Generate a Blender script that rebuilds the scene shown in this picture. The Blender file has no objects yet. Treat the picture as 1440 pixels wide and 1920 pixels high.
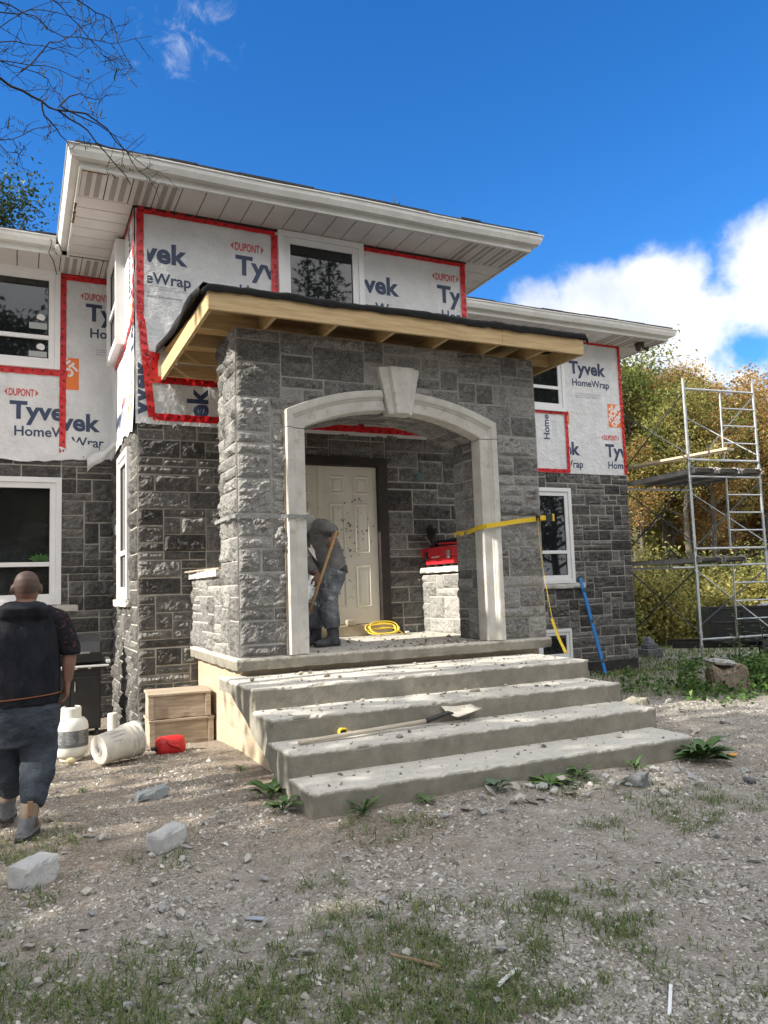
import bpy, bmesh, math, random
import numpy as np
from mathutils import Vector, Matrix

SC = bpy.context.scene
COL = SC.collection
rad = math.radians

# ------------------------------------------------------------------ camera
CAM_Z = 1.495
def setup_camera():
    yaw, pit, rol = rad(25.4), rad(5.5), rad(-1.9)
    fwd = Vector((math.sin(yaw)*math.cos(pit), math.cos(yaw)*math.cos(pit), math.sin(pit)))
    r0 = Vector((math.cos(yaw), -math.sin(yaw), 0)); u0 = r0.cross(fwd)
    r = math.cos(rol)*r0 + math.sin(rol)*u0
    u = -math.sin(rol)*r0 + math.cos(rol)*u0
    cam = bpy.data.cameras.new('camera'); cam.sensor_fit = 'VERTICAL'; cam.sensor_height = 24
    cam.lens = 24*1450/1920; cam.clip_start = 0.05; cam.clip_end = 3000
    o = bpy.data.objects.new('camera', cam); COL.objects.link(o)
    m = Matrix((r, u, -fwd)).transposed().to_4x4(); m.translation = Vector((0, 0, CAM_Z))
    o.matrix_world = m
    SC.camera = o
setup_camera()

# ------------------------------------------------------------------ sky, sun, exposure
SUN_EL, SUN_AZ = 33.0, 2.0          # sun stands to the left (-X), a few degrees in front of the facade
sun_dir = Vector((-math.cos(rad(SUN_AZ))*math.cos(rad(SUN_EL)), -math.sin(rad(SUN_AZ))*math.cos(rad(SUN_EL)), math.sin(rad(SUN_EL))))
def setup_light():
    w = bpy.data.worlds.new('World'); SC.world = w; w.use_nodes = True
    nt = w.node_tree; N = nt.nodes; L = nt.links
    N.clear()
    out = N.new('ShaderNodeOutputWorld'); bg = N.new('ShaderNodeBackground')
    L.new(bg.outputs[0], out.inputs[0])
    sky = N.new('ShaderNodeTexSky'); sky.sky_type = 'NISHITA'; sky.sun_disc = False
    sky.sun_elevation = rad(SUN_EL)
    sky.sun_rotation = math.atan2(sun_dir.x, sun_dir.y)
    sky.air_density = 1.0; sky.dust_density = 0.3; sky.ozone_density = 3.0
    def math_(op, a, b=None, c=None, clamp=False):
        n = N.new('ShaderNodeMath'); n.operation = op; n.use_clamp = clamp
        for i, v in enumerate((a, b, c)):
            if v is None: continue
            if isinstance(v, (int, float)): n.inputs[i].default_value = v
            else: L.new(v, n.inputs[i])
        return n.outputs[0]
    def smooth(v, a, b):
        n = N.new('ShaderNodeMapRange'); n.interpolation_type = 'SMOOTHSTEP'
        L.new(v, n.inputs[0]); n.inputs[1].default_value = a; n.inputs[2].default_value = b
        return n.outputs[0]
    tc = N.new('ShaderNodeTexCoord'); d = tc.outputs['Generated']
    def noise(scale, detail, rough=.55, dist=0.0):
        n = N.new('ShaderNodeTexNoise'); n.inputs['Scale'].default_value = scale
        n.inputs['Detail'].default_value = detail; n.inputs['Roughness'].default_value = rough
        n.inputs['Distortion'].default_value = dist
        L.new(d, n.inputs['Vector']); return n.outputs['Fac']
    def dot(v):
        n = N.new('ShaderNodeVectorMath'); n.operation = 'DOT_PRODUCT'; L.new(d, n.inputs[0])
        n.inputs[1].default_value = Vector(v).normalized(); return n.outputs['Value']
    def ang(v):
        return math_('ARCCOSINE', math_('MINIMUM', dot(v), 0.99999))
    puff = math_('ADD', math_('MULTIPLY', noise(7, 8, .58), .75), math_('MULTIPLY', noise(22, 6, .6), .25))
    # cumulus bank low on the right: overlapping banks in the sky, edges broken up by noise
    bank = None
    for v, r in (((.765,.555,.325),.09), ((.80,.52,.28),.11), ((.68,.65,.325),.075), ((.62,.71,.325),.065), ((.575,.745,.325),.05),
                 ((.715,.63,.275),.09), ((.64,.71,.285),.09), ((.95,.15,.25),.34), ((.66,.68,.29),.07)):
        m = math_('SUBTRACT', 1.0, math_('DIVIDE', ang(v), r))
        bank = m if bank is None else math_('MAXIMUM', bank, m)
    cum = smooth(math_('ADD', bank, math_('MULTIPLY', math_('SUBTRACT', puff, .5), 2.6)), -.1, .55)
    gap = smooth(math_('ADD', ang((.757,.602,.262)), math_('MULTIPLY', math_('SUBTRACT', puff, .5), .16)), .012, .045)
    cum = math_('MULTIPLY', cum, gap)
    # thin wisp high on the left
    wa = math_('SUBTRACT', 1.0, math_('DIVIDE', ang((.15,.79,.605)), .062))
    wisp = math_('MULTIPLY', smooth(math_('ADD', wa, math_('MULTIPLY', math_('SUBTRACT', noise(26, 8, .62, .6), .58), 5.0)), .0, 1.6), .5)
    # unseen broken cloud, added overhead and behind the photographer as neutral fill light
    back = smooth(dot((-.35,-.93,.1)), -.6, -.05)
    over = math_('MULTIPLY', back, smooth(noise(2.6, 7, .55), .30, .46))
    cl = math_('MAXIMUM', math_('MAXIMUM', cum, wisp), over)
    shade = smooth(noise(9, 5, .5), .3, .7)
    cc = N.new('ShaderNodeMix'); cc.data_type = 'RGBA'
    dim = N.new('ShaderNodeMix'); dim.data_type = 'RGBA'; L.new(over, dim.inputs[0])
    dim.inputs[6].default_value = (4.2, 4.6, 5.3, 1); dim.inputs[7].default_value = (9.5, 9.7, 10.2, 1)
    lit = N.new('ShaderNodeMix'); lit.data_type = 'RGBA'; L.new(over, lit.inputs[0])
    lit.inputs[6].default_value = (6.6, 6.7, 6.9, 1); lit.inputs[7].default_value = (13.5, 13.3, 13.0, 1)  # the added fill cloud is set brighter than the visible bank
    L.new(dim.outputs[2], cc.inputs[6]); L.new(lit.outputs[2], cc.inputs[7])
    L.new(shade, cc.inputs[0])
    # deepen the blue a little, as a clear autumn sky at altitude
    gm = N.new('ShaderNodeHueSaturation'); gm.inputs['Saturation'].default_value = 1.32; gm.inputs['Value'].default_value = 1.0
    L.new(sky.outputs[0], gm.inputs['Color'])
    tint = N.new('ShaderNodeMix'); tint.data_type = 'RGBA'; tint.blend_type = 'MULTIPLY'; tint.inputs[0].default_value = 1; tint.inputs[7].default_value = (.86, 1.04, 1.26, 1)
    L.new(gm.outputs[0], tint.inputs[6])
    mx = N.new('ShaderNodeMix'); mx.data_type = 'RGBA'
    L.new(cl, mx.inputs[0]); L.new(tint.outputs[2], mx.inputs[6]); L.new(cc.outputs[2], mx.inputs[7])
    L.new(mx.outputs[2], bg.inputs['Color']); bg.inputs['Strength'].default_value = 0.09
    s = bpy.data.lights.new('sun', 'SUN'); s.energy = 5.0; s.angle = rad(.53); s.color = (1, .93, .82)
    o = bpy.data.objects.new('sun', s); COL.objects.link(o); o.location = (-20, -3, 20)
    o.rotation_euler = sun_dir.to_track_quat('Z', 'Y').to_euler()
setup_light()
SC.view_settings.view_transform = 'Standard'; SC.view_settings.look = 'None'
SC.view_settings.exposure = 1.05; SC.view_settings.gamma = 1
SC.cycles.use_denoising = True
SC.cycles.max_bounces = 8; SC.cycles.transparent_max_bounces = 12

# ------------------------------------------------------------------ numeric noise
def _hash(i, j, k, s):
    h = (i*374761393 + j*668265263 + k*2147483647 + s*974634777) & 0xffffffff
    h = ((h ^ (h >> 13))*1274126177) & 0xffffffff
    h = ((h ^ (h >> 16))*2246822519) & 0xffffffff
    return ((h ^ (h >> 15)) & 0xffffff)/float(0xffffff)
def vnoise(p, s=0):
    p = np.asarray(p, float); f = np.floor(p); t = p-f; t = t*t*(3-2*t); f = f.astype(np.int64)
    r = 0
    for a in (0, 1):
        for b in (0, 1):
            for c in (0, 1):
                w = (t[..., 0] if a else 1-t[..., 0])*(t[..., 1] if b else 1-t[..., 1])*(t[..., 2] if c else 1-t[..., 2])
                r = r + w*_hash(f[..., 0]+a, f[..., 1]+b, f[..., 2]+c, s)
    return r
def fbm(p, o=4, s=0, g=.5):
    p = np.asarray(p, float); r = 0; a = 1; t = 0
    for i in range(o):
        r = r + a*vnoise(p*2**i, s+i*17); t += a; a *= g
    return r/t
def sstep(x, a, b):
    t = np.clip((x-a)/(b-a), 0, 1); return t*t*(3-2*t)

# ------------------------------------------------------------------ materials
MAT = {}
def M(name, c1, c2=None, scale=6, rough=.8, bump=0, bscale=60, metal=0, spec=.5, dist=.02, lo=.35, hi=.65, detail=6, c3=None, s3=25, f3=(.6, .7), stretch=None, coat=0, trans=0):
    if name in MAT: return MAT[name]
    m = bpy.data.materials.new(name); m.use_nodes = True; MAT[name] = m
    nt = m.node_tree; N = nt.nodes; L = nt.links; b = N['Principled BSDF']
    b.inputs['Roughness'].default_value = rough; b.inputs['Metallic'].default_value = metal
    b.inputs['Specular IOR Level'].default_value = spec
    b.inputs['Coat Weight'].default_value = coat
    b.inputs['Base Color'].default_value = (*c1, 1)
    tc = N.new('ShaderNodeTexCoord'); v = tc.outputs['Object']
    if stretch:
        mp = N.new('ShaderNodeMapping'); mp.inputs['Scale'].default_value = stretch; L.new(v, mp.inputs[0]); v = mp.outputs[0]
    def noise(sc, de=detail):
        n = N.new('ShaderNodeTexNoise'); n.inputs['Scale'].default_value = sc; n.inputs['Detail'].default_value = de
        n.inputs['Roughness'].default_value = .6; L.new(v, n.inputs['Vector']); return n.outputs['Fac']
    def rng(x, a, c):
        n = N.new('ShaderNodeMapRange'); L.new(x, n.inputs[0]); n.inputs[1].default_value = a; n.inputs[2].default_value = c; return n.outputs[0]
    def mix(f, a, c):
        n = N.new('ShaderNodeMix'); n.data_type = 'RGBA'; L.new(f, n.inputs[0])
        for i, q in ((6, a), (7, c)):
            if isinstance(q, tuple): n.inputs[i].default_value = (*q, 1)
            else: L.new(q, n.inputs[i])
        return n.outputs[2]
    if c2:
        c = mix(rng(noise(scale), lo, hi), c1, c2)
        if c3: c = mix(rng(noise(s3), *f3), c, c3)
        L.new(c, b.inputs['Base Color'])
    if bump:
        bn = N.new('ShaderNodeBump'); bn.inputs['Strength'].default_value = bump; bn.inputs['Distance'].default_value = dist
        L.new(noise(bscale, 8), bn.inputs['Height']); L.new(bn.outputs[0], b.inputs['Normal'])
    return m
def attr_mat(name, attr, cols, rough=.85, nscale=30, namt=.35, bump=.4, bscale=90, dist=.01, spec=.3, translucent=0):
    """base colour from a per-piece value (0..1) stored on the mesh, broken up by noise"""
    if name in MAT: return MAT[name]
    m = bpy.data.materials.new(name); m.use_nodes = True; MAT[name] = m
    nt = m.node_tree; N = nt.nodes; L = nt.links; b = N['Principled BSDF']
    b.inputs['Roughness'].default_value = rough; b.inputs['Specular IOR Level'].default_value = spec
    a = N.new('ShaderNodeAttribute'); a.attribute_name = attr
    tc = N.new('ShaderNodeTexCoord')
    f = a.outputs['Fac']
    if namt:
        n = N.new('ShaderNodeTexNoise'); n.inputs['Scale'].default_value = nscale; n.inputs['Detail'].default_value = 8; n.inputs['Roughness'].default_value = .65
        L.new(tc.outputs['Object'], n.inputs['Vector'])
        q = N.new('ShaderNodeMath'); q.operation = 'MULTIPLY_ADD'; L.new(n.outputs['Fac'], q.inputs[0]); q.inputs[1].default_value = namt*2; q.inputs[2].default_value = -namt
        r = N.new('ShaderNodeMath'); r.operation = 'ADD'; L.new(q.outputs[0], r.inputs[0]); L.new(f, r.inputs[1]); f = r.outputs[0]
    cr = N.new('ShaderNodeValToRGB'); L.new(f, cr.inputs[0])
    e = cr.color_ramp.elements
    while len(e) < len(cols): e.new(.5)
    for i, (p, c) in enumerate(cols): e[i].position = p; e[i].color = (*c, 1)
    L.new(cr.outputs[0], b.inputs['Base Color'])
    if bump:
        n2 = N.new('ShaderNodeTexNoise'); n2.inputs['Scale'].default_value = bscale; n2.inputs['Detail'].default_value = 8; n2.inputs['Roughness'].default_value = .6
        L.new(tc.outputs['Object'], n2.inputs['Vector'])
        bn = N.new('ShaderNodeBump'); bn.inputs['Strength'].default_value = bump; bn.inputs['Distance'].default_value = dist
        L.new(n2.outputs['Fac'], bn.inputs['Height']); L.new(bn.outputs[0], b.inputs['Normal'])
    if translucent:
        t = N.new('ShaderNodeBsdfTranslucent'); L.new(cr.outputs[0], t.inputs[0])
        mx = N.new('ShaderNodeMixShader'); mx.inputs[0].default_value = translucent
        L.new(b.outputs[0], mx.inputs[1]); L.new(t.outputs[0], mx.inputs[2]); L.new(mx.outputs[0], N['Material Output'].inputs[0])
    return m

# ------------------------------------------------------------------ objects
def tag(o, label=None, cat=None, group=None, kind=None):
    if label: o['label'] = label
    if cat: o['category'] = cat
    if group: o['group'] = group
    if kind: o['kind'] = kind
    return o
def empty(name, loc=(0, 0, 0), rz=0, **k):
    o = bpy.data.objects.new(name, None); COL.objects.link(o); o.location = loc; o.rotation_euler = (0, 0, rz)
    o.empty_display_size = .1
    return tag(o, **k)
def link(name, me, mats, parent=None, smooth=False, bevel=0, auto=None, **k):
    o = bpy.data.objects.new(name, me); COL.objects.link(o)
    if parent: o.parent = parent
    for m in (mats if isinstance(mats, (list, tuple)) else [mats]): me.materials.append(m)
    me.polygons.foreach_set('use_smooth', [bool(smooth)]*len(me.polygons))
    if bevel:
        b = o.modifiers.new('bevel', 'BEVEL'); b.width = bevel; b.segments = 2; b.limit_method = 'ANGLE'; b.angle_limit = rad(50)
    return tag(o, **k)
def copy_tree(o, parent=None):
    c = o.copy(); COL.objects.link(c)
    if parent: c.parent = parent
    for ch in list(o.children): copy_tree(ch, c)
    return c
def npmesh(name, V, F, mi=None, attrs=None):
    """V (n,3); F list/array of quads or tris (fixed size array) or list of lists"""
    me = bpy.data.meshes.new(name)
    V = np.asarray(V, np.float32)
    if isinstance(F, np.ndarray):
        n, k = F.shape; flat = F.astype(np.int32).ravel(); start = np.arange(0, n*k, k, dtype=np.int32); tot = np.full(n, k, np.int32)
    else:
        tot = np.array([len(f) for f in F], np.int32); start = (np.cumsum(tot)-tot).astype(np.int32); n = len(F)
        flat = np.array([i for f in F for i in f], np.int32)
    me.vertices.add(len(V)); me.vertices.foreach_set('co', V.ravel())
    me.loops.add(len(flat)); me.loops.foreach_set('vertex_index', flat)
    me.polygons.add(n); me.polygons.foreach_set('loop_start', start); me.polygons.foreach_set('loop_total', tot)
    if mi is not None: me.polygons.foreach_set('material_index', np.asarray(mi, np.int32))
    for k_, v in (attrs or {}).items():
        a = me.attributes.new(k_, 'FLOAT', 'POINT'); a.data.foreach_set('value', np.asarray(v, np.float32))
    me.update(calc_edges=True); me.validate()
    return me
class MB:
    """collects shapes into one mesh; frame maps local (u,v,n) to world"""
    def __init__(s, frame=None): s.v = []; s.f = []; s.m = []; s.mi = 0; s.fr = frame
    def _w(s, p): return s.fr(*p) if s.fr else tuple(p)
    def add(s, vs, fs):
        b = len(s.v); s.v += [s._w(p) for p in vs]
        for f in fs: s.f.append([b+i for i in f]); s.m.append(s.mi)
        return s
    def box(s, x0, x1, y0, y1, z0, z1):
        return s.add([(x0,y0,z0),(x1,y0,z0),(x1,y1,z0),(x0,y1,z0),(x0,y0,z1),(x1,y0,z1),(x1,y1,z1),(x0,y1,z1)],
                     [(0,3,2,1),(4,5,6,7),(0,1,5,4),(1,2,6,5),(2,3,7,6),(3,0,4,7)])
    def bar(s, a, b, w, h, up=(0, 0, 1)):
        a, b = Vector(a), Vector(b); d = (b-a).normalized(); sd = d.cross(Vector(up))
        if sd.length < 1e-4: sd = d.cross(Vector((0, 1, 0)))
        sd.normalize(); u = sd.cross(d); vs = []
        for p in (a, b):
            for i, j in ((-1,-1),(1,-1),(1,1),(-1,1)): vs.append(p+sd*w/2*i+u*h/2*j)
        return s.add(vs, [(3,2,1,0),(4,5,6,7),(0,1,5,4),(1,2,6,5),(2,3,7,6),(3,0,4,7)])
    def tube(s, pts, r, n=8, cap=True):
        pts = [Vector(p) for p in pts]; k = len(pts)
        rs = r if isinstance(r, (list, tuple)) else [r]*k
        vs = []; fs = []; ref = None
        for i, p in enumerate(pts):
            t = (pts[min(i+1, k-1)]-pts[max(i-1, 0)])
            if t.length < 1e-9: t = Vector((0, 0, 1))
            t.normalize()
            if ref is None:
                ref = t.cross(Vector((0, 0, 1)));
                if ref.length < .05: ref = t.cross(Vector((0, 1, 0)))
            ref = (ref-t*ref.dot(t)).normalized(); bi = t.cross(ref)
            for j in range(n):
                a = 2*math.pi*j/n; vs.append(p+(ref*math.cos(a)+bi*math.sin(a))*rs[i])
        for i in range(k-1):
            for j in range(n):
                fs.append((i*n+j, i*n+(j+1) % n, (i+1)*n+(j+1) % n, (i+1)*n+j))
        if cap: fs.append(tuple(range(n-1, -1, -1))); fs.append(tuple((k-1)*n+j for j in range(n)))
        return s.add(vs, fs)
    def rings(s, rg, n=20):
        """rg: list of (centre, A, B) ellipse half-axis vectors -> closed loft"""
        vs = []; fs = []; k = len(rg)
        for c, A, B in rg:
            c, A, B = Vector(c), Vector(A), Vector(B)
            for j in range(n):
                a = 2*math.pi*j/n; vs.append(c+A*math.cos(a)+B*math.sin(a))
        for i in range(k-1):
            for j in range(n): fs.append((i*n+j, i*n+(j+1) % n, (i+1)*n+(j+1) % n, (i+1)*n+j))
        fs.append(tuple(range(n-1, -1, -1))); fs.append(tuple((k-1)*n+j for j in range(n)))
        return s.add(vs, fs)
    def ball(s, c, r, n=12, m=8, R=None):
        c = Vector(c); r = Vector(r) if isinstance(r, (tuple, list)) else Vector((r, r, r))
        rg = []
        vs = [c+_rot(R, Vector((0, 0, -r.z)))]; fs = []
        for i in range(1, m):
            t = -math.pi/2+math.pi*i/m
            for j in range(n):
                a = 2*math.pi*j/n
                vs.append(c+_rot(R, Vector((r.x*math.cos(t)*math.cos(a), r.y*math.cos(t)*math.sin(a), r.z*math.sin(t)))))
        vs.append(c+_rot(R, Vector((0, 0, r.z)))); e = len(vs)-1
        for j in range(n): fs.append((0, 1+(j+1) % n, 1+j)); fs.append((e, e-n+j, e-n+(j+1) % n))
        for i in range(m-2):
            for j in range(n): fs.append((1+i*n+j, 1+i*n+(j+1) % n, 1+(i+1)*n+(j+1) % n, 1+(i+1)*n+j))
        return s.add(vs, fs)
    def lathe(s, prof, c=(0, 0, 0), n=24, axis=None, cap=True):
        """prof [(r,h)]; axis: (origin dir) vector, default +Z"""
        c = Vector(c); ax = Vector(axis).normalized() if axis else Vector((0, 0, 1))
        e1 = ax.cross(Vector((0, 1, 0)) if abs(ax.y) < .9 else Vector((1, 0, 0))).normalized(); e2 = ax.cross(e1)
        vs = []; fs = []; k = len(prof)
        for r, h in prof:
            for j in range(n):
                a = 2*math.pi*j/n; vs.append(c+ax*h+(e1*math.cos(a)+e2*math.sin(a))*r)
        for i in range(k-1):
            for j in range(n): fs.append((i*n+j, i*n+(j+1) % n, (i+1)*n+(j+1) % n, (i+1)*n+j))
        if cap: fs.append(tuple(range(n-1, -1, -1))); fs.append(tuple((k-1)*n+j for j in range(n)))
        return s.add(vs, fs)
    def prism(s, poly, vec):
        """planar polygon (list of points) extruded by vec"""
        n = len(poly); v = Vector(vec); vs = [Vector(p) for p in poly]; vs += [p+v for p in vs]
        return s.add(vs, [tuple(range(n-1, -1, -1)), tuple(range(n, 2*n))]+[(i, (i+1) % n, n+(i+1) % n, n+i) for i in range(n)])
    def sweep(s, path, prof, closed=False):
        """path: list of (origin, eA, eB); prof: list of (a,b) -> surface strip with end caps"""
        vs = []; fs = []; n = len(prof); k = len(path)
        for o, A, B in path:
            for a, b in prof: vs.append(Vector(o)+Vector(A)*a+Vector(B)*b)
        for i in range(k-1):
            for j in range(n):
                fs.append((i*n+j, i*n+(j+1) % n, (i+1)*n+(j+1) % n, (i+1)*n+j))
        fs.append(tuple(range(n-1, -1, -1))); fs.append(tuple((k-1)*n+j for j in range(n)))
        return s.add(vs, fs)
    def mesh(s, name='mesh', fixn=True):
        me = npmesh(name, np.array([tuple(p) for p in s.v]), s.f, s.m)
        if fixn:
            bm = bmesh.new(); bm.from_mesh(me); bmesh.ops.recalc_face_normals(bm, faces=bm.faces); bm.to_mesh(me); bm.free()
        return me
    def build(s, name, mats, parent=None, smooth=False, bevel=0, **k):
        return link(name, s.mesh(name), mats, parent, smooth, bevel, **k)
def _rot(R, v): return R @ v if R is not None else v
def frame(P, U, Nn, V=(0, 0, 1)):
    P, U, Nn, V = Vector(P), Vector(U), Vector(Nn), Vector(V)
    return lambda u, v, n: P+U*u+V*v+Nn*n
FY = lambda Y: frame((0, Y, 0), (1, 0, 0), (0, -1, 0))     # u = X, v = Z, n towards the viewer's side
FXL = lambda X: frame((X, 0, 0), (0, 1, 0), (-1, 0, 0))    # wall facing -X, u = Y

def rough_box(x0, x1, y0, y1, z0, z1, res=.04, amp=.006, chip=.015, seed=0, nscale=6, skew=None):
    """a box whose six faces are gridded and roughened, with worn chipped edges"""
    V = []; F = []; cnt = 0
    ext = [(x0, x1), (y0, y1), (z0, z1)]
    for ax in range(3):
        a, b = [i for i in range(3) if i != ax]
        na = max(2, int(round((ext[a][1]-ext[a][0])/res))+1); nb = max(2, int(round((ext[b][1]-ext[b][0])/res))+1)
        ga, gb = np.meshgrid(np.linspace(*ext[a], na), np.linspace(*ext[b], nb), indexing='ij')
        for side in (0, 1):
            P = np.zeros((na, nb, 3)); P[..., a] = ga; P[..., b] = gb; P[..., ax] = ext[ax][side]
            idx = cnt+np.arange(na*nb).reshape(na, nb)
            q = np.stack([idx[:-1, :-1], idx[1:, :-1], idx[1:, 1:], idx[:-1, 1:]], -1).reshape(-1, 4)
            flip = (side == 0) ^ (ax == 1)
            F.append(q[:, ::-1] if flip else q); V.append(P.reshape(-1, 3)); cnt += na*nb
    V = np.concatenate(V); F = np.concatenate(F)
    lo = np.array([x0, y0, z0]); hi = np.array([x1, y1, z1])
    dl = V-lo; dh = hi-V; dist = np.minimum(dl, dh); sgn = np.where(dl < dh, 1, -1)
    srt = np.sort(dist, 1); edge = srt[:, 1]                   # distance to the second nearest face = distance to an edge
    n1 = fbm(V*nscale*2.2, 3, seed+5)
    w = np.clip(1-edge/(res*1.01), 0, 1)[:, None]*(dist < res*1.01)
    ch = chip*(.25+1.6*np.clip(n1-.42, 0, 1)*3)[:, None]
    d = np.stack([fbm(V*nscale, 4, seed+i*31)-.5 for i in range(3)], 1)*2*amp
    P = V+d+w*sgn*ch*(dist < 1e-6+res*.6)
    if skew is not None: P = skew(P)
    return P, F
def rbox(name, mats, parent, *a, smooth=False, **k):
    kw = {q: k.pop(q) for q in list(k) if q in ('res', 'amp', 'chip', 'seed', 'nscale', 'skew')}
    P, F = rough_box(*a, **kw)
    me = npmesh(name, P, F)
    bm = bmesh.new(); bm.from_mesh(me); bmesh.ops.remove_doubles(bm, verts=bm.verts, dist=1e-4); bmesh.ops.recalc_face_normals(bm, faces=bm.faces); bm.to_mesh(me); bm.free()
    return link(name, me, mats, parent, smooth, **k)
def fuse(mb, voxel, smooth=4, factor=.5):
    """voxel-fuse overlapping closed lofts into one continuous surface"""
    me = mb.mesh('tmp'); o = bpy.data.objects.new('tmp', me); COL.objects.link(o)
    r = o.modifiers.new('r', 'REMESH'); r.mode = 'VOXEL'; r.voxel_size = voxel
    if smooth:
        q = o.modifiers.new('s', 'SMOOTH'); q.iterations = smooth; q.factor = factor
    dg = bpy.context.evaluated_depsgraph_get()
    out = bpy.data.meshes.new_from_object(o.evaluated_get(dg))
    bpy.data.objects.remove(o); bpy.data.meshes.remove(me)
    return out
def crumple(me, fn):
    """offset vertices along their normals by fn(coords)"""
    n = len(me.vertices); co = np.zeros(n*3, np.float32); no = np.zeros(n*3, np.float32)
    me.vertices.foreach_get('co', co); me.vertices.foreach_get('normal', no)
    co = co.reshape(-1, 3); no = no.reshape(-1, 3)
    co = co+no*np.asarray(fn(co))[:, None]
    me.vertices.foreach_set('co', co.astype(np.float32).ravel()); me.update()
    return me

# ------------------------------------------------------------------ ground level
def ground_z(x, y):
    x = np.asarray(x, float); y = np.asarray(y, float)
    g = -.18*sstep(y, 7.2, 10.5)*(1-sstep(x, 3, 6)) - .36*sstep(x, 6, 10.8)*sstep(y, 9.3, 11.5) - .25*sstep(x, 11.5, 17)*sstep(y, 9, 12)
    g = g + .08*np.exp(-((x-3.3)/2.4)**2-((y-4.9)/.8)**2)       # earth banked up along the bottom step
    return g
def gz(x, y): return float(ground_z(x, y))
# ------------------------------------------------------------------ material palette
def stone_mat():
    m = bpy.data.materials.new('grey_stone'); m.use_nodes = True; nt = m.node_tree; N = nt.nodes; L = nt.links; b = N['Principled BSDF']; b.inputs['Roughness'].default_value = .88; b.inputs['Specular IOR Level'].default_value = .3
    tc = N.new('ShaderNodeTexCoord')
    def no(s, d=8, r=.62, dist=0, st=None):
        n = N.new('ShaderNodeTexNoise'); n.inputs['Scale'].default_value = s; n.inputs['Detail'].default_value = d; n.inputs['Roughness'].default_value = r; n.inputs['Distortion'].default_value = dist; v = tc.outputs['Object']
        if st: mp = N.new('ShaderNodeMapping'); mp.inputs['Scale'].default_value = st; L.new(v, mp.inputs[0]); v = mp.outputs[0]
        L.new(v, n.inputs['Vector']); return n.outputs['Fac']
    def ma(op, a, c, e=None):
        n = N.new('ShaderNodeMath'); n.operation = op
        for k, q in enumerate((a, c, e)):
            if q is None: continue
            if isinstance(q, (int, float)): n.inputs[k].default_value = q
            else: L.new(q, n.inputs[k])
        return n.outputs[0]
    a = N.new('ShaderNodeAttribute'); a.attribute_name = 'tone'
    f = ma('MULTIPLY_ADD', no(11), .55, ma('ADD', a.outputs['Fac'], -.27))
    def streak_line(s, w, st):
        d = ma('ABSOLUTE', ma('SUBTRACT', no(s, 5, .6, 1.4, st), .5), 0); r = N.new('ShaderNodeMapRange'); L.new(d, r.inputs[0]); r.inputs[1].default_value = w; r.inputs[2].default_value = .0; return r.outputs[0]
    chisel_relief = ma('MULTIPLY', ma('MAXIMUM', streak_line(13, .035, (1, 1, 1.5)), streak_line(25, .03, (1.3, 1.3, 1))), no(6, 3))  # pale chisel bruises, also painting highlights of relief lost in soft light
    f = ma('MULTIPLY_ADD', chisel_relief, .75, f)
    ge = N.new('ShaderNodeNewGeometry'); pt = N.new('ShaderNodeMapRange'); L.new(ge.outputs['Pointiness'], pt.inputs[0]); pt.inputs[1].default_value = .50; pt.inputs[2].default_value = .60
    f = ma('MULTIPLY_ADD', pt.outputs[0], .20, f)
    cr = N.new('ShaderNodeValToRGB'); L.new(f, cr.inputs[0]); e = cr.color_ramp.elements
    cols = [(0, (.024,.023,.022)), (.35, (.076,.073,.069)), (.7, (.17,.167,.16)), (1, (.36,.353,.335))]
    while len(e) < 4: e.new(.5)
    for k, (p, c) in enumerate(cols): e[k].position = p; e[k].color = (*c, 1)
    L.new(cr.outputs[0], b.inputs['Base Color'])
    h = ma('MULTIPLY_ADD', no(90, 6), .35, no(38, 8, .7, .8))
    bn = N.new('ShaderNodeBump'); bn.inputs['Strength'].default_value = 1; bn.inputs['Distance'].default_value = .022; L.new(h, bn.inputs['Height']); L.new(bn.outputs[0], b.inputs['Normal'])
    return m
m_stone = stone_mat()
m_mortar = M('pale_mortar', (.36,.34,.30), (.48,.455,.41), 14, .95, .5, 120, dist=.006)
m_mortar2 = M('grey_mortar', (.29,.28,.26), (.40,.385,.36), 14, .95, .5, 120, dist=.006)
m_cast = M('cast_stone', (.42,.405,.37), (.54,.525,.485), 5, .85, .25, 130, dist=.003, c3=(.36,.33,.28), s3=9, f3=(.58,.72))
m_conc = M('old_concrete', (.22,.205,.165), (.40,.375,.31), 5, .92, .5, 90, dist=.006, c3=(.12,.105,.07), s3=3.2, f3=(.55,.7))
m_conctop = M('worn_concrete', (.40,.375,.325), (.56,.53,.47), 4, .92, .45, 110, dist=.005, c3=(.24,.21,.165), s3=7, f3=(.52,.7))
m_block = M('tan_block', (.36,.29,.2), (.46,.38,.275), 5, .92, .4, 150, dist=.003)
m_wrap = M('house_wrap', (.62,.63,.64), (.71,.715,.725), 3, .38, .8, 9, dist=.04, spec=.45, detail=3)
m_navy = M('navy_print', (.028,.045,.10), (.035,.055,.12), 9, .5)
m_redprint = M('red_print', (.52,.05,.05), (.56,.07,.06), 9, .5)
m_orange = M('orange_print', (.75,.17,.03), (.8,.2,.04), 9, .5)
m_whiteprint = M('white_print', (.72,.72,.72), (.76,.76,.76), 9, .5)
m_tape = M('red_tape', (.50,.006,.012), (.62,.012,.018), 9, .3, .5, 18, dist=.01, spec=.6)
m_tapedot = M('dark_tape_print', (.09,.004,.006), None, rough=.35)
m_vinyl = M('white_vinyl', (.72,.725,.735), (.78,.78,.785), 4, .35, spec=.5)
m_soffit = M('pale_aluminium', (.60,.575,.555), (.67,.645,.625), 3, .5, .12, 20, dist=.004)
m_soffitvent = M('vented_aluminium', (.30,.29,.27), (.35,.335,.31), 30, .6)
m_gap = M('dark_gap', (.03,.03,.03), None, rough=.9)
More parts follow.
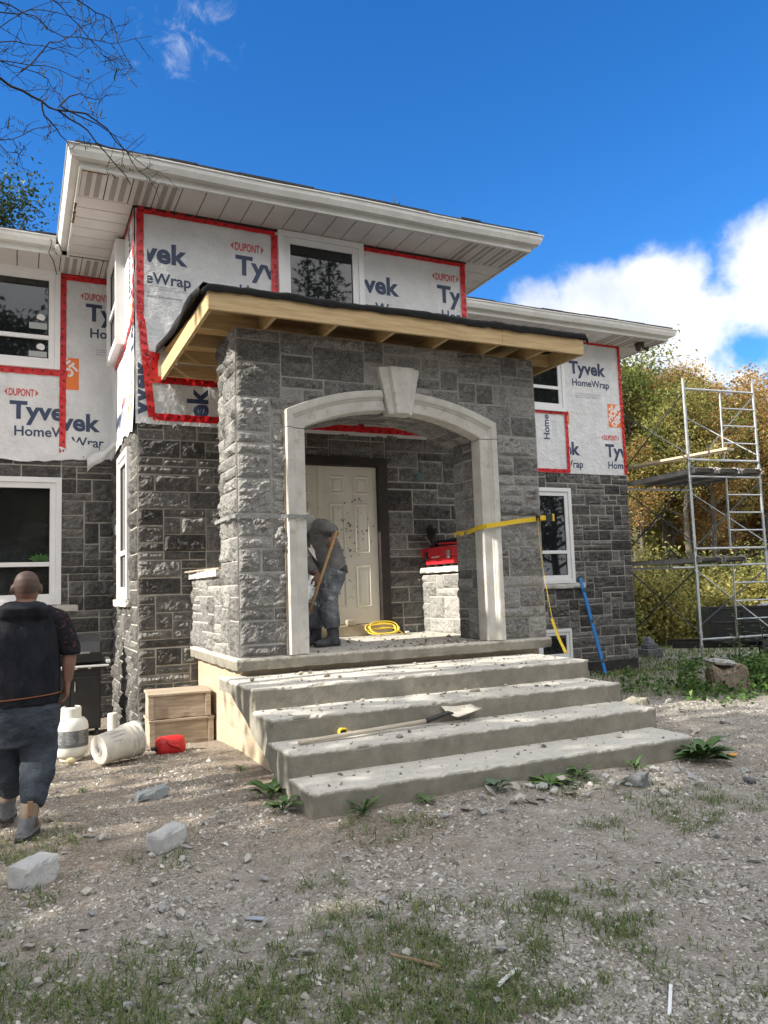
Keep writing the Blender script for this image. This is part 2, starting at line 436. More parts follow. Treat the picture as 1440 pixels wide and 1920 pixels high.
m_gutter = M('gutter_metal', (.60,.60,.575), (.72,.72,.69), 3, .4, .1, 14, dist=.004, c3=(.45,.43,.38), s3=6, f3=(.62,.75))
m_shingle = M('black_shingle', (.015,.016,.018), (.04,.04,.042), 30, .9, .6, 60, dist=.01)
m_felt = M('black_felt', (.005,.0055,.006), (.011,.0115,.013), 12, .6, .6, 25, dist=.01, spec=.25)
m_lumber = M('yellow_lumber', (.40,.275,.13), (.54,.40,.215), 3, .7, .2, 40, dist=.003, c3=(.26,.13,.05), s3=6, f3=(.66,.76), stretch=(1, 6, 12))
m_ply = M('roof_deck_ply', (.52,.36,.17), (.62,.45,.24), 6, .75, .2, 30)
m_glass = M('dark_glass', (.012,.014,.016), None, rough=.02, spec=.75, coat=.0)
m_door = M('cream_door', (.64,.61,.53), (.70,.67,.59), 3, .5, .08, 20, dist=.003, c3=(.48,.43,.33), s3=5, f3=(.6,.72))
m_darkframe = M('dark_brown_frame', (.010,.007,.006), (.026,.018,.015), 10, .6, .3, 40, dist=.004)
m_black = M('black_membrane', (.011,.011,.012), (.03,.029,.028), 12, .7, .5, 30, dist=.01)
m_sheath = M('sheathing', (.25,.22,.17), None, rough=.9)
m_stain = M('rust_stain', (.13,.065,.025), (.22,.12,.05), 30, .9)

# ------------------------------------------------------------------ rock-faced stone facing
def stone_facing(name, parent, P0, U, Nn, u0, u1, v0, v1, openings=(), hole=None, seed=1, tone=(.1, .5), unit=.10, A=.03, res=.018,
                 mortar=None, V=(0, 0, 1), curve=None, joint=.016, thin=False, label=None):
    """random-coursed rock-faced ashlar: every stone gridded and broken into facets, over a mortar bed"""
    R = np.random.RandomState(seed); rnd = random.Random(seed)
    def lines(a, b, cuts):
        cs = sorted(set([a, b]+[c for c in cuts if a < c < b])); out = [a]
        for p, q in zip(cs[:-1], cs[1:]):
            k = max(1, int(round((q-p)/unit))); out += [p+(q-p)*i/k for i in range(1, k+1)]
        return np.array(out)
    us = lines(u0, u1, [o[i] for o in openings for i in (0, 1)]); vs = lines(v0, v1, [o[i] for o in openings for i in (2, 3)])
    nu, nv = len(us)-1, len(vs)-1
    uc = (us[:-1]+us[1:])/2; vc = (vs[:-1]+vs[1:])/2
    blocked = np.zeros((nu, nv), bool)
    for o in openings: blocked |= ((uc[:, None] > o[0]) & (uc[:, None] < o[1]) & (vc[None] > o[2]) & (vc[None] < o[3]))
    if hole is not None: blocked |= hole(uc[:, None]+0*vc[None], vc[None]+0*uc[:, None])
    free = ~blocked; mask = free.copy(); rects = []
    for j in range(nv):
        for i in range(nu):
            if not free[i, j]: continue
            h = rnd.choices((1, 2, 3), (.62, .38, 0) if thin else (.34, .58, .08))[0]
            w = rnd.choice({1: (3, 4, 5, 6, 7), 2: (2, 3, 4, 5, 6), 3: (3, 4, 5)}[h])
            ww = 1
            while ww < w and i+ww < nu and free[i+ww, j]: ww += 1
            # avoid leaving a one-cell sliver
            if i+ww < nu and free[i+ww, j] and (i+ww+1 >= nu or not free[i+ww+1, j]) and ww > 2: ww -= 1
            hh = 1
            while hh < h and j+hh < nv and free[i:i+ww, j+hh].all(): hh += 1
            free[i:i+ww, j:j+hh] = False; rects.append((us[i], us[i+ww], vs[j], vs[j+hh]))
    Vt = []; Ft = []; T = []; cnt = 0
    for (a, b, c, d) in rects:
        g = joint/2*rnd.uniform(.6, 1.4)
        a, b, c, d = a+g, b-g, c+g*rnd.uniform(.6, 1.3), d-g
        n, m = max(4, int((b-a)/res)+1), max(4, int((d-c)/res)+1)
        # nonuniform: an extra ring close to the edge
        s = np.concatenate([[0], np.linspace(.008, b-a-.008, n-2), [b-a]]); t = np.concatenate([[0], np.linspace(.008, d-c-.008, m-2), [d-c]])
        S, Tt = np.meshgrid(s, t, indexing='ij')
        jit = .0035*(R.rand(n, m, 2)-.5); jit2 = .006*(fbm(np.stack([S*12+seed, Tt*12+a*9, 0*S+c*7], -1), 2, seed)-.5)
        e = np.minimum(np.minimum(S, b-a-S), np.minimum(Tt, d-c-Tt))
        prof = np.clip(e/.03, 0, 1)**.55
        x, y = S/(b-a)-.5, Tt/(d-c)-.5
        pl = np.full(S.shape, 9.)
        for k in range(rnd.randint(3, 6)):
            gx, gy = rnd.gauss(0, .8), rnd.gauss(0, 1.0)
            pl = np.minimum(pl, rnd.uniform(.75, 1.25)+gx*x+gy*y)
        pl = np.clip(pl, .15, 1.3)
        q = np.stack([S+a*3.1+c*17, Tt+c*5.3, np.full(S.shape, seed*1.7+a)], -1)
        n1 = fbm(q*np.array([7, 11, 1]), 4, seed+3); rid = 1-np.abs(fbm(q*np.array([9, 16, 1]), 3, seed+9)*2-1); rid2 = 1-np.abs(fbm(q*np.array([20, 27, 1]), 2, seed+13)*2-1)
        big = rnd.uniform(.6, 1.2)
        dep = .006+A*big*prof*(pl*.75+(n1-.5)*2.0+(rid-.72)*1.3+(rid2-.7)*.75)
        dep = np.clip(dep, .007, .054)+prof*(R.rand(n, m)-.5)*.008
        uu = a+S+jit[..., 0]*(e > .004)+jit2; vv = c+Tt+jit[..., 1]*(e > .004)+jit2
        Vt.append(np.stack([uu, vv, dep], -1).reshape(-1, 3))
        # skirt down to the mortar
        base = cnt; idx = cnt+np.arange(n*m).reshape(n, m)
        Ft.append(np.stack([idx[:-1, :-1], idx[1:, :-1], idx[1:, 1:], idx[:-1, 1:]], -1).reshape(-1, 4)); cnt += n*m
        rim = np.concatenate([idx[:, 0], idx[-1, 1:], idx[-2::-1, -1], idx[0, -2:0:-1]])
        rv = Vt[-1].reshape(n, m, 3)[np.concatenate([np.arange(n), np.full(m-1, n-1), np.arange(n-2, -1, -1), np.zeros(m-2, int)]),
                                    np.concatenate([np.zeros(n, int), np.arange(1, m), np.full(n-1, m-1), np.arange(m-2, 0, -1)])].copy()
        rv[:, 2] = -.012; Vt.append(rv); k = len(rim); r2 = cnt+np.arange(k); cnt += k
        Ft.append(np.stack([rim, np.roll(rim, -1), np.roll(r2, -1), r2], -1)[:, ::-1])
        tv = rnd.uniform(*tone)+(.1 if rnd.random() < .12 else 0)
        T.append(np.full(n*m+k, tv))
    nst = sum(len(f) for f in Ft)
    # mortar bed, finer grid with slight sag
    mu = np.array(us); mv = np.array(vs); iu = np.arange((nu+1)*(nv+1)).reshape(nu+1, nv+1)
    MU, MV = np.meshgrid(mu, mv, indexing='ij')
    bed = np.stack([MU, MV, .001+.004*fbm(np.stack([MU*5, MV*5, 0*MU+seed], -1), 2, seed)], -1).reshape(-1, 3)
    q = np.stack([iu[:-1, :-1], iu[1:, :-1], iu[1:, 1:], iu[:-1, 1:]], -1)[mask]
    Vt.append(bed); Ft.append(q+cnt); T.append(np.zeros(len(bed)))
    Vl = np.concatenate(Vt); F = np.concatenate(Ft); T = np.concatenate(T)
    mi = np.concatenate([np.zeros(nst, int), np.ones(len(q), int)])
    if curve is not None: W = curve(Vl)
    else:
        P0, U, Nn, V = (np.array(z, float) for z in (P0, U, Nn, V))
        W = P0+Vl[:, :1]*U+Vl[:, 1:2]*V+Vl[:, 2:]*Nn
    me = npmesh(name, W, F, mi, {'tone': T})
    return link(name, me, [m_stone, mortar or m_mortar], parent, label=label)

house = empty('house', (3.5, 9.2, 0), label='two storey grey stone house with white wrapped upper walls, arched stone porch and new windows', cat='house')
house.location = (0, 0, 0)

YB, YW, XBL, XBR = 9.19, 11.58, 1.23, 5.77
XR1 = 10.80
# sheathing behind the facing
b = MB(); b.box(XBL+.012, XBR-.012, YB+.012, 14, -.3, 6.085); b.box(-7, XBL+.011, YW+.012, 18, -.3, 6.08); b.box(XBR-.011, XR1-.012, YW+.012, 18, -.5, 6.08)
b.build('sheathing', m_sheath, house)

DK = (.14, .54)
W_LWL = (-1.6, .53, 1.40, 3.14)
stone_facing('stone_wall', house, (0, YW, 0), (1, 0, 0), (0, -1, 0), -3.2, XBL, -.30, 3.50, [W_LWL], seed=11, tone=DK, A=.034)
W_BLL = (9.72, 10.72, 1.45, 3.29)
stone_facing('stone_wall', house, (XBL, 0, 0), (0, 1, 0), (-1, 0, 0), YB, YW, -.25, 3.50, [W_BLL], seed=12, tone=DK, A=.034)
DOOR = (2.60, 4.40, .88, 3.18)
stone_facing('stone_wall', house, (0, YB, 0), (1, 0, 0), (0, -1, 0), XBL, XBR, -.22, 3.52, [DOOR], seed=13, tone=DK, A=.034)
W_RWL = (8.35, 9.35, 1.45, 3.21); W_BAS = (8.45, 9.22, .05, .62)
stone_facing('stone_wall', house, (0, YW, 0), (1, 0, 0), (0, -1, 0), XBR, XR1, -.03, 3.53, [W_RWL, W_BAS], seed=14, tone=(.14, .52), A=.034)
b = MB(); b.box(8.0, XR1-.04, YW-.02, YW+.01, -.62, -.028); b.build('foundation_membrane', m_black, house)
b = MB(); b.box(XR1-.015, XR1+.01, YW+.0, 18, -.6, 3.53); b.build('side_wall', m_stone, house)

# ------------------------------------------------------------------ house wrap with printing and tape
def wrap_disp(u, v, s):
    p = np.stack([u*1.3, v*1.0, 0*u+s*3.1], -1)
    q = np.stack([u*4+v*1.5, v*1.2-u*.6, 0*u+s*7.7], -1)
    return .018*fbm(p, 3, s)+.013*(1-np.abs(fbm(q, 3, s+4)*2-1))**2+.004*fbm(q*3, 2, s+8)
def wrap_sheet(fr, u0, u1, v0, v1, s, notch=None, ragged=0, parent=house):
    nu, nv = max(3, int((u1-u0)/.035)), max(3, int((v1-v0)/.035))
    U, Vv = np.meshgrid(np.linspace(u0, u1, nu), np.linspace(v0, v1, nv), indexing='ij')
    if ragged:
        e = np.clip(1-(Vv-v0)/.5, 0, 1)
        Vv = Vv-e*ragged*(fbm(np.stack([U*2.3, 0*U, 0*U+s], -1), 3, s)-.35)
    D = .012+wrap_disp(U, Vv, s)
    if ragged: D = D+e**2*.03*fbm(np.stack([U*5, Vv*2, 0*U+s], -1), 2, s+1)
    pts = np.array([tuple(fr(u, v, n)) for u, v, n in zip(U.ravel(), Vv.ravel(), D.ravel())])
    idx = np.arange(nu*nv).reshape(nu, nv)
    F = np.stack([idx[:-1, :-1], idx[1:, :-1], idx[1:, 1:], idx[:-1, 1:]], -1).reshape(-1, 4)
    if notch:
        c = lambda a: (a[:-1, :-1]+a[1:, 1:])/2
        ok = np.ones((nu-1, nv-1), bool)
        for (a, b_, c0, d) in notch: ok &= ~((c(U) > a) & (c(U) < b_) & (c(Vv) > c0) & (c(Vv) < d))
        F = F[ok.ravel()]
    me = npmesh('house_wrap', pts, F)
    bm = bmesh.new(); bm.from_mesh(me); bmesh.ops.recalc_face_normals(bm, faces=bm.faces); bm.to_mesh(me); bm.free()
    return link('house_wrap', me, m_wrap, parent, smooth=True)
def tape(fr, parent, segs, s, w=.072, off=.026):
    mb = MB(); dots = MB()
    for i, (a, b_) in enumerate(segs):
        a = np.array(a, float); b_ = np.array(b_, float); L_ = np.linalg.norm(b_-a); d = (b_-a)/L_; n = np.array([-d[1], d[0]])
        k = max(2, int(L_/.06)); vs = []; fs = []
        for j in range(k+1):
            c = a+d*L_*j/k
            ww = w/2*(1+.05*math.sin(j*1.7+i))
            for sg in (-1, 1):
                q = c+n*sg*ww
                vs.append(fr(q[0], q[1], off+i*.0012+float(wrap_disp(np.array(q[0]), np.array(q[1]), s))*.8+.004*math.sin(j*2.3+sg)))
            if j: fs.append((2*j-2, 2*j-1, 2*j+1, 2*j))
        mb.mi = 0; mb.add(vs, fs)
        t = .05
        while t < L_-.03:
            c = a+d*t+n*(.012 if int(t*50) % 2 else -.012)
            o = off+i*.0012+.0035+float(wrap_disp(np.array(c[0]), np.array(c[1]), s))*.8+.003
            pr = [c+d*.016*math.cos(q)+n*.012*math.sin(q) for q in np.linspace(0, 2*math.pi, 9)[:-1]]
            mb.mi = 1; mb.add([fr(p[0], p[1], o) for p in pr], [tuple(range(8))])
            t += .125
    me = mb.mesh('seam_tape', fixn=False)
    return link('seam_tape', me, [m_tape, m_tapedot], parent)
def text_mesh(body, bold=.0, spacing=1.0):
    cu = bpy.data.curves.new('t', 'FONT'); cu.body = body; cu.size = 1; cu.offset = bold; cu.space_character = spacing; cu.resolution_u = 3
    o = bpy.data.objects.new('t', cu); COL.objects.link(o)
    dg = bpy.context.evaluated_depsgraph_get(); me = bpy.data.meshes.new_from_object(o.evaluated_get(dg))
    bpy.data.objects.remove(o); bpy.data.curves.remove(cu)
    return me
class Print:
    """lettering laid on a sheet: pieces of text fitted to a width and cap height, cut off at the sheet's edges"""
    def __init__(s, fr, seed, clip): s.fr = fr; s.seed = seed; s.clip = clip; s.out = []; s.cur = None
    def _bm(s, mat):
        if s.cur is None: s.out.append((bmesh.new(), mat, s.word)); return s.out[-1][0]
        for b_, m_ in s.cur:
            if m_ is mat: return b_
        s.cur.append((bmesh.new(), mat)); return s.cur[-1][0]
    def begin(s): s.cur = []
    def end(s, word):
        s.out += [(b_, m_, word) for b_, m_ in s.cur]; s.cur = None
    word = 'lettering'
    def text(s, body, u, v, width, cap, mat, bold=.02, rot=0, capref='H', spacing=1.0, layer=0):
        me = text_mesh(body, bold, spacing); ref = text_mesh(capref, bold)
        xs = [q.co.x for q in me.vertices]; x0, x1 = min(xs), max(xs)
        h = max(q.co.y for q in ref.vertices)
        sx = width/(x1-x0) if width else cap/h; sy = cap/h; c, sn = math.cos(rot), math.sin(rot)
        t = bmesh.new(); t.from_mesh(me)
        for q in t.verts:
            x, y = (q.co.x-x0)*sx, q.co.y*sy
            q.co = Vector((u+x*c-y*sn, v+x*sn+y*c, layer*.002))
        s._cut(t, mat); bpy.data.meshes.remove(me); bpy.data.meshes.remove(ref)
    def poly(s, pts, mat, layer=0):
        t = bmesh.new(); t.faces.new([t.verts.new((p[0], p[1], layer*.002)) for p in pts]); s._cut(t, mat)
    def _cut(s, t, mat):
        for axis, lo, hi in ((0, s.clip[0], s.clip[1]), (1, s.clip[2], s.clip[3])):
            for val, sg in ((lo, -1), (hi, 1)):
                no = Vector((0, 0, 0)); no[axis] = sg; p = Vector((0, 0, 0)); p[axis] = val
                bmesh.ops.bisect_plane(t, geom=list(t.verts)+list(t.edges)+list(t.faces), dist=1e-5, plane_co=p, plane_no=no, clear_outer=True)
        # even out long triangles so the print follows the sheet
        for axis in (0, 1):
            if not t.verts: break
            a = min(q.co[axis] for q in t.verts); b_ = max(q.co[axis] for q in t.verts); x = a+.06
            while x < b_:
                no = Vector((0, 0, 0)); no[axis] = 1; p = Vector((0, 0, 0)); p[axis] = x
                bmesh.ops.bisect_plane(t, geom=list(t.verts)+list(t.edges)+list(t.faces), dist=1e-5, plane_co=p, plane_no=no); x += .06
        d = s._bm(mat); m = {}
        for q in t.verts: m[q] = d.verts.new(q.co)
        for f in t.faces:
            try: d.faces.new([m[q] for q in f.verts])
            except ValueError: pass
        t.free()
    def done(s, parent, name='lettering'):
        for bmm, mat, word in s.out:
            for q in bmm.verts:
                u, v, l = q.co
                q.co = s.fr(u, v, .012+.0035+l+float(wrap_disp(np.array(u), np.array(v), s.seed)))
            me = bpy.data.meshes.new(name); bmm.to_mesh(me); bmm.free()
            if len(me.polygons): link('logo_lettering' if mat.name == 'white_print' else word, me, mat, parent)
    # printed pieces of the wrap pattern
    def dupont(s, u, v, w=.43):
        s.begin(); h = w*.235; s.text('DUPONT', u+w*.13, v, w*.74, h, m_redprint, .025)
        s.poly([(u, v+h/2), (u+w*.1, v+h), (u+w*.075, v+h/2), (u+w*.1, v)], m_redprint); s.poly([(u+w, v+h/2), (u+w*.9, v), (u+w*.925, v+h/2), (u+w*.9, v+h)], m_redprint); s.end('maker_mark')
    def tyvek(s, u, v, rot=0): s.word = 'wordmark'; s.text('Tyvek', u, v, .89, .245, m_navy, .034, rot)
    def homewrap(s, u, v, w=.92, rot=0): s.word = 'product_name'; s.text('HomeWrap', u, v, w, .135, m_navy, .02, rot)
    def small(s, u, v, w=.5):
        s.word = 'fine_print'
        for i, t in enumerate(('For installation details see instructions', 'Air and water barrier. Keep sheet taut and', 'lapped over flashing at every opening')):
            s.text(t, u, v-.035*i, w, .016, m_navy, 0)
    def depot(s, u, v, a=.46):
        s.begin(); s.poly([(u, v), (u+a, v), (u+a, v+a), (u, v+a)], m_orange)
        r = rad(45); c = math.cos(r)
        keep = s.clip; s.clip = (max(keep[0], u+.01), min(keep[1], u+a-.01), max(keep[2], v+.01), min(keep[3], v+a-.01))
        for body, d, w, cap in (('THE', .165, .16, .075), ('HOME', .045, .44, .125), ('DEPOT', -.115, .46, .125)):
            cx, cy = u+a/2-d*c, v+a/2+d*c
            s.text(body, cx-w/2*c, cy-w/2*c, w, cap, m_whiteprint, .05, r, layer=1)
        s.clip = keep; s.end('store_logo')

F1 = FY(YB)
sh = wrap_sheet(F1, XBL-.022, XBR, 3.47, 6.09, 1, notch=[(2.97, 4.14, 4.95, 6.2)])
P = Print(F1, 1, (1.345, 2.87, 4.05, 6.05))
P.tyvek(.93, 5.44); P.homewrap(.94, 5.17); P.dupont(2.35, 5.745); P.tyvek(2.41, 5.44); P.homewrap(2.46, 5.17)
for i in range(2): P.text('see the manual before you start work here', 1.36+.12*i, 5.13-.03*i, .33, .014, m_navy, 0)
P.text('48-8835. tyvek.ca/homewrap', 1.33, 5.0, .42, .022, m_navy, 0); P.done(sh)
P = Print(F1, 1, (4.16, 5.655, 4.05, 6.05))
P.tyvek(3.80, 5.45); P.homewrap(3.85, 5.18); P.dupont(5.22, 5.775); P.tyvek(5.29, 5.46); P.homewrap(5.35, 5.21); P.done(sh)
P = Print(F1, 1, (1.47, 2.3, 3.6, 3.96)); P.tyvek(2.04, 3.05, rad(90)); P.done(sh)
P = Print(F1, 1, (1.235, 1.37, 3.55, 4.28)); P.tyvek(1.365, 3.36, rad(90)); P.done(sh)
tape(F1, sh, [((1.24, 6.055), (2.93, 6.055)), ((4.15, 6.055), (5.76, 6.06)), ((2.915, 6.02), (2.915, 5.0)), ((5.715, 6.08), (5.715, 4.4)),
              ((1.262, 6.09), (1.262, 4.7)), ((1.275, 4.72), (1.39, 3.55)), ((1.30, 4.30), (1.48, 4.28)), ((1.42, 4.3), (1.42, 4.0)),
              ((1.35, 4.0), (5.7, 4.0)), ((1.4, 3.555), (5.7, 3.555)), ((4.05, 3.56), (4.05, 4.0))], 1, w=.085)
F2 = FXL(XBL)
s2 = wrap_sheet(F2, YB-.018, YW, 3.44, 6.09, 2, notch=[(10.02, 11.1, 4.66, 6.1)], ragged=.14)
P = Print(F2, 2, (YB+.02, 11.0, 3.5, 6.0)); P.homewrap(9.62, 5.1, .92, rad(90)); P.tyvek(9.42, 4.3, rad(90)); P.dupont(9.95, 3.9); P.tyvek(10.2, 3.72); P.depot(9.35, 3.62, .4); P.depot(9.3, 4.75, .3); P.done(s2)
tape(F2, s2, [((9.25, 6.06), (10.0, 6.06)), ((9.215, 6.05), (9.215, 4.65)), ((9.27, 4.8), (9.98, 4.62)), ((9.95, 4.62), (11.1, 4.62))], 2, w=.07)
F3 = FY(YW)
s3 = wrap_sheet(F3, -3.0, XBL-.03, 3.42, 6.08, 3, notch=[(-1.55, .49, 4.69, 6.2)], ragged=.16)
P = Print(F3, 3, (.58, 1.2, 3.5, 6.02)); P.dupont(.77, 5.75); P.tyvek(.84, 5.45); P.homewrap(.9, 5.2); P.small(.98, 5.02, .4); P.depot(.29, 4.41); P.tyvek(.15, 3.83); P.homewrap(.19, 3.6); P.done(s3)
P = Print(F3, 3, (-2.6, .50, 3.5, 4.6)); P.dupont(-.2, 4.275); P.tyvek(-.13, 3.96); P.homewrap(-.07, 3.72); P.dupont(-1.9, 4.275); P.tyvek(-1.83, 3.96); P.done(s3)
tape(F3, s3, [((.5, 6.045), (1.22, 6.045)), ((.54, 6.08), (.54, 3.46)), ((-2.4, 4.63), (.60, 4.63))], 3, w=.085)
# torn flap of wrap at the inner corner
U_, V_ = np.meshgrid(np.linspace(0, 1, 12), np.linspace(0, 1, 5), indexing='ij')
fl = np.stack([.86+.36*U_, YW-.06-.55*U_*.9-.08*np.sin(V_*3), 3.43-.20*V_*(1-.55*U_)+.17*U_+.02*np.sin(U_*9)], -1).reshape(-1, 3)
ii = np.arange(60).reshape(12, 5)
link('torn_flap', npmesh('torn_flap', fl, np.stack([ii[:-1, :-1], ii[1:, :-1], ii[1:, 1:], ii[:-1, 1:]], -1).reshape(-1, 4)), m_wrap, s3, smooth=True)
s4 = wrap_sheet(F3, XBR, XR1-.02, 3.50, 6.10, 4, notch=[(8.2, 9.33, 4.71, 5.95)])
P = Print(F3, 4, (9.42, 10.72, 3.56, 6.02)); P.tyvek(9.51, 5.455); P.homewrap(9.56, 5.215); P.small(9.62, 5.06, .62); P.depot(10.40, 4.45); P.dupont(10.21, 4.185); P.tyvek(10.28, 3.865); P.homewrap(10.33, 3.63)
P.tyvek(8.765, 3.865); P.homewrap(8.795, 3.62); P.poly([(9.40, 4.45), (9.44, 4.45), (9.44, 4.68), (9.40, 4.68)], m_orange); P.done(s4)
P = Print(F3, 4, (8.6, 9.33, 3.56, 4.60)); P.homewrap(8.96, 4.13, .92, rad(90))
for i in range(3): P.text('keep this sheet dry and flat', 9.05+.04*i, 4.2, .3, .015, m_navy, 0, rad(90))
P.done(s4)
tape(F3, s4, [((5.8, 6.09), (10.78, 6.09)), ((10.755, 6.1), (10.755, 3.52)), ((8.2, 4.655), (9.42, 4.655)), ((9.365, 4.66), (9.365, 3.52)), ((8.2, 3.54), (9.38, 3.54))], 4, w=.07)

# ------------------------------------------------------------------ windows
def window(fr, u0, u1, v0, v1, n0=.02, fw=.075, proud=.05, rails=(), glass=None, label=None, sill=False, deep=.1, casing=0, sashed=True):
    """frame ring in two steps, sash ring, panes, meeting rails"""
    w = MB(fr)
    a = n0+proud
    def ring(mb, u0, u1, v0, v1, t, n_in, n_out):
        mb.box(u0, u0+t, v0, v1, n_in, n_out); mb.box(u1-t, u1, v0, v1, n_in, n_out); mb.box(u0+t, u1-t, v0, v0+t, n_in, n_out); mb.box(u0+t, u1-t, v1-t, v1, n_in, n_out)
    ring(w, u0, u1, v0, v1, fw*.55, n0-deep, a)
    root = w.build('window', m_vinyl, house, bevel=.004, label=label)
    s = MB(fr); e = fw*.55
    ring(s, u0+e, u1-e, v0+e, v1-e, fw*.6, n0-deep+.01, a-.022)
    prev = v0+e+fw*.6; top = v1-e-fw*.6; uu0, uu1 = u0+e+fw*.6, u1-e-fw*.6
    cuts = sorted(rails)
    for r in cuts: s.box(uu0, uu1, r-.03, r+.03, n0-deep+.02, a-.012)
    s.build('sash', m_vinyl, root, bevel=.004)
    lo = [prev]+[r+.03 for r in cuts]; hi = [r-.03 for r in cuts]+[top]
    for p, q in zip(lo, hi):
        g = MB(fr); g.box(uu0-.01, uu1+.01, p-.01, q+.01, a-.055, a-.047); g.build('pane', glass or m_glass, root)
        bd = MB(fr)
        for (x0, x1, y0, y1) in ((uu0, uu1, p, p+.008), (uu0, uu1, q-.008, q), (uu0, uu0+.008, p+.008, q-.008), (uu1-.008, uu1, p+.008, q-.008)): bd.box(x0, x1, y0, y1, a-.047, a-.040)
        bd.build('glazing_bead', m_gap, root)
    if sill:
        P_, F_ = rough_box(u0-.06, u1+.22, v0-.095, v0-.004, .0, .085, res=.04, amp=.004, chip=.008, seed=int(abs(u0)*10))
        pts = np.array([tuple(fr(*p)) for p in P_]); link('sill', npmesh('sill', pts, F_), m_cast, root)
    return root
window(F1, 2.96, 4.15, 4.96, 6.09, n0=.03, fw=.14, proud=.06, label='large single pane picture window over the porch roof')
wn = window(F3, -1.55, .50, 4.675, 6.10, n0=.02, fw=.13, proud=.07, rails=(5.12,), label='upper left window with two small white stickers on each pane')
m_stick = M('frosted_sticker', (.35,.38,.38), None, rough=.6)
for (a, b_, c, d) in ((.1, .33, 5.24, 5.33), (.1, .33, 4.84, 4.92)): st = MB(F3); st.box(a, b_, c, d, .0465, .049); st.build('sticker', m_stick, wn)
for c in ((.25, 5.41), (.25, 4.985)):
    s5 = MB(F3); s5.prism([(c[0]+.055*math.cos(t), c[1]+.05*math.sin(t), .0465) for t in np.linspace(-1.2, 3.6, 14)], (0, 0, .002)); s5.build('sticker', M('white_sticker', (.7,.7,.7), None, rough=.6), wn)
m_clear = bpy.data.materials.new('window_glass'); m_clear.use_nodes = True
_n = m_clear.node_tree.nodes; _b = _n['Principled BSDF']; _b.inputs['Base Color'].default_value = (.8, .85, .85, 1); _b.inputs['Roughness'].default_value = .02; _b.inputs['Transmission Weight'].default_value = 1; _b.inputs['IOR'].default_value = 1.15; _b.inputs['Specular IOR Level'].default_value = .9
# lower left window: real glass, near-black backing painted in for an unlit room
lw = window(F3, -1.60, .535, 1.395, 3.145, n0=.02, fw=.13, proud=.06, rails=(1.95,), glass=m_clear, sill=True, label='lower left window with a pale meeting rail and a black backing for an unlit room')
b = MB(F3); b.box(-1.55, .49, 1.43, 3.1, -.10, -.0115); b.build('dark_backing', M('dark_backing', (.008,.008,.008), (.02,.017,.013), 2, .9), lw)
lf = MB()
for k in range(7):
    a = k*.9+.2; c = Vector((.28, YW-.012, 2.0)); d = Vector((math.cos(a), -.1, abs(math.sin(a))*.55+.08))
    sd = d.cross(Vector((0, 1, 0))).normalized()*.03; t = c+d*.17
    lf.add([c, c+d*.08+sd, t, c+d*.08-sd], [(0, 1, 2, 3)])
lf.build('houseplant', M('houseplant_leaf', (.05,.14,.02), (.09,.2,.04), 9, .4), lw)
window(F3, 8.30, 9.36, 4.67, 5.97, n0=.02, fw=.13, proud=.06, rails=(5.12,), label='upper right window half hidden by the porch roof')
window(F3, 8.35, 9.36, 1.445, 3.215, n0=.02, fw=.13, proud=.05, rails=(2.02,), sill=True, label='tall lower right window with a stone sill')
window(F3, 8.45, 9.21, .055, .615, n0=.02, fw=.10, proud=.04, label='small basement window near the ground')
window(F2, 9.72, 10.72, 1.445, 3.295, n0=.02, fw=.13, proud=.04, rails=(2.02,), sill=True, label='tall side window seen edge on')
window(F2, 10.02, 11.1, 4.66, 6.05, n0=.08, fw=.14, proud=.07, rails=(5.25,), deep=.09, label='side window standing out from the wrapped wall')

# ------------------------------------------------------------------ front doors
fr = MB(F1)
fr.box(2.60, 2.74, .90, 3.18, -.09, .065); fr.box(4.27, 4.40, .90, 3.18, -.09, .065); fr.box(2.74, 4.27, 3.065, 3.18, -.09, .065)
fr.box(2.70, 2.745, .92, 3.07, -.09, .035); fr.box(4.262, 4.30, .92, 3.07, -.09, .035)
dfr = fr.build('door_frame', m_darkframe, house, bevel=.006)
th = MB(F1); th.box(2.62, 4.39, .885, 1.02, -.10, .10); th.build('threshold', M('threshold_wood', (.30,.25,.17), (.42,.36,.26), 5, .85, .3, 50), dfr, bevel=.01)
def door_leaf(u0, u1):
    d = MB(F1); d.box(u0, u1, 1.03, 3.06, -.03, .005)
    lf = d.build('door', m_door, house, bevel=.003)
    W = u1-u0; pw = (W-.36)/2
    for (v0, v1) in ((1.24, 1.78), (1.93, 2.58), (2.70, 2.94)):
        for k in (0, 1):
            a = u0+.115+k*(pw+.13); c = a+pw; p = MB(F1)
            def ringq(o1, o2, n1, n2):
                A = [(a+o1, v0+o1), (c-o1, v0+o1), (c-o1, v1-o1), (a+o1, v1-o1)]; B = [(a+o2, v0+o2), (c-o2, v0+o2), (c-o2, v1-o2), (a+o2, v1-o2)]
                for i in range(4):
                    j = (i+1) % 4; p.add([(*A[i], n1), (*A[j], n1), (*B[j], n2), (*B[i], n2)], [(0, 1, 2, 3)])
            ringq(0, .014, .0055, .022); ringq(.014, .034, .022, .0058); ringq(.034, .062, .0058, .018)
            p.add([(a+.062, v0+.062, .018), (c-.062, v0+.062, .018), (c-.062, v1-.062, .018), (a+.062, v1-.062, .018)], [(0, 1, 2, 3)])
            p.build('door_panel', m_door, lf)
    return lf
dl = door_leaf(3.475, 4.258); door_leaf(2.75, 3.44)
b = MB(F1); b.box(3.435, 3.485, 1.03, 3.06, -.02, .018); b.build('astragal', m_door, dfr, bevel=.004)
rr = random.Random(5); sp = MB(F1)
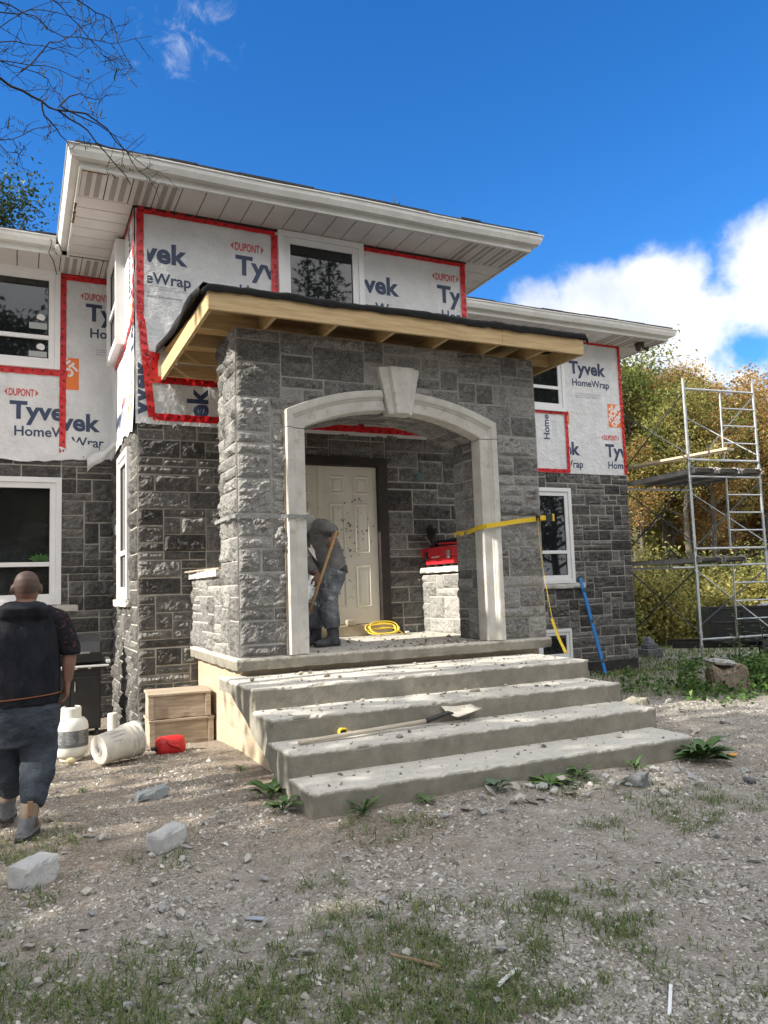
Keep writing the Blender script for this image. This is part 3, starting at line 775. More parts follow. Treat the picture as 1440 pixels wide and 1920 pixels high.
for k in range(60):
    u, v = rr.gauss(3.86, .15), rr.gauss(2.15, .3)
    if not (3.5 < u < 4.23 and 1.1 < v < 3.0): continue
    r = rr.uniform(.003, .010); sp.prism([(u+r*math.cos(t)*rr.uniform(.6, 1.2), v+r*1.4*math.sin(t), .0055) for t in np.linspace(0, 5.5, 7)], (0, 0, .014))
sp.build('mortar_splash', M('mortar_splash', (.07,.06,.05), None), dl)
b = MB(F1); b.lathe([(.05, 0), (.062, .012), (.058, .02), (.02, .022)], (4.9, 2.95, .03), 16, axis=(0, 0, 1)); b.build('fixture_box', M('teal_metal', (.05,.12,.12), (.09,.16,.16), 8, .5), house)

# ------------------------------------------------------------------ roofs, soffits, gutters
def hip(x0, x1, y0, y1, z, slope, t=.035):
    """shingled roof slab: thin edge and low slopes"""
    h = min((x1-x0), (y1-y0))/2; r = h*slope
    xa, xb = (x0+h, x1-h); ya, yb = (y0+h, y1-h)
    b = MB(); top = [(x0,y0,z+t),(x1,y0,z+t),(x1,y1,z+t),(x0,y1,z+t)]; bot = [(x0,y0,z),(x1,y0,z),(x1,y1,z),(x0,y1,z)]
    ridge = [(xa, ya, z+t+r), (xb, yb, z+t+r)]
    vs = bot+top+ridge
    fs = [(3,2,1,0),(0,1,5,4),(1,2,6,5),(2,3,7,6),(3,0,4,7)]
    if (x1-x0) >= (y1-y0): fs += [(4,5,9,8),(5,6,9),(6,7,8,9),(7,4,8)]
    else: fs += [(4,5,8),(5,6,9,8),(6,7,9),(7,4,8,9)]
    b.add(vs, fs); return b
ZS, ZG = 6.10, 6.30
EX0, EX1, EY = .55, 6.45, 8.50      # bay eave lines (inside of gutter)
WY = 10.90
roofs = []
for k, (x0, x1, y0, y1) in enumerate(((EX0-.05, EX1+.05, EY-.06, 16.), (-7.6, EX0+1.2, WY-.05, 18.6), (EX1-1.2, 11.50, WY-.05, 18.6))):
    r = hip(x0, x1, y0, y1, ZG+.002+.004*k, .30).build('roof', m_shingle, house); roofs.append(r)
# ragged starter course along the bay eave
rr = random.Random(3)
for r, xs, y in ((roofs[0], (EX0-.05, EX1+.05), EY-.062), (roofs[1], (-3, EX0), WY-.052), (roofs[2], (EX1, 11.5), WY-.052)):
    b = MB(); x = xs[0]
    while x < xs[1]:
        w = rr.uniform(.25, .5); b.box(x, min(x+w, xs[1]), y-rr.uniform(.015, .055), y+.2, ZG+.016, ZG+.032+rr.uniform(0, .012)); x += w+.004
    b.build('starter_shingles', m_shingle, r)
GP = [(0, 0), (.085, 0), (.10, .03), (.115, .06), (.12, .105), (.135, .11), (.135, .125), (.118, .125), (.115, .115), (.0, .115)]   # K style profile (out, up)
def gutter(parent, A, B, out, z=ZG-.135, mA=0, mB=0):
    """mA/mB: mitre, extra length per unit out"""
    A, B, o = Vector(A), Vector(B), Vector(out); d = (B-A).normalized(); b = MB(); n = len(GP); vs = []
    k = max(2, int((B-A).length/.5))
    for i in range(k+1):
        p = A.lerp(B, i/k); mit = -mA if i == 0 else (mB if i == k else 0)
        sag = .006*math.sin(i*1.3)
        for q, h in GP: vs.append(p+o*q+d*mit*q+Vector((0, 0, z+h+sag)))
    fs = [(i*n+j, i*n+(j+1) % n, (i+1)*n+(j+1) % n, (i+1)*n+j) for i in range(k) for j in range(n)]+[tuple(range(n-1, -1, -1)), tuple(k*n+j for j in range(n))]
    b.add(vs, fs); return b.build('gutter', m_gutter, parent)
gutter(roofs[0], (EX0, EY, 0), (EX1, EY, 0), (0, -1, 0), mA=1, mB=1)
gutter(roofs[0], (EX0, WY+.02, 0), (EX0, EY, 0), (-1, 0, 0), mB=1)
gutter(roofs[0], (EX1, EY, 0), (EX1, WY+.02, 0), (1, 0, 0), mA=1)
gutter(roofs[1], (-6, WY, 0), (EX0-.14, WY, 0), (0, -1, 0)); gutter(roofs[2], (EX1+.14, WY, 0), (11.45, WY, 0), (0, -1, 0), mB=1)
gutter(roofs[2], (11.45, WY, 0), (11.45, 18, 0), (1, 0, 0), mA=1)
def fascia(parent, A, B, out):
    b = MB(); o = Vector(out); A, B = Vector(A), Vector(B); c = Vector((0, 0, ZS-.012)); t = Vector((0, 0, ZG-.001))
    b.add([A+c, B+c, B+t, A+t, A+c-o*.03, B+c-o*.03, B+t-o*.03, A+t-o*.03], [(0,1,2,3),(7,6,5,4),(0,4,5,1),(3,2,6,7),(0,3,7,4),(1,5,6,2)]); return b.build('fascia', m_gutter, parent)
fascia(roofs[0], (EX0, EY+.002, 0), (EX1, EY+.002, 0), (0, -1, 0)); fascia(roofs[0], (EX0-.001, EY+.032, 0), (EX0-.001, WY+.02, 0), (-1, 0, 0)); fascia(roofs[0], (EX1+.001, EY+.032, 0), (EX1+.001, WY+.02, 0), (1, 0, 0))
fascia(roofs[1], (-6, WY+.002, 0), (EX0-.14, WY+.002, 0), (0, -1, 0)); fascia(roofs[2], (EX1+.14, WY+.002, 0), (11.449, WY+.002, 0), (0, -1, 0)); fascia(roofs[2], (11.451, WY+.032, 0), (11.451, 18, 0), (1, 0, 0))
def soffit(parent, rect, run, pitch=.27, vents=()):
    """panels laid across a strip: run 'x' = grooves parallel to Y. vents = intervals along the run"""
    x0, x1, y0, y1 = rect; b = MB(); b.mi = 0
    a, e = (x0, x1) if run == 'x' else (y0, y1); t = a; gaps = []
    while t < e-1e-6:
        q = min(t+pitch, e)
        for z0, z1, i0, i1 in ((ZS, ZS+.012, t+.006, q-.006),):
            if run == 'x': b.box(i0, i1, y0+.002, y1-.002, z0, z1)
            else: b.box(x0+.002, x1-.002, i0, i1, z0, z1)
        for v0, v1 in vents:
            if v0-.01 <= t and q <= v1+.02:
                for s0 in (.055, .155):
                    b.mi = 1
                    if run == 'x': b.box(t+s0, t+s0+.058, y0+.04, y1-.03, ZS-.003, ZS-.0005)
                    else: b.box(x0+.04, x1-.03, t+s0, t+s0+.058, ZS-.003, ZS-.0005)
                    b.mi = 0
        t = q
    b.mi = 2; b.box(x0, x1, y0, y1, ZS+.013, ZS+.02)
    return link('soffit', b.mesh('soffit'), [m_soffit, m_soffitvent, m_gap], parent)
soffit(roofs[0], (EX0+.03, EX1-.03, EY+.032, YB-.03), 'x', vents=((EX0, 1.75), (5.4, EX1)))
soffit(roofs[0], (EX0+.03, XBL-.035, YB-.028, WY-.01), 'y'); soffit(roofs[0], (XBR+.01, EX1-.03, YB-.028, WY-.01), 'y')
soffit(roofs[1], (-6, XBL-.035, WY+.03, YW-.03), 'x', vents=((.4, 1.2),)); soffit(roofs[2], (XBR+.01, 11.42, WY+.03, YW-.03), 'x', vents=((10.0, 11.42),))
soffit(roofs[2], (XR1+.01, 11.42, YW-.028, 18), 'y')
# J-trim where the soffit meets the wall, rust stain on the left fascia, small cable
b = MB(); b.box(XBL-.03, XBR+.01, YB-.045, YB-.03, ZS-.03, ZS+.012); b.box(XBL-.05, XBL-.035, YB-.03, WY, ZS-.03, ZS+.012); b.build('soffit_trim', m_darkframe, roofs[0])
rr = random.Random(8); st = MB()
for k in range(9):
    y = 9.35+.06*k+rr.uniform(-.02, .02); st.prism([(EX0+.031-.0005*k, y+.05*math.cos(t)*rr.uniform(.5, 1.2), ZS-.0025) for t in (0, 1.5, 3, 4.5)] if False else [(EX0+.012+.016*math.cos(t)*rr.uniform(.6, 1.4), y+.045*math.sin(t)*rr.uniform(.6, 1.4), ZS-.0135) for t in np.linspace(0, 5.4, 8)], (0, 0, -.002))
for k in range(5):
    st.prism([(EX0+.06+.05*k+.03*math.cos(t), EY+.06+.02*math.sin(t)*rr.uniform(.6, 1.4), ZS-.001) for t in np.linspace(0, 5.4, 8)], (0, 0, -.003))
st.build('rust_stain', m_stain, roofs[0])
b = MB(); b.tube([(.33, WY-.1, 6.27), (.36, WY-.14, 6.2), (.32, WY-.12, 6.05), (.38, WY-.05, 5.98), (.45, YW-.07, 6.05), (.47, YW-.06, 5.9)], .006, 6); b.build('cable', m_gap, house)
b = MB(); b.tube([(.41, WY-.13, 6.16), (.44, WY-.06, 6.12), (.47, WY+.05, 6.12)], .035, 10); b.build('downspout_elbow', m_gutter, roofs[0], smooth=True)
# floodlight under the right eave
fl = MB(); fl.box(10.93, 11.07, WY+.25, WY+.37, 6.02, 6.098); fl.tube([(11.0, WY+.3, 6.03), (10.93, WY+.25, 5.98), (10.86, WY+.22, 5.95)], .012, 8)
flo = fl.build('floodlight', M('lamp_bronze', (.05,.045,.04), (.08,.07,.06), 9, .4, metal=.5), house, bevel=.006)
for d in ((-.16, -.12, -.10), (.12, -.13, -.08)):
    c = Vector((11.0, WY+.31, 6.02)); e = c+Vector(d); b = MB(); b.lathe([(.015, 0), (.02, .04), (.045, .09), (.052, .13), (.045, .132)], c+Vector(d)*.3, 14, axis=Vector(d)); b.build('lamp_head', MAT['lamp_bronze'], flo, smooth=True)
# ------------------------------------------------------------------ porch
YP = 7.09; PX0, PX1 = 1.85, 5.31; AC = 3.525
PT = (.42, .82)
def arc_z(x, half, z_end, z_top):
    rise = z_top-z_end; R = (half**2+rise**2)/(2*rise); return z_top-R+math.sqrt(max(0, R*R-(x-AC)**2))
arc_v = np.vectorize(lambda x: arc_z(x, 1.2, 3.12, 3.40) if abs(x-AC) < 1.2 else -9.0)
def p_hole(u, v): return (np.abs(u-AC) < 1.09) & (v < arc_v(u))
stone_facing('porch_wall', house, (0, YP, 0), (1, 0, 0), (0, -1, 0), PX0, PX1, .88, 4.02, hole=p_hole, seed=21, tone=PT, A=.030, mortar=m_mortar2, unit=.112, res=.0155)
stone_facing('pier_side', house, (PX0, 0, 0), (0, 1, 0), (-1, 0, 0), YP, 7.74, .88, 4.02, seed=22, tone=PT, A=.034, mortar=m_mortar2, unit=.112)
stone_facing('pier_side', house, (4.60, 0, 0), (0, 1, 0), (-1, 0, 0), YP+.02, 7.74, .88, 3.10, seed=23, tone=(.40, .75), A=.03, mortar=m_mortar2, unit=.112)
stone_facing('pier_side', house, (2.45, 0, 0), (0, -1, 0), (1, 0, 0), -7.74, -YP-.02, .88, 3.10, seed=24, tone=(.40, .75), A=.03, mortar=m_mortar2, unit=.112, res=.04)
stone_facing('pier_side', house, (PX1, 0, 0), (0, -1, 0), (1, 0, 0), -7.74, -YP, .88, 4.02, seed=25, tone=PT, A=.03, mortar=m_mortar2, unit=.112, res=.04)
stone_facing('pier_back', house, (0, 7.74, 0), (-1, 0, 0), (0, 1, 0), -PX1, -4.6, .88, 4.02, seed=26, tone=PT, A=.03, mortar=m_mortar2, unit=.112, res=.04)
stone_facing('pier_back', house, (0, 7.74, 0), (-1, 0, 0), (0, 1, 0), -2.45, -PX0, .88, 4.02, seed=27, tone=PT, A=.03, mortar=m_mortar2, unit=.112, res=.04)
core = MB()
core.box(PX0+.012, 2.438, YP+.012, 7.728, .885, 4.0); core.box(4.612, PX1-.012, YP+.012, 7.728, .885, 4.0)
xs = np.linspace(2.437, 4.613, 25)
poly = [(x, YP+.012, arc_z(x, 1.09, 3.09, 3.33)+.012) for x in xs]+[(4.613, YP+.012, 4.0), (2.437, YP+.012, 4.0)]
core.prism(poly, (0, .716, 0)); core.build('porch_core', m_mortar2, house)
# vaulted soffit of the arch, small split stones
half, ze, zt = 1.075, 3.085, 3.325
rise = zt-ze; RA = (half**2+rise**2)/(2*rise); zc = zt-RA; a_end = math.asin(half/RA); LA = 2*a_end*RA
def vault(Vl):
    t = a_end-Vl[:, 0]/RA; r = RA-Vl[:, 2]
    return np.stack([AC-r*np.sin(t)*1.0, YP+.03+Vl[:, 1], zc+r*np.cos(t)], 1)
stone_facing('arch_vault', house, None, None, None, 0, LA, 0, .70, seed=28, tone=(.5, .85), A=.018, mortar=m_mortar2, unit=.07, thin=True, curve=vault)

# cast stone surround
PROF = [(0, -.14), (0, .028), (.05, .036), (.50, .040), (.55, .052), (.60, .056), (.66, .074), (.74, .080), (.97, .082), (1, .074), (1, -.02)]
def band(sections):
    b = MB(); path = []
    for (ix, iz), (ox, oz) in sections:
        path.append((Vector((ix, YP, iz)), Vector((ox-ix, 0, oz-iz)), Vector((0, -1, 0))))
    b.sweep(path, PROF); return b
sur = empty('arch_surround', label='pale cast stone arch surround'); sur.parent = house
def arch_side(sg):
    sec = []
    for z in (3.062, 3.075): sec.append(((AC+sg*1.005, 3.062 if z < 3.07 else 3.075), (AC+sg*1.205, z)))
    k = 18
    for i in range(k+1):
        f = 1-i/k; xi = 1.005*f+.12*(1-f); xo = 1.205*f+.175*(1-f)
        sec.append(((AC+sg*xi, arc_z(AC+xi, 1.005, 3.075, 3.30)), (AC+sg*xo, arc_z(AC+xo, 1.205, 3.235, 3.505))))
    return band(sec).build('arch_moulding', m_cast, sur, bevel=.003)
arch_side(-1); arch_side(1)
for sg in (-1, 1):
    band([((AC+sg*1.005, .885), (AC+sg*1.205, .885)), ((AC+sg*1.005, 3.055), (AC+sg*1.205, 3.055))]).build('jamb', m_cast, sur, bevel=.003)
ks = MB(); n0 = YP+.05
def kq(w, z, n): return [(AC-.0+w*s, YP-n, z) for s in (-1, 1)]
zb, zt_ = 3.255, 3.74; wb, wt = .132, .238
def lv(w, z, n): return (AC+.03+w, YP-n, z)
outer = [lv(-wb, zb, .085), lv(wb, zb, .085), lv(wt, zt_, .085), lv(-wt, zt_, .085)]
back = [lv(-wb, zb, -.05), lv(wb, zb, -.05), lv(wt, zt_, -.05), lv(-wt, zt_, -.05)]
inner = [lv(-wb*.52, zb, .15), lv(wb*.52, zb, .15), lv(wt*.55, zt_, .15), lv(-wt*.55, zt_, .15)]
inn2 = [lv(-wb*.62, zb, .11), lv(wb*.62, zb, .11), lv(wt*.64, zt_, .11), lv(-wt*.64, zt_, .11)]
ks.add(back+outer+inn2+inner, [(0, 4, 5, 1), (1, 5, 6, 2), (2, 6, 7, 3), (3, 7, 4, 0), (3, 2, 1, 0),
       (4, 8, 9, 5), (5, 9, 10, 6), (6, 10, 11, 7), (7, 11, 8, 4), (8, 12, 13, 9), (9, 13, 14, 10), (10, 14, 15, 11), (11, 15, 12, 8), (12, 15, 14, 13)])
ks.build('keystone', m_cast, sur, bevel=.006)
# grout smear round the jambs
for x in (AC-1.205, AC+1.205): gr = MB(); gr.box(x-.022, x+.022, YP-.034, YP+.01, .882, 3.2); gr.build('grout_line', M('wet_grout', (.16,.135,.10), (.24,.21,.17), 12, .9, .4, 60), sur)

# knee walls with caps
for sd, (xo, xi) in ((-1, (PX0, 2.25)), (1, (PX1, 4.89))):
    s0 = 31 if sd < 0 else 33
    if sd < 0:
        k = stone_facing('knee_wall', house, (PX0, 0, 0), (0, 1, 0), (-1, 0, 0), 7.75, YB-.03, .88, 1.645, seed=s0, tone=(.42, .8), A=.034, mortar=m_mortar, unit=.10, label='outer knee wall on the left of the porch under a loose board')
        cb = MB(); cb.box(PX0+.012, xi, 7.745, YB-.02, .885, 1.64); cb.build('wall_core', m_mortar2, k)
        x0, x1 = PX0-.06, xi+.03
    else:
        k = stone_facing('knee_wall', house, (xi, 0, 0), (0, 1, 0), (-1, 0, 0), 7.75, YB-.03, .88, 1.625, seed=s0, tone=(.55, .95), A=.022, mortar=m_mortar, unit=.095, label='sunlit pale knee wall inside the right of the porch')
        cb = MB(); cb.box(xi+.012, xo-.01, 7.745, YB-.02, .885, 1.62); cb.build('wall_core', m_mortar2, k)
        x0, x1 = xi-.05, xo+.06
    rbox('cap', m_cast, k, x0, x1, 7.755, YB-.035, 1.648, 1.725, res=.05, amp=.004, chip=.008, seed=s0)

# slab and block foundation
slab = rbox('porch_slab', m_conctop, house, 1.81, 5.35, 7.05, YB-.01, .765, .88, res=.045, amp=.002, chip=.004, seed=41)
def block_mat():
    m = m_block; nt = m.node_tree; N = nt.nodes; L = nt.links; b = N['Principled BSDF']
    tc = N.new('ShaderNodeTexCoord'); sx = N.new('ShaderNodeSeparateXYZ'); L.new(tc.outputs['Object'], sx.inputs[0])
    ad = N.new('ShaderNodeMath'); ad.operation = 'ADD'; L.new(sx.outputs[0], ad.inputs[0]); L.new(sx.outputs[1], ad.inputs[1])
    cx = N.new('ShaderNodeCombineXYZ'); L.new(ad.outputs[0], cx.inputs[0]); L.new(sx.outputs[2], cx.inputs[1])
    br = N.new('ShaderNodeTexBrick'); L.new(cx.outputs[0], br.inputs['Vector']); br.inputs['Scale'].default_value = 1
    br.inputs['Brick Width'].default_value = .40; br.inputs['Row Height'].default_value = .2; br.inputs['Mortar Size'].default_value = .006
    br.inputs['Mortar Smooth'].default_value = .4
    mx = N.new('ShaderNodeMix'); mx.data_type = 'RGBA'; old = b.inputs['Base Color'].links[0].from_socket
    L.new(br.outputs['Fac'], mx.inputs[0]); L.new(old, mx.inputs[6]); mx.inputs[7].default_value = (.40, .34, .25, 1); L.new(mx.outputs[2], b.inputs['Base Color'])
    bn = [n for n in N if n.type == 'BUMP'][0]; b2 = N.new('ShaderNodeBump'); b2.inputs['Strength'].default_value = .8; b2.inputs['Distance'].default_value = .008; b2.invert = True
    L.new(br.outputs['Fac'], b2.inputs['Height']); L.new(bn.outputs[0], b2.inputs['Normal']); L.new(b2.outputs[0], b.inputs['Normal'])
block_mat()
fd = MB(); fd.prism([(1.90, 9.16, -.5), (1.90, 9.16, .764), (1.90, 7.20, .764), (1.90, 7.20, .56), (1.90, 6.62, .46), (1.90, 5.2, .0), (1.90, 5.2, -.3)], (3.36, 0, 0))
fd.build('block_foundation', m_block, house)

# ------------------------------------------------------------------ porch roof framing
RX0, RX1, RY = 1.50, 5.70, 6.65
pr = MB(); pr.add([(RX0+.04, RY+.04, 4.172), (RX1-.04, RY+.04, 4.172), (RX1-.04, YB-.015, 4.36), (RX0+.04, YB-.015, 4.36), (RX0+.04, RY+.04, 4.19), (RX1-.04, RY+.04, 4.19), (RX1-.04, YB-.015, 4.378), (RX0+.04, YB-.015, 4.378)],
    [(3,2,1,0),(4,5,6,7),(0,1,5,4),(1,2,6,5),(2,3,7,6),(3,0,4,7)])
proof = pr.build('porch_roof', m_ply, house, label='low porch roof of bare yellow lumber under black felt')
def board(name, x0, x1, y0, y1, z0, z1, parent): b = MB(); b.box(x0, x1, y0, y1, z0, z1); return b.build(name, m_lumber, parent, bevel=.003)
board('fascia_board', RX0, 4.615, RY, RY+.038, 4.0, 4.175, proof); board('fascia_board', 4.618, RX1, RY, RY+.038, 4.0, 4.172, proof)
board('fascia_board', RX0+.001, RX0+.039, RY+.0385, YB-.03, 4.0, 4.175, proof); board('fascia_board', RX1-.039, RX1-.001, RY+.0385, YB-.03, 4.0, 4.175, proof)
JX = (2.14, 2.76, 3.38, 4.0, 4.62, 5.22)
for x in JX: board('joist', x-.019, x+.019, RY+.0385, YB-.04, 4.022, 4.168, proof)
for y in (7.25, 7.85, 8.45, 9.05):
    board('lookout', RX0+.0395, JX[0]-.0195, y-.019, y+.019, 4.02, 4.165, proof); board('lookout', JX[-1]+.0195, RX1-.0395, y-.019, y+.019, 4.02, 4.165, proof)
# wall closure under the ledger (stops daylight over the wall)
# felt: turned over the front edge, lifting along the sides
nu, nv = 90, 46
X_ = np.linspace(RX0-.05, RX1+.05, nu)
prof = [(6.640, 4.16), (6.638, 4.17), (6.634, 4.19), (6.628, 4.218), (6.632, 4.228)]+[(6.636+(YB-.02-6.636)*t, 4.229+.19*t) for t in np.linspace(.03, 1, nv-5)]
G = np.zeros((nu, nv, 3))
for i, x in enumerate(X_):
    for j, (y, z) in enumerate(prof):
        e = min(x-X_[0], X_[-1]-x)
        zz = z+.022*(fbm(np.array([[x*2.2, y*2.2, 1.]]), 3, 4)[0]-.5)*2+.014*(fbm(np.array([[x*9, j*.4 if j < 5 else 3., 2.]]), 2, 6)[0]-.5)*2
        if e < .05: zz -= .06*(1-e/.05)
        yy = y-(.022*fbm(np.array([[x*3.5, 0., 7.]]), 3, 2)[0] if j < 5 else 0)
        G[i, j] = (x+(.05*(fbm(np.array([[y*2.5, x*.1, 3.]]), 3, 8)[0]-.5) if e < .01 else 0), yy, zz)
ii = np.arange(nu*nv).reshape(nu, nv)
me = npmesh('felt', G.reshape(-1, 3), np.stack([ii[:-1, :-1], ii[1:, :-1], ii[1:, 1:], ii[:-1, 1:]], -1).reshape(-1, 4))
fo = link('felt', me, m_felt, proof, smooth=True); so = fo.modifiers.new('s', 'SOLIDIFY'); so.thickness = .006
# curled loose strip of felt along the left edge
n = 30; cs = []
for i in range(n):
    t = i/(n-1); y = 6.75+2.35*t; lift = .05+.05*math.sin(t*5.2)+.03*math.sin(t*13)
    cs.append([(RX0+.10, y, 4.26+.15*t+.004), (RX0-.02, y, 4.262+.15*t+lift*.4), (RX0-.06-.02*math.sin(t*9), y+.01, 4.235+.13*t+.02*math.sin(t*7)), (RX0-.055-.02*math.sin(t*8), y, 4.18+.10*t)])
V_ = np.array(cs).reshape(-1, 3); ii = np.arange(n*4).reshape(n, 4)
fo = link('felt_strip', npmesh('felt_strip', V_, np.stack([ii[:-1, :-1], ii[1:, :-1], ii[1:, 1:], ii[:-1, 1:]], -1).reshape(-1, 4)), m_felt, proof, smooth=True); so = fo.modifiers.new('s', 'SOLIDIFY'); so.thickness = .005

# ------------------------------------------------------------------ concrete steps
steps = empty('concrete_steps', (3.36, 5.9, 0), label='flight of four worn concrete steps up to the porch slab', cat='steps'); steps.location = (0, 0, 0)
def m_step():
    """pale treads, darker stained risers: the change of tone goes by height below the top"""
    m = bpy.data.materials.new('step_concrete'); m.use_nodes = True; nt = m.node_tree; N = nt.nodes; L = nt.links; b = N['Principled BSDF']; b.inputs['Roughness'].default_value = .93; b.inputs['Specular IOR Level'].default_value = .25
    tc = N.new('ShaderNodeTexCoord')
    def no(s, d=8, st=None):
        n = N.new('ShaderNodeTexNoise'); n.inputs['Scale'].default_value = s; n.inputs['Detail'].default_value = d; n.inputs['Roughness'].default_value = .65
        v = tc.outputs['Object']
        if st:
            mp = N.new('ShaderNodeMapping'); mp.inputs['Scale'].default_value = st; L.new(v, mp.inputs[0]); v = mp.outputs[0]
        L.new(v, n.inputs['Vector']); return n.outputs['Fac']
    def ramp(f, *cols):
        r = N.new('ShaderNodeValToRGB'); L.new(f, r.inputs[0]); e = r.color_ramp.elements
        while len(e) < len(cols): e.new(.5)
        for i, (p, c) in enumerate(cols): e[i].position = p; e[i].color = (*c, 1)
        return r.outputs[0]
    def mix(f, a, c):
        n = N.new('ShaderNodeMix'); n.data_type = 'RGBA'; L.new(f, n.inputs[0]); L.new(a, n.inputs[6]); L.new(c, n.inputs[7]); return n.outputs[2]
    a = N.new('ShaderNodeAttribute'); a.attribute_name = 'top_tone'
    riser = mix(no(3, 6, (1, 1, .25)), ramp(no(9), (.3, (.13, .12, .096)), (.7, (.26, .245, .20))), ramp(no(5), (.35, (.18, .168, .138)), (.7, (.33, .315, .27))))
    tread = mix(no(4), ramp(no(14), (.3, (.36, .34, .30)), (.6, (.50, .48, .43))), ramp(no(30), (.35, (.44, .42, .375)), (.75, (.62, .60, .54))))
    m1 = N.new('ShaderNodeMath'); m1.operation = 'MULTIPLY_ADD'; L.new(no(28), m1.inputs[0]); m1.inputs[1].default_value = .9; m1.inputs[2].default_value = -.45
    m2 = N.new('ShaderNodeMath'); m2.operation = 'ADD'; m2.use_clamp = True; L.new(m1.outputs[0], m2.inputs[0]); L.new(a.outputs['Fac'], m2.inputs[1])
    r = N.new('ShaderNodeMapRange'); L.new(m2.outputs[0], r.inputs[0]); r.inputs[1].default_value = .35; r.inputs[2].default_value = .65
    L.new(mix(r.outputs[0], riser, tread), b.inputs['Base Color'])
    bn = N.new('ShaderNodeBump'); bn.inputs['Strength'].default_value = .6; bn.inputs['Distance'].default_value = .008; L.new(no(80), bn.inputs['Height']); L.new(bn.outputs[0], b.inputs['Normal'])
    return m
m_stepc = m_step()
def line_z(y): return -.10+(y-4.85)*.345
for k, (y0, y1, zt_, zlow, xr) in enumerate(((6.15, 7.30, .712, .30, 5.11), (5.66, 6.20, .542, .2, 5.05), (5.20, 5.71, .375, .0, 5.02), (4.75, 5.25, .212, -.25, 4.97))):
    def sk(P, zl=zlow, zt=zt_):
        f = np.clip((zt-.07-P[:, 2])/(zt-.07-zl), 0, 1)
        tgt = np.minimum(line_z(P[:, 1]), zt-.12); P = P.copy(); P[:, 2] = np.where(P[:, 2] < zt-.07, (zt-.07)*(1-f)+tgt*f, P[:, 2]); return P
    P_, F_ = rough_box(1.70-.004*k, xr, y0, y1, zlow, zt_, res=.028, amp=.006, chip=.013, seed=51+k, nscale=5, skew=sk)
    top_tone = sstep(P_[:, 2], zt_-.035, zt_-.008)*.9  # lighter towards the top of each step
    o = link('step', npmesh('step', P_, F_, attrs={'top_tone': top_tone}), m_stepc, steps)
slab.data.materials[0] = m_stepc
a = slab.data.attributes.new('top_tone', 'FLOAT', 'POINT'); co = np.zeros(len(slab.data.vertices)*3, np.float32); slab.data.vertices.foreach_get('co', co)
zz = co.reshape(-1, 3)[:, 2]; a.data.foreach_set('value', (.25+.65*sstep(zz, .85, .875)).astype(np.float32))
# ------------------------------------------------------------------ loose things
m_steel = M('galvanised_steel', (.40,.42,.43), (.55,.57,.58), 8, .38, .1, 40, metal=.85, dist=.002)
m_darksteel = M('dark_brace_steel', (.05,.055,.06), (.10,.105,.11), 10, .5, metal=.6)
m_plankal = M('scaffold_deck', (.20,.195,.185), (.30,.29,.275), 6, .6, .2, 30)
m_oldwood = M('weathered_wood', (.27,.215,.16), (.44,.37,.285), 4, .85, .35, 30, dist=.004, c3=(.20,.15,.105), s3=8, f3=(.6,.75), stretch=(1, 5, 8))
m_board = M('scaffold_board', (.42,.34,.23), (.55,.46,.33), 4, .8, .2, 40, stretch=(6, 1, 8))
m_cut = M('cut_limestone', (.33,.33,.325), (.48,.475,.465), 7, .9, .8, 45, dist=.008, c3=(.18,.185,.19), s3=14, f3=(.58,.7))
m_dustcut = M('dark_cut_stone', (.08,.085,.09), (.16,.165,.17), 9, .9, .6, 50)
m_yellow = M('yellow_webbing', (.62,.42,.015), (.72,.50,.03), 30, .6, .4, 200, dist=.001)
m_blacks = M('black_plastic', (.012,.012,.013), (.025,.025,.026), 12, .45)
m_tank = M('tank_enamel', (.66,.655,.60), (.72,.715,.66), 5, .35, c3=(.5,.46,.38), s3=11, f3=(.64,.74))
m_red = M('red_plastic', (.45,.012,.016), (.58,.025,.03), 6, .45, .1, 30, c3=(.6,.16,.14), s3=13, f3=(.62,.74))
m_toolred = M('toolbox_red', (.42,.012,.02), (.52,.02,.03), 6, .45)
m_bucket = M('dusty_white_plastic', (.50,.47,.41), (.64,.62,.57), 6, .6, .15, 30, c3=(.36,.32,.26), s3=9, f3=(.56,.7))
m_blue = M('blue_enamel', (.02,.19,.58), (.03,.23,.64), 9, .35)
m_rope = M('yellow_cord', (.68,.48,.04), (.78,.58,.08), 20, .5)
m_ash = M('worn_ash_handle', (.42,.36,.28), (.52,.46,.37), 6, .7, .2, 40, stretch=(2, 8, 8))

def cut_stone(name, c, size, rz, seed, label, mat=m_cut, tilt=0, group=None, amp=.005):
    sx, sy, sz = size
    o = rbox(name, mat, None, -sx/2, sx/2, -sy/2, sy/2, 0, sz, res=.022, amp=amp, chip=.009, seed=seed, nscale=9,
             skew=lambda P: P+np.stack([.10*P[:, 2], -.06*P[:, 0]*P[:, 2]/sz*0+.08*P[:, 2], .10*P[:, 0]*P[:, 2]/sz], 1), label=label, cat='stone')
    o.location = (c[0], c[1], gz(*c)-.012); o.rotation_euler = (tilt, 0, rz); return tag(o, group=group)
cut_stone('cut_stone', (.80, 4.80), (.23, .12, .11), rad(38), 1, 'pale grey cut stone block on the dirt, nearer of two before the bucket')
cut_stone('cut_stone', (.09, 4.62), (.22, .145, .125), rad(40), 2, 'rough grey stone block lying on grass right behind the heel of the walking man')
cut_stone('cut_stone', (.90, 6.05), (.23, .11, .075), rad(12), 3, 'flat dark grey cut stone on the dirt, farther one towards the bucket', mat=M('slate_cut_stone', (.17,.19,.20), (.29,.31,.32), 7, .9, .6, 45))
cut_stone('stone_chunk', (3.98, 4.33), (.13, .10, .09), rad(20), 4, 'dark angular stone chunk on the gravel in front of the bottom step', mat=m_dustcut, amp=.02)
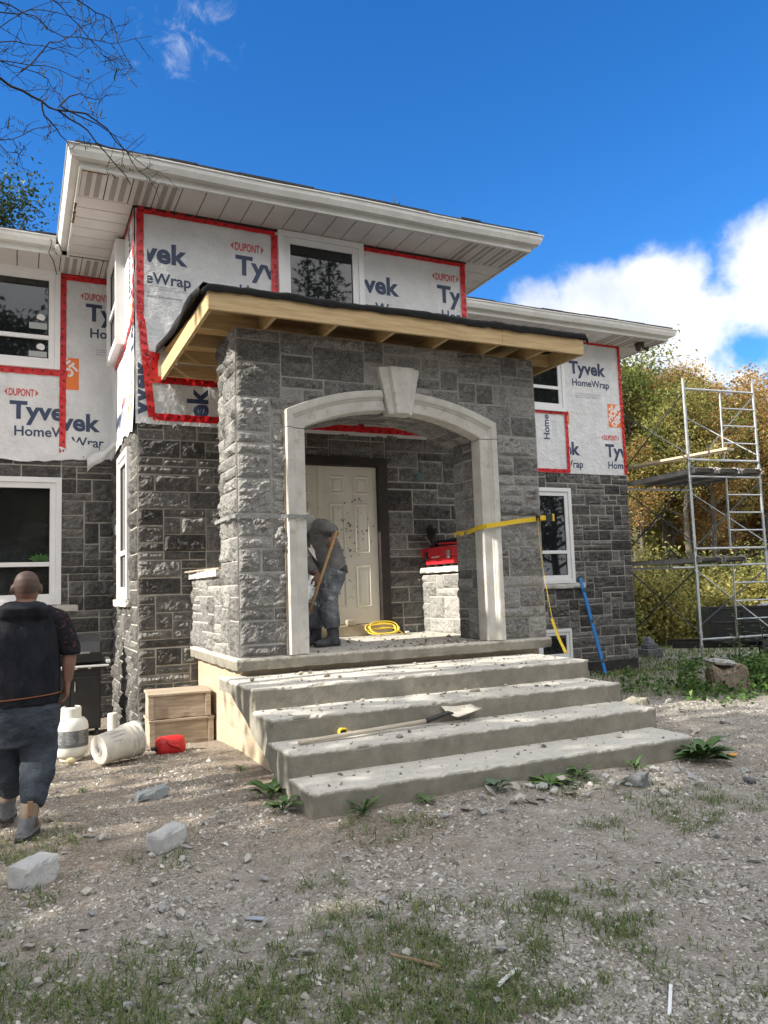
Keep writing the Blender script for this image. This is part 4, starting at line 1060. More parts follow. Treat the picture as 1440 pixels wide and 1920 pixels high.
cut_stone('stone_chunk', (4.75, 4.05), (.09, .06, .04), rad(70), 5, 'small black stone chunk on the gravel, right of the angular one', mat=m_dustcut, amp=.015)
cut_stone('fieldstone', (6.35, 6.95), (.34, .20, .12), rad(10), 6, 'rounded beige rock lying right of the concrete steps', mat=M('beige_rock', (.26,.24,.19), (.38,.35,.29), 8, .95, .6, 40), amp=.03)

# wooden crates
def crate(c, size, rz, label, seed):
    sx, sy, sz = size; e = empty('wooden_crate', (c[0], c[1], c[2]), rz, label=label, cat='crate', group='crates stacked beside the porch')
    rbox('crate_body', m_oldwood, e, -sx/2, sx/2, -sy/2, sy/2, .0, sz, res=.05, amp=.003, chip=.006, seed=seed)
    for s in (-1, 1):
        b = MB(); b.box(s*sx/2-.05 if s > 0 else -sx/2-.004, s*sx/2+.004 if s > 0 else -sx/2+.05, -sy/2-.016, -sy/2-.003, .004, sz-.004); b.build('corner_batten', m_oldwood, e, bevel=.003)
    b = MB(); b.box(-sx/2-.012, sx/2+.012, -sy/2-.02, sy/2+.012, sz-.006, sz+.018); b.build('lid', m_oldwood, e, bevel=.004)
crate((1.555, 8.52, gz(1.5, 8.3)-.02), (.64, .46, .26), rad(-2), 'weathered wooden crate on the dirt, lower one of the stack beside the porch', 3)
crate((1.545, 8.53, gz(1.5, 8.3)+.262), (.62, .48, .24), rad(-4), 'weathered wooden crate topmost of the stack beside the porch', 4)

# bucket on its side
def bucket():
    ax = Vector((.40, .20, .045)).normalized(); o = Vector((.66, 7.44, gz(.7, 7.4)+.138))
    e = empty('plastic_bucket', (o.x, o.y, gz(.7, 7.4)), label='dusty white plastic bucket lying on its side on the dirt', cat='bucket')
    o = Vector((0, 0, .138))
    b = MB(); b.lathe([(.0, .004), (.05, .004), (.052, .0), (.122, 0), (.13, .006), (.146, .27), (.158, .272), (.158, .285), (.148, .288), (.149, .315), (.160, .317), (.160, .33), (.150, .333), (.152, .37), (.162, .372), (.162, .385), (.150, .386), (.146, .36), (.125, .02), (0, .02)], o, 40, axis=ax, cap=False)
    b.build('bucket_body', m_bucket, e, smooth=False)
    b = MB(); b.lathe([(.02, 0), (.045, -.004), (.048, -.004), (.05, .0)], o, 24, axis=ax); b.build('base_ring', m_bucket, e)
    e1 = ax.cross(Vector((0, 0, 1))).normalized(); up = e1.cross(ax)
    hd = MB(); hd.tube([o+ax*.3+e1*(.155*math.cos(t))*(-1)+(up*.155*math.sin(t)-ax*.0)*.0+ax*(.11*math.sin(t))+up*(.16*math.sin(t)) for t in np.linspace(0, math.pi, 14)], .003, 6); hd.build('wire_handle', m_steel, e)
    # printing on the side
    for j, (txt, w, h) in enumerate((('MORTAR', .15, .035), ('shades', .12, .03), ('pails', .08, .022))):
        me = text_mesh(txt, .01); xs = [v.co.x for v in me.vertices]; x0, x1 = min(xs), max(xs)
        bm = bmesh.new(); bm.from_mesh(me)
        a0 = rad(68-19*j)
        for v in bm.verts:
            s = .09+ (v.co.x-x0)/(x1-x0)*w; t = a0-v.co.y*h/.14
            r = .13+.016*s/.27+.0015
            v.co = o+ax*s+(-e1*math.cos(t)*0 + (e1*math.cos(t)+up*math.sin(t)))*r
        m2 = bpy.data.meshes.new('print'); bm.to_mesh(m2); bm.free(); link('printing', m2, M('faded_print', (.20,.21,.24), (.34,.34,.35), 20, .7), e); bpy.data.meshes.remove(me)
bucket()

# red fuel can
def fuel_can():
    e = empty('fuel_can', (1.33, 7.72, gz(1.3, 7.7)), rad(8), label='dusty red plastic fuel can lying beside the wooden crates', cat='fuel can')
    P = []
    b = MB(); rg = []
    for z, a, c in ((.0, .115, .075), (.006, .13, .09), (.05, .14, .098), (.10, .138, .095), (.135, .122, .08), (.15, .10, .06)):
        rg.append((Vector((.01*z, 0, z)), (a, 0, 0), (0, c, 0)))
    n = 28; vs = []
    mb = MB()
    for c, A, B in rg:
        for j in range(n):
            t = 2*math.pi*j/n; q = lambda v: math.copysign(abs(v)**.55, v)
            vs.append(c+Vector(A)*q(math.cos(t))+Vector(B)*q(math.sin(t)))
    k = len(rg); fs = [(i*n+j, i*n+(j+1) % n, (i+1)*n+(j+1) % n, (i+1)*n+j) for i in range(k-1) for j in range(n)]+[tuple(range(n-1, -1, -1)), tuple((k-1)*n+j for j in range(n))]
    mb.add(vs, fs); mb.build('can_body', m_red, e, smooth=True)
    h = MB(); h.tube([(-.05, -.055, .135), (-.055, -.085, .12), (-.02, -.105, .085), (.03, -.103, .07), (.06, -.09, .05)], .016, 10); h.build('handle', m_red, e, smooth=True)
    s = MB(); s.lathe([(.026, 0), (.026, .03), (.018, .034), (.016, .07), (.012, .075)], (-.118, -.02, .055), 16, axis=(-1, -.2, .1)); s.build('spout', m_blacks, e)
    r = MB()
    for x in (.02, .06, .10): r.box(x, x+.012, -.06, .06, .143, .149)
    r.build('rib', m_red, e, bevel=.003)
fuel_can()

# propane tank
def tank():
    e = empty('propane_tank', (.47, 8.05, gz(.47, 8.05)), label='cream propane tank standing on the dirt in front of the black grill', cat='gas tank')
    b = MB(); b.lathe([(.10, .0), (.105, .025), (.10, .03)], n=32); b.build('foot_ring', m_tank, e)
    b = MB(); b.lathe([(.05, .02), (.12, .03), (.145, .06), (.155, .10), (.155, .30), (.147, .345), (.12, .38), (.07, .398), (.03, .402)], n=40); b.build('tank_body', m_tank, e, smooth=True)
    c = MB(); pts = []; n = 26
    for i in range(n): 
        a = rad(130)+rad(290)*i/(n-1); pts.append((Vector((.092*math.cos(a), .092*math.sin(a), .385)), Vector((math.cos(a), math.sin(a), 0)), Vector((0, 0, 1))))
    c.sweep(pts, [(0, 0), (0, .09), (-.01, .105), (-.022, .105), (-.022, .098), (-.006, .088), (-.006, 0)]); c.build('collar', m_tank, e, smooth=False)
    v = MB(); v.lathe([(.02, .40), (.02, .43), (.012, .44), (.012, .46), (.03, .465), (.032, .48), (.0, .482)], n=14); v.build('valve', M('brass_valve', (.45,.32,.1), None, rough=.35, metal=1), e)
    l = MB(); pts = []
    for i in range(22):
        a = rad(-185)+rad(170)*i/21; pts.append((Vector((.1565*math.cos(a), .1565*math.sin(a), .13)), Vector((math.cos(a), math.sin(a), 0)), Vector((0, 0, 1))))
    l.sweep(pts, [(0, 0), (0, .15), (-.001, .15), (-.001, 0)]); lb = l.build('paper_label', M('dark_label', (.07,.075,.08), (.13,.135,.14), 8, .6), e)
    w = MB()
    rr = random.Random(2)
    for blk in range(3):
        a0 = rad(-152+42*blk)
        for i in range(9):
            aw = rad(rr.uniform(18, 32)); z = .265-.0125*i; pts = [(Vector((.1572*math.cos(a0+aw*t), .1572*math.sin(a0+aw*t), z)), Vector((math.cos(a0+aw*t), math.sin(a0+aw*t), 0)), Vector((0, 0, 1))) for t in np.linspace(0, 1, 6)]
            w.sweep(pts, [(0, 0), (.0004, 0), (.0004, .0045), (0, .0045)])
    w.build('label_text', M('label_ink', (.34,.35,.36), None, rough=.6), lb)
    q = MB(); pts = [(Vector((.157*math.cos(a), .157*math.sin(a), .20)), Vector((math.cos(a), math.sin(a), 0)), Vector((0, 0, 1))) for a in np.linspace(rad(-185), rad(-165), 5)]
    q.sweep(pts, [(0, 0), (.0012, 0), (.0012, .075), (0, .075)]); q.build('warning_panel', m_whiteprint, lb)
tank()

# grill
def grill():
    e = empty('barbecue_grill', (.60, 10.3, gz(.6, 10.3)), rad(-3), label='black barbecue grill with a closed lid against the stone wall', cat='grill')
    m_gb = M('grill_black', (.010,.010,.011), (.02,.02,.021), 8, .35)
    b = MB(); b.box(-.36, .33, -.25, .25, .10, .80); cab = b.build('cabinet', m_gb, e, bevel=.008)
    for x0, x1 in ((-.345, -.012), (.0, .32)):
        d = MB(); d.box(x0, x1, -.268, -.252, .13, .72); dr = d.build('cabinet_door', m_gb, e, bevel=.006)
        h = MB(); hx = -.05 if x0 < -.1 else .04; h.tube([(hx, -.27, .55), (hx, -.295, .56), (hx, -.295, .66), (hx, -.27, .67)], .008, 8); h.build('handle', m_steel, dr)
    b = MB(); b.box(-.40, .38, -.30, .24, .80, .86); b.build('control_panel', m_gb, e, bevel=.01)
    for s, (x0, x1) in enumerate(((-.72, -.405), (.385, .44))):
        b = MB(); b.box(x0, x1, -.28, .22, .865, .905); b.build('side_shelf', M('shelf_grey', (.52,.52,.50), (.62,.62,.60), 6, .4), e, bevel=.008)
    f = MB(); f.box(-.40, .42, -.33, -.302, .83, .855); f.build('towel_rail', MAT['shelf_grey'], e, bevel=.006)
    l = MB(); pr = [(-.24, .87), (-.25, 1.0), (-.20, 1.13), (-.08, 1.20), (.10, 1.205), (.22, 1.12), (.24, .87)]
    l.prism([(-.36, y, z) for y, z in pr], (.70, 0, 0)); ld = l.build('lid', m_gb, e, bevel=.02)
    h = MB(); h.tube([(-.22, -.25, 1.0), (-.22, -.29, 1.0), (.20, -.29, 1.0), (.20, -.25, 1.0)], .012, 10); h.build('lid_handle', m_steel, ld, smooth=True)
    for x in (-.32, .29):
        for y in (-.2, .2):
            w = MB(); w.lathe([(.0, -.015), (.045, -.015), (.05, 0), (.045, .015), (0, .015)], (x, y, .05), 16, axis=(1, 0, 0), cap=False); w.build('castor', m_blacks, e)
    k = MB()
    for x in (-.25, -.1, .05, .2): k.lathe([(.022, 0), (.02, .02), (0, .022)], (x, -.302, .83-.0), 12, axis=(0, -1, 0), cap=False)
    k.build('knob', m_steel, e)
grill()
b = MB(); b.lathe([(.05, 0), (.055, .01), (.055, .27), (.05, .28)], (1.02, 9.75, gz(1, 9.75)), 16); tag(b.build('white_canister', m_tank), 'small white canister on the dirt by the grill', 'canister')
rr_ = MB(); rr_.ball((0, 0, .03), (.045, .035, .03), 12, 8); o = rr_.build('yellow_sponge', M('sponge_yellow', (.55,.47,.26), (.65,.58,.36), 15, .9, .6, 60), smooth=True, label='pale yellow lump lying in front of the propane tank', cat='sponge'); o.location = (.45, 7.72, gz(.45, 7.7))

# shovel, tape measure
def shovel():
    e = empty('shovel', (1.9, 5.42, .376), label='square mouth shovel with a long wooden handle lying on the third step', cat='shovel')
    A = Vector((-.06, .015, .02)); B = Vector((1.06, .135, .045)); d = (B-A).normalized()
    b = MB(); b.tube([A, A+d*.02, A.lerp(B, .5), B], [.013, .0165, .0175, .017], 12); b.build('handle', m_ash, e, smooth=True)
    C = B+d*.20+Vector((0, 0, .035)); b = MB(); b.tube([B-d*.02, B+d*.08+Vector((0, 0, .012)), C, C+d*.05+Vector((0, 0, -.012))], [.0195, .021, .016, .012], 12); b.build('socket', m_blacks, e, smooth=True)
    # blade: slightly dished square plate, tilted up against the riser
    bl = bmesh.new(); n = 9; vs = []; sd = Vector((-.34, .86, .38)).normalized(); fwd = Vector((.95, .25, .12)).normalized(); up = fwd.cross(sd)
    V_ = []
    for i in range(n):
        for j in range(n):
            s, t = i/(n-1), j/(n-1)-.5
            w = .205*(.93+.07*s); V_.append(tuple(C+fwd*(.02+.27*s)+sd*(w*t)+up*(.02*abs(t*2)**2.2+.014*(s-.2)**2-.012)))
    bl.free(); ii = np.arange(n*n).reshape(n, n)
    me = npmesh('blade', V_, np.stack([ii[:-1, :-1], ii[1:, :-1], ii[1:, 1:], ii[:-1, 1:]], -1).reshape(-1, 4))
    o = link('blade', me, M('mortar_caked_steel', (.42,.38,.31), (.62,.58,.50), 9, .7, .3, 40, c3=(.2,.18,.15), s3=14, f3=(.58,.7)), e, smooth=True); so = o.modifiers.new('s', 'SOLIDIFY'); so.thickness = .004
shovel()
def tape_measure():
    e = empty('tape_measure', (2.24, 5.575, .376), rad(8), label='small yellow and black tape measure beside the shovel handle', cat='tape measure')
    b = MB(); b.prism([(-.036, -.018, 0), (.036, -.018, 0), (.038, -.018, .03), (.03, -.018, .058), (-.02, -.018, .064), (-.036, -.018, .045)], (0, .036, 0)); b.build('case', m_yellow, e, bevel=.005)
    b = MB(); b.box(-.03, .02, -.0205, -.0185, .012, .05); b.box(.036, .046, -.012, .012, .0, .02); b.build('grip', m_blacks, e)
tape_measure()

# blue spirit level leaning on the wall
def level():
    A = Vector((9.66, 11.18, gz(9.66, 11.18)+.01)); B = Vector((9.455, 11.515, 1.56)); d = (B-A).normalized()
    e = empty('spirit_level', A, label='long blue spirit level leaning against the stone wall', cat='level')
    B = B-A; A = Vector((0, 0, 0)); L_ = B.length; up = Vector((0, -1, .2))
    b = MB(); b.bar(A+d*.02, B-d*.02, .062, .026, up); b.build('beam', m_blue, e, bevel=.003)
    for p, q in ((A, A+d*.02), (B-d*.02, B)): c = MB(); c.bar(p, q, .065, .029, up); c.build('end_cap', m_blacks, e)
    for t in (.16, .55, .86): c = MB(); c.bar(d*(L_*t-.035), d*(L_*t+.035), .04, .030, up); c.build('vial', M('vial_window', (.05,.06,.05), None, rough=.2), e)
level()

# straps
def ribbon(name, pts, w, mat, wide, parent=None, th=.003, **k):
    """flat webbing through pts; wide = direction of its width at every point"""
    b = MB(); n = len(pts); vs = []
    W = [Vector(q) for q in (wide if isinstance(wide, list) else [wide]*n)]
    P_ = [Vector(p) for p in pts]
    for i, p in enumerate(P_):
        t = (P_[min(i+1, n-1)]-P_[max(i-1, 0)]).normalized(); ww = W[i].normalized(); nn = t.cross(ww).normalized()
        for a, c in ((-1, -1), (1, -1), (1, 1), (-1, 1)): vs.append(p+ww*w/2*a+nn*th/2*c)
    fs = [(i*4+j, i*4+(j+1) % 4, (i+1)*4+(j+1) % 4, (i+1)*4+j) for i in range(n-1) for j in range(4)]+[(3, 2, 1, 0), tuple((n-1)*4+j for j in range(4))]
    b.add(vs, fs); return b.build(name, mat, parent, **k)
ys = empty('ratchet_strap', (5.3, 7.0, 0), label='yellow ratchet strap tied around the right porch pier with its tail hanging', cat='strap'); ys.location = (0, 0, 0)
ribbon('webbing', [(4.565, 7.74, 2.06), (4.555, 7.4, 2.07), (4.515, 7.14, 2.095), (4.518, 7.05, 2.10), (4.535, 7.0, 2.105), (4.75, 6.99, 2.13), (4.85, 6.985, 2.145), (5.0, 7.015, 2.165), (5.2, 7.02, 2.185), (5.33, 7.02, 2.195), (5.375, 7.07, 2.20), (5.38, 7.4, 2.2), (5.375, 7.74, 2.19)], .05, m_yellow, (0, 0, 1), ys)
b = MB(); b.box(5.20, 5.28, 6.985, 7.025, 2.165, 2.225); b.box(5.305, 5.40, 6.965, 7.03, 2.155, 2.245); bk = b.build('ratchet', m_blacks, ys, bevel=.006)
b = MB(); b.box(5.23, 5.305, 6.975, 6.99, 2.168, 2.222); b.box(5.385, 5.41, 6.96, 7.035, 2.16, 2.24); b.build('ratchet_handle', m_yellow, bk, bevel=.004)
ribbon('strap_tail', [(5.20, 6.98, 2.19), (5.185, 6.97, 2.12), (5.20, 6.975, 1.9), (5.235, 6.98, 1.6), (5.29, 6.99, 1.3), (5.34, 7.0, 1.05), (5.375, 6.98, .90), (5.40, 6.96, .82), (5.43, 6.93, .70)], .02, m_yellow, [(.7, .7, 0)]*5+[(.5, .85, 0)]*2+[(1, .3, 0)]*2, ys)
ribbon('strap_tail', [(5.33, 7.0, 1.08), (5.37, 6.975, .92), (5.395, 6.95, .82), (5.44, 6.92, .705)], .042, m_yellow, (1, .25, .1), ys)
gs = empty('grey_strap', (2.1, 7.0, 0), label='faded grey strap tied around the left porch pier', cat='strap'); gs.location = (0, 0, 0)
ribbon('webbing', [(1.785, 7.74, 2.185), (1.782, 7.4, 2.19), (1.785, 7.1, 2.19), (1.81, 7.025, 2.19), (1.95, 7.022, 2.19), (2.25, 7.022, 2.19), (2.31, 7.0, 2.19), (2.4, 6.998, 2.19), (2.50, 7.03, 2.19), (2.535, 7.07, 2.19), (2.54, 7.3, 2.19), (2.50, 7.74, 2.19)], .036, M('grey_webbing', (.17,.175,.17), (.24,.245,.235), 30, .8), (0, 0, 1), gs)

# loose board on the left knee wall
o = rbox('loose_board', m_oldwood, None, -.17, .17, -.68, .62, 0, .022, res=.06, amp=.002, chip=.003, seed=9, label='thin loose board lying on the left knee wall cap', cat='board'); o.location = (1.95, 8.50, 1.728); o.rotation_euler = (.0, rad(-1.5), rad(4))

# tools on the right knee wall
def tools():
    e = empty('tool_box', (5.06, 8.70, 1.727), rad(90), label='red plastic tool box with black latches on the pale knee wall', cat='tool box')
    b = MB(); b.box(-.36, .36, -.13, .17, .03, .13); b.build('box_body', m_toolred, e, bevel=.012)
    b = MB(); b.box(-.42, .42, -.16, .19, .13, .25); b.build('tray', m_toolred, e, bevel=.014)
    b = MB()
    for x in (-.42, -.22, .0, .2, .40): b.box(x-.016, x+.016, .188, .204, .135, .245)
    b.build('rib', m_toolred, e, bevel=.004)
    for x in (-.30, .28):
        b = MB(); b.box(x-.03, x+.03, .19, .215, .10, .20); b.build('latch', m_steel if x < 0 else m_blacks, e, bevel=.006)
    b = MB()
    for x in (-.3, -.12, .1, .3): b = MB(); b.box(x-.03, x+.03, -.1, .16, 0, .03); b.build('foot', m_blacks, e)
    b = MB(); b.tube([(-.07, .2, .13), (-.07, .235, .12), (.07, .235, .12), (.07, .2, .13)], .009, 8); b.build('handle', m_steel, e)
    s = empty('folded_tripod', (5.06, 8.70, 1.727+.25), rad(90), label='black folded tripod stand lying on the red tool box', cat='tripod')
    for k, (y, z) in enumerate(((-.05, .03), (.04, .035), (.0, .075))):
        b = MB(); b.tube([(-.46, y*1.0, z), (.40, y*1.5, z+.02)], [.016, .013], 8); b.build('leg', m_blacks, s)
    b = MB(); b.ball((.40, 0, .07), (.09, .07, .06), 12, 8); b.build('head', m_blacks, s, smooth=True)
    b = MB(); b.tube([(.32, .1, .05), (.42, .12, .15), (.52, .10, .19), (.55, .02, .12)], .008, 8); b.build('strap', M('grey_cord', (.3,.3,.28), None), s)
    t = MB(); t.bar((-.40, .08, .03), (.1, .1, .05), .03, .02); t.build('red_bar', m_toolred, s, bevel=.004)
    k = empty('black_shovel_head', (5.02, 9.02, 1.98), 0, label='black scoop resting on top of the tripod against the wall', cat='scoop')
    V_ = []; n = 8
    for i in range(n):
        for j in range(n):
            u, v = i/(n-1), j/(n-1)-.5
            V_.append((-.03+.05*u-.06*(1-abs(v*2)**2), -.12+.26*u, .06+.26*v*(1-.25*u)+.17*u))
    ii = np.arange(n*n).reshape(n, n); o = link('blade', npmesh('blade', V_, np.stack([ii[:-1, :-1], ii[1:, :-1], ii[1:, 1:], ii[:-1, 1:]], -1).reshape(-1, 4)), m_blacks, k, smooth=True); so = o.modifiers.new('s', 'SOLIDIFY'); so.thickness = .006
    b = MB(); b.tube([(.0, -.1, .06), (.04, -.5, .05)], .014, 8); b.build('shaft', m_blacks, k)
tools()

# coiled cord by the door
def cord():
    rr = random.Random(4); pts = []
    for i in range(150):
        t = i/149*2*math.pi*6; r = .19+.02*math.sin(t*.37)+rr.uniform(-.004, .004)
        tilt = .55+.25*math.sin(t*.21)
        pts.append((r*1.05*math.cos(t), r*.42*math.sin(t)-.02+.05*math.sin(t*.5), .02+max(0, (math.sin(t)*.5+.5))*.20*tilt+.006*math.sin(t*3)))
    pts = [(.30, -.06, .012), (.24, -.10, .012)]+pts
    b = MB(); b.tube(pts, .0075, 8); o = b.build('coiled_cord', m_rope, smooth=True, label='yellow cord lying coiled in front of the cream door', cat='cord'); o.location = (4.16, 8.93, .885)
    b = MB(); b.lathe([(.016, 0), (.02, .01), (.02, .05), (.012, .06)], (.30, -.055, .018), 12, axis=(1, .2, 0)); b.build('plug', m_tank, o)
cord()
# brick and mesh panel in the porch
o = rbox('half_brick', M('dusty_brick', (.34,.29,.22), (.45,.40,.32), 9, .95, .5, 60), None, -.06, .06, -.04, .04, 0, .07, res=.02, amp=.006, chip=.01, seed=5, label='dusty half brick on the door sill', cat='brick'); o.location = (3.80, 9.09, 1.02)
pm = MB(); W_, H_ = .52, .62
for i in range(14): pm.box(i*W_/13-.006, i*W_/13+.006, -.004, .004, 0, H_)
for j in range(16): pm.box(0, W_, -.0055, .0055, j*H_/15-.006, j*H_/15+.006)
o = pm.build('mesh_panel', M('beige_mesh', (.50,.46,.36), None, rough=.7), label='beige mesh panel standing against the door beside the worker', cat='panel'); o.location = (2.72, 8.75, .885); o.rotation_euler = (rad(-9), 0, rad(4))
ctx = MB(); ctx.box(2.70, 3.26, 8.885, 8.90, .885, 1.50); o = ctx.build('backing_board', m_door, label='cream backing board behind the beige mesh panel', cat='board')

# ------------------------------------------------------------------ scaffold
def scaffold():
    e = empty('scaffold_tower', (10.68, 9.9, gz(10.7, 9.9)), rad(-6.3), label='galvanised scaffold tower of three lifts beside the house corner', cat='scaffold')
    z0 = gz(10.7, 9.9); D = Vector((0, 1.80, 0)); W = 1.57; H = 1.575
    def frame_(org, k, name='end_frame', back=False):
        zb = .42+H*k-z0+(-.02)
        b = MB(); o = Vector(org)
        for x in (0, W): b.tube([o+Vector((x, 0, zb-.14)), o+Vector((x, 0, zb+H-(.14 if k == 2 else 0)))], .0245, 10)
        if k < 2 or not back: b.tube([o+Vector((0, 0, zb+H-.30)), o+Vector((W, 0, zb+H-.30))], .021, 10)
        if not back: b.tube([o+Vector((0, 0, zb)), o+Vector((W, 0, zb))], .021, 10)
        lx = W*.50
        if not back: b.tube([o+Vector((lx, 0, zb)), o+Vector((lx+.02, 0, zb+H-.30))], .016, 8)
        for j in (range(1, 4) if not back else ()): z = zb+(H-.30)*j/4; b.tube([o+Vector((lx, 0, z)), o+Vector((W, 0, z))], .014, 8)
        for x in (0, W):
            for dz in (.12, H-.38): b.tube([o+Vector((x-.035, 0, zb+dz)), o+Vector((x+.035, 0, zb+dz))], .013, 6)
            b.lathe([(.030, -.04), (.030, .04)], o+Vector((x, 0, zb-.10)), 10)
        f = b.build(name, m_steel, e, smooth=False)
        return zb
    for k in range(3):
        for org in (Vector((0, 0, 0)), D):
            zb = frame_(org, k, back=org.y > .5)
        for x in (0, W):
            o = Vector((x, 0, 0))
            for a, c in ((.12, H-.38), (H-.38, .12)):
                b = MB(); b.tube([o+Vector((.0, .02, zb+a)), o+D+Vector((0, -.02, zb+c))], .0125, 8); b.build('cross_brace', m_darksteel if x == 0 else m_steel, e)
    top = .42+H*3-z0
    for org in (Vector((0, 0, 0)), D):
        for x in (0, W):
            b = MB(); b.tube([org+Vector((x, 0, top-.16)), org+Vector((x, 0, top-.13))], .0245, 10); b.build('top_pin', m_steel, e)
            zg = gz(10.7+org.x+x, 9.9+org.y)-z0
            b = MB(); b.tube([org+Vector((x, 0, zg)), org+Vector((x, 0, .42-z0))], .018, 8); b.box(org.x+x-.07, org.x+x+.07, org.y-.07, org.y+.07, zg, zg+.012); b.build('base_jack', m_steel, e)
    d = D.normalized(); sdx = Vector((1, 0, 0))
    def deck(x, z, w, mat):
        a = Vector((x+w/2, -.10, z)); c = a+D*1.07; b = MB(); 
        b.bar(a, c, w, .012); 
        for s in (-1, 1): b.bar(a+sdx*s*(w/2-.012)-Vector((0, 0, .04)), c+sdx*s*(w/2-.012)-Vector((0, 0, .04)), .024, .09)
        for t in np.linspace(.05, .95, 9): q = a.lerp(c, t)-Vector((0, 0, .03)); b.bar(q-sdx*w/2, q+sdx*w/2, .03, .045)
        for s in (-1, 1): b.tube([a+sdx*s*(w/2-.04)-Vector((0, .02, .02)), a+sdx*s*(w/2-.04)+Vector((0, .12, .03))], .018, 6)
        b.build('deck_plank', mat, e)
    z2 = .42+H*2-z0-.30+.03+.09
    for x in (.02, .55, 1.07): deck(x, z2, .48, m_plankal)
    z1 = .42+H-z0-.30+.03+.09
    deck(.02, z1, .48, m_plankal); deck(.55, z1, .48, m_plankal)
scaffold()
bo = MB(); bo.bar((10.98, 11.85, 3.69), (11.40, 9.60, 3.72), .235, .042); tag(bo.build('scaffold_board', m_board, bevel=.004), 'long bare wooden board laid across the upper scaffold rails', 'board')

# ------------------------------------------------------------------ dump trailer with rubble, broken concrete block
def trailer():
    z0 = gz(15.5, 13.4); e = empty('dump_trailer', (14.6, 13.25, z0), rad(-38), label='black dump trailer loaded with rubble behind the scaffold', cat='trailer')
    m_tb = M('trailer_black', (.008,.008,.009), (.018,.018,.019), 6, .3)
    b = MB(); b.box(0, 4.2, 0, 1.7, .50, .56); b.box(0, 4.2, 0, .05, .56, 1.28); b.box(0, 4.2, 1.65, 1.7, .56, 1.28); b.box(0, .05, .05, 1.65, .56, 1.28); b.box(4.15, 4.2, .05, 1.65, .56, 1.28)
    b.box(-.02, 4.22, -.03, .06, 1.28, 1.34); b.box(-.02, 4.22, -.025, -.001, .94, .99)
    for x in (.0, .7, 1.4, 2.1, 2.8, 3.5, 4.1): b.box(x, x+.07, -.04, -.0015, .56, 1.28)
    b.build('bed', m_tb, e, bevel=.008)
    b = MB(); b.box(-.8, 4.2, .3, .42, .36, .5); b.box(-.8, 4.2, 1.28, 1.4, .36, .5); b.build('chassis', m_tb, e)
    for x in (1.35, 2.2):
        w = MB(); w.lathe([(.20, -.1), (.30, -.1), (.345, -.07), (.35, 0), (.345, .07), (.30, .1), (.2, .1)], (x, -.10, .35), 28, axis=(0, -1, 0)); wo = w.build('tyre', m_blacks, e, smooth=True)
        r = MB(); r.lathe([(.205, .04), (.21, .09), (.195, .095), (.17, .05), (.06, .07), (.05, .10), (0, .10)], (x, -.10, .35), 24, axis=(0, -1, 0), cap=False)
        for k in range(8):
            a = 2*math.pi*k/8; c = Vector((x+.13*math.cos(a), -.165, .35+.13*math.sin(a))); r.bar(c-Vector((math.cos(a), 0, math.sin(a)))*.05, c+Vector((math.cos(a), 0, math.sin(a)))*.06, .05, .02, (0, 1, 0))
        r.build('rim', M('white_rim', (.62,.64,.66), None, rough=.3), wo)
    f = MB(); pts = [(Vector((1.78+.86*math.cos(a), -.22, .36+.44*math.sin(a))), Vector((math.cos(a), 0, math.sin(a))), Vector((0, 1, 0))) for a in np.linspace(rad(10), rad(170), 14)]
    f.sweep(pts, [(0, 0), (.02, 0), (.02, .21), (0, .21)]); f.build('fender', m_tb, e)
    rk = MB(); rr = random.Random(6)
    for k in range(150):
        x, y = rr.uniform(.15, 4.0), rr.uniform(.12, 1.6); h = 1.0+.35*math.exp(-((x-1.8)/1.3)**2)*rr.uniform(.5, 1); s = rr.uniform(.06, .16)
        R = Matrix.Rotation(rr.uniform(0, 6), 3, Vector((rr.random(), rr.random(), rr.random()+.1)).normalized()); rk.ball((x, y, h), (s, s*.7, s*.5), 6, 4, R)
    rk.box(.1, 4.1, .1, 1.6, .57, 1.05); o = rk.build('rubble_load', m_cut, e); o['kind'] = 'stuff'
trailer()
def stump():
    c = (8.45, 7.42); e = empty('concrete_footing', (c[0], c[1], gz(*c)-.03), rad(-22), label='broken brown pebbled concrete footing lying among the weeds by the scaffold', cat='concrete footing')
    m_pc = M('pebbled_concrete', (.17,.125,.09), (.32,.26,.20), 34, .95, 1.0, 60, dist=.02, c3=(.10,.075,.06), s3=55, f3=(.55,.65))
    sk = lambda P: P+np.stack([.06*np.sin(P[:, 1]*7)-.12*P[:, 2], .05*np.sin(P[:, 0]*9), -.10*P[:, 0]*(P[:, 2] > .05)+.05*np.sin(P[:, 0]*11+P[:, 1]*7)*(P[:, 2] > .15)], 1)
    rbox('footing_body', m_pc, e, -.27, .27, -.22, .22, 0, .34, res=.028, amp=.022, chip=.045, seed=91, nscale=6, skew=sk)
    rbox('broken_top', m_cut, e, -.25, .06, -.17, .19, .35, .415, res=.03, amp=.014, chip=.03, seed=92, skew=lambda P: P+np.stack([0*P[:, 0], 0*P[:, 0], -.12*P[:, 0]], 1))
stump()
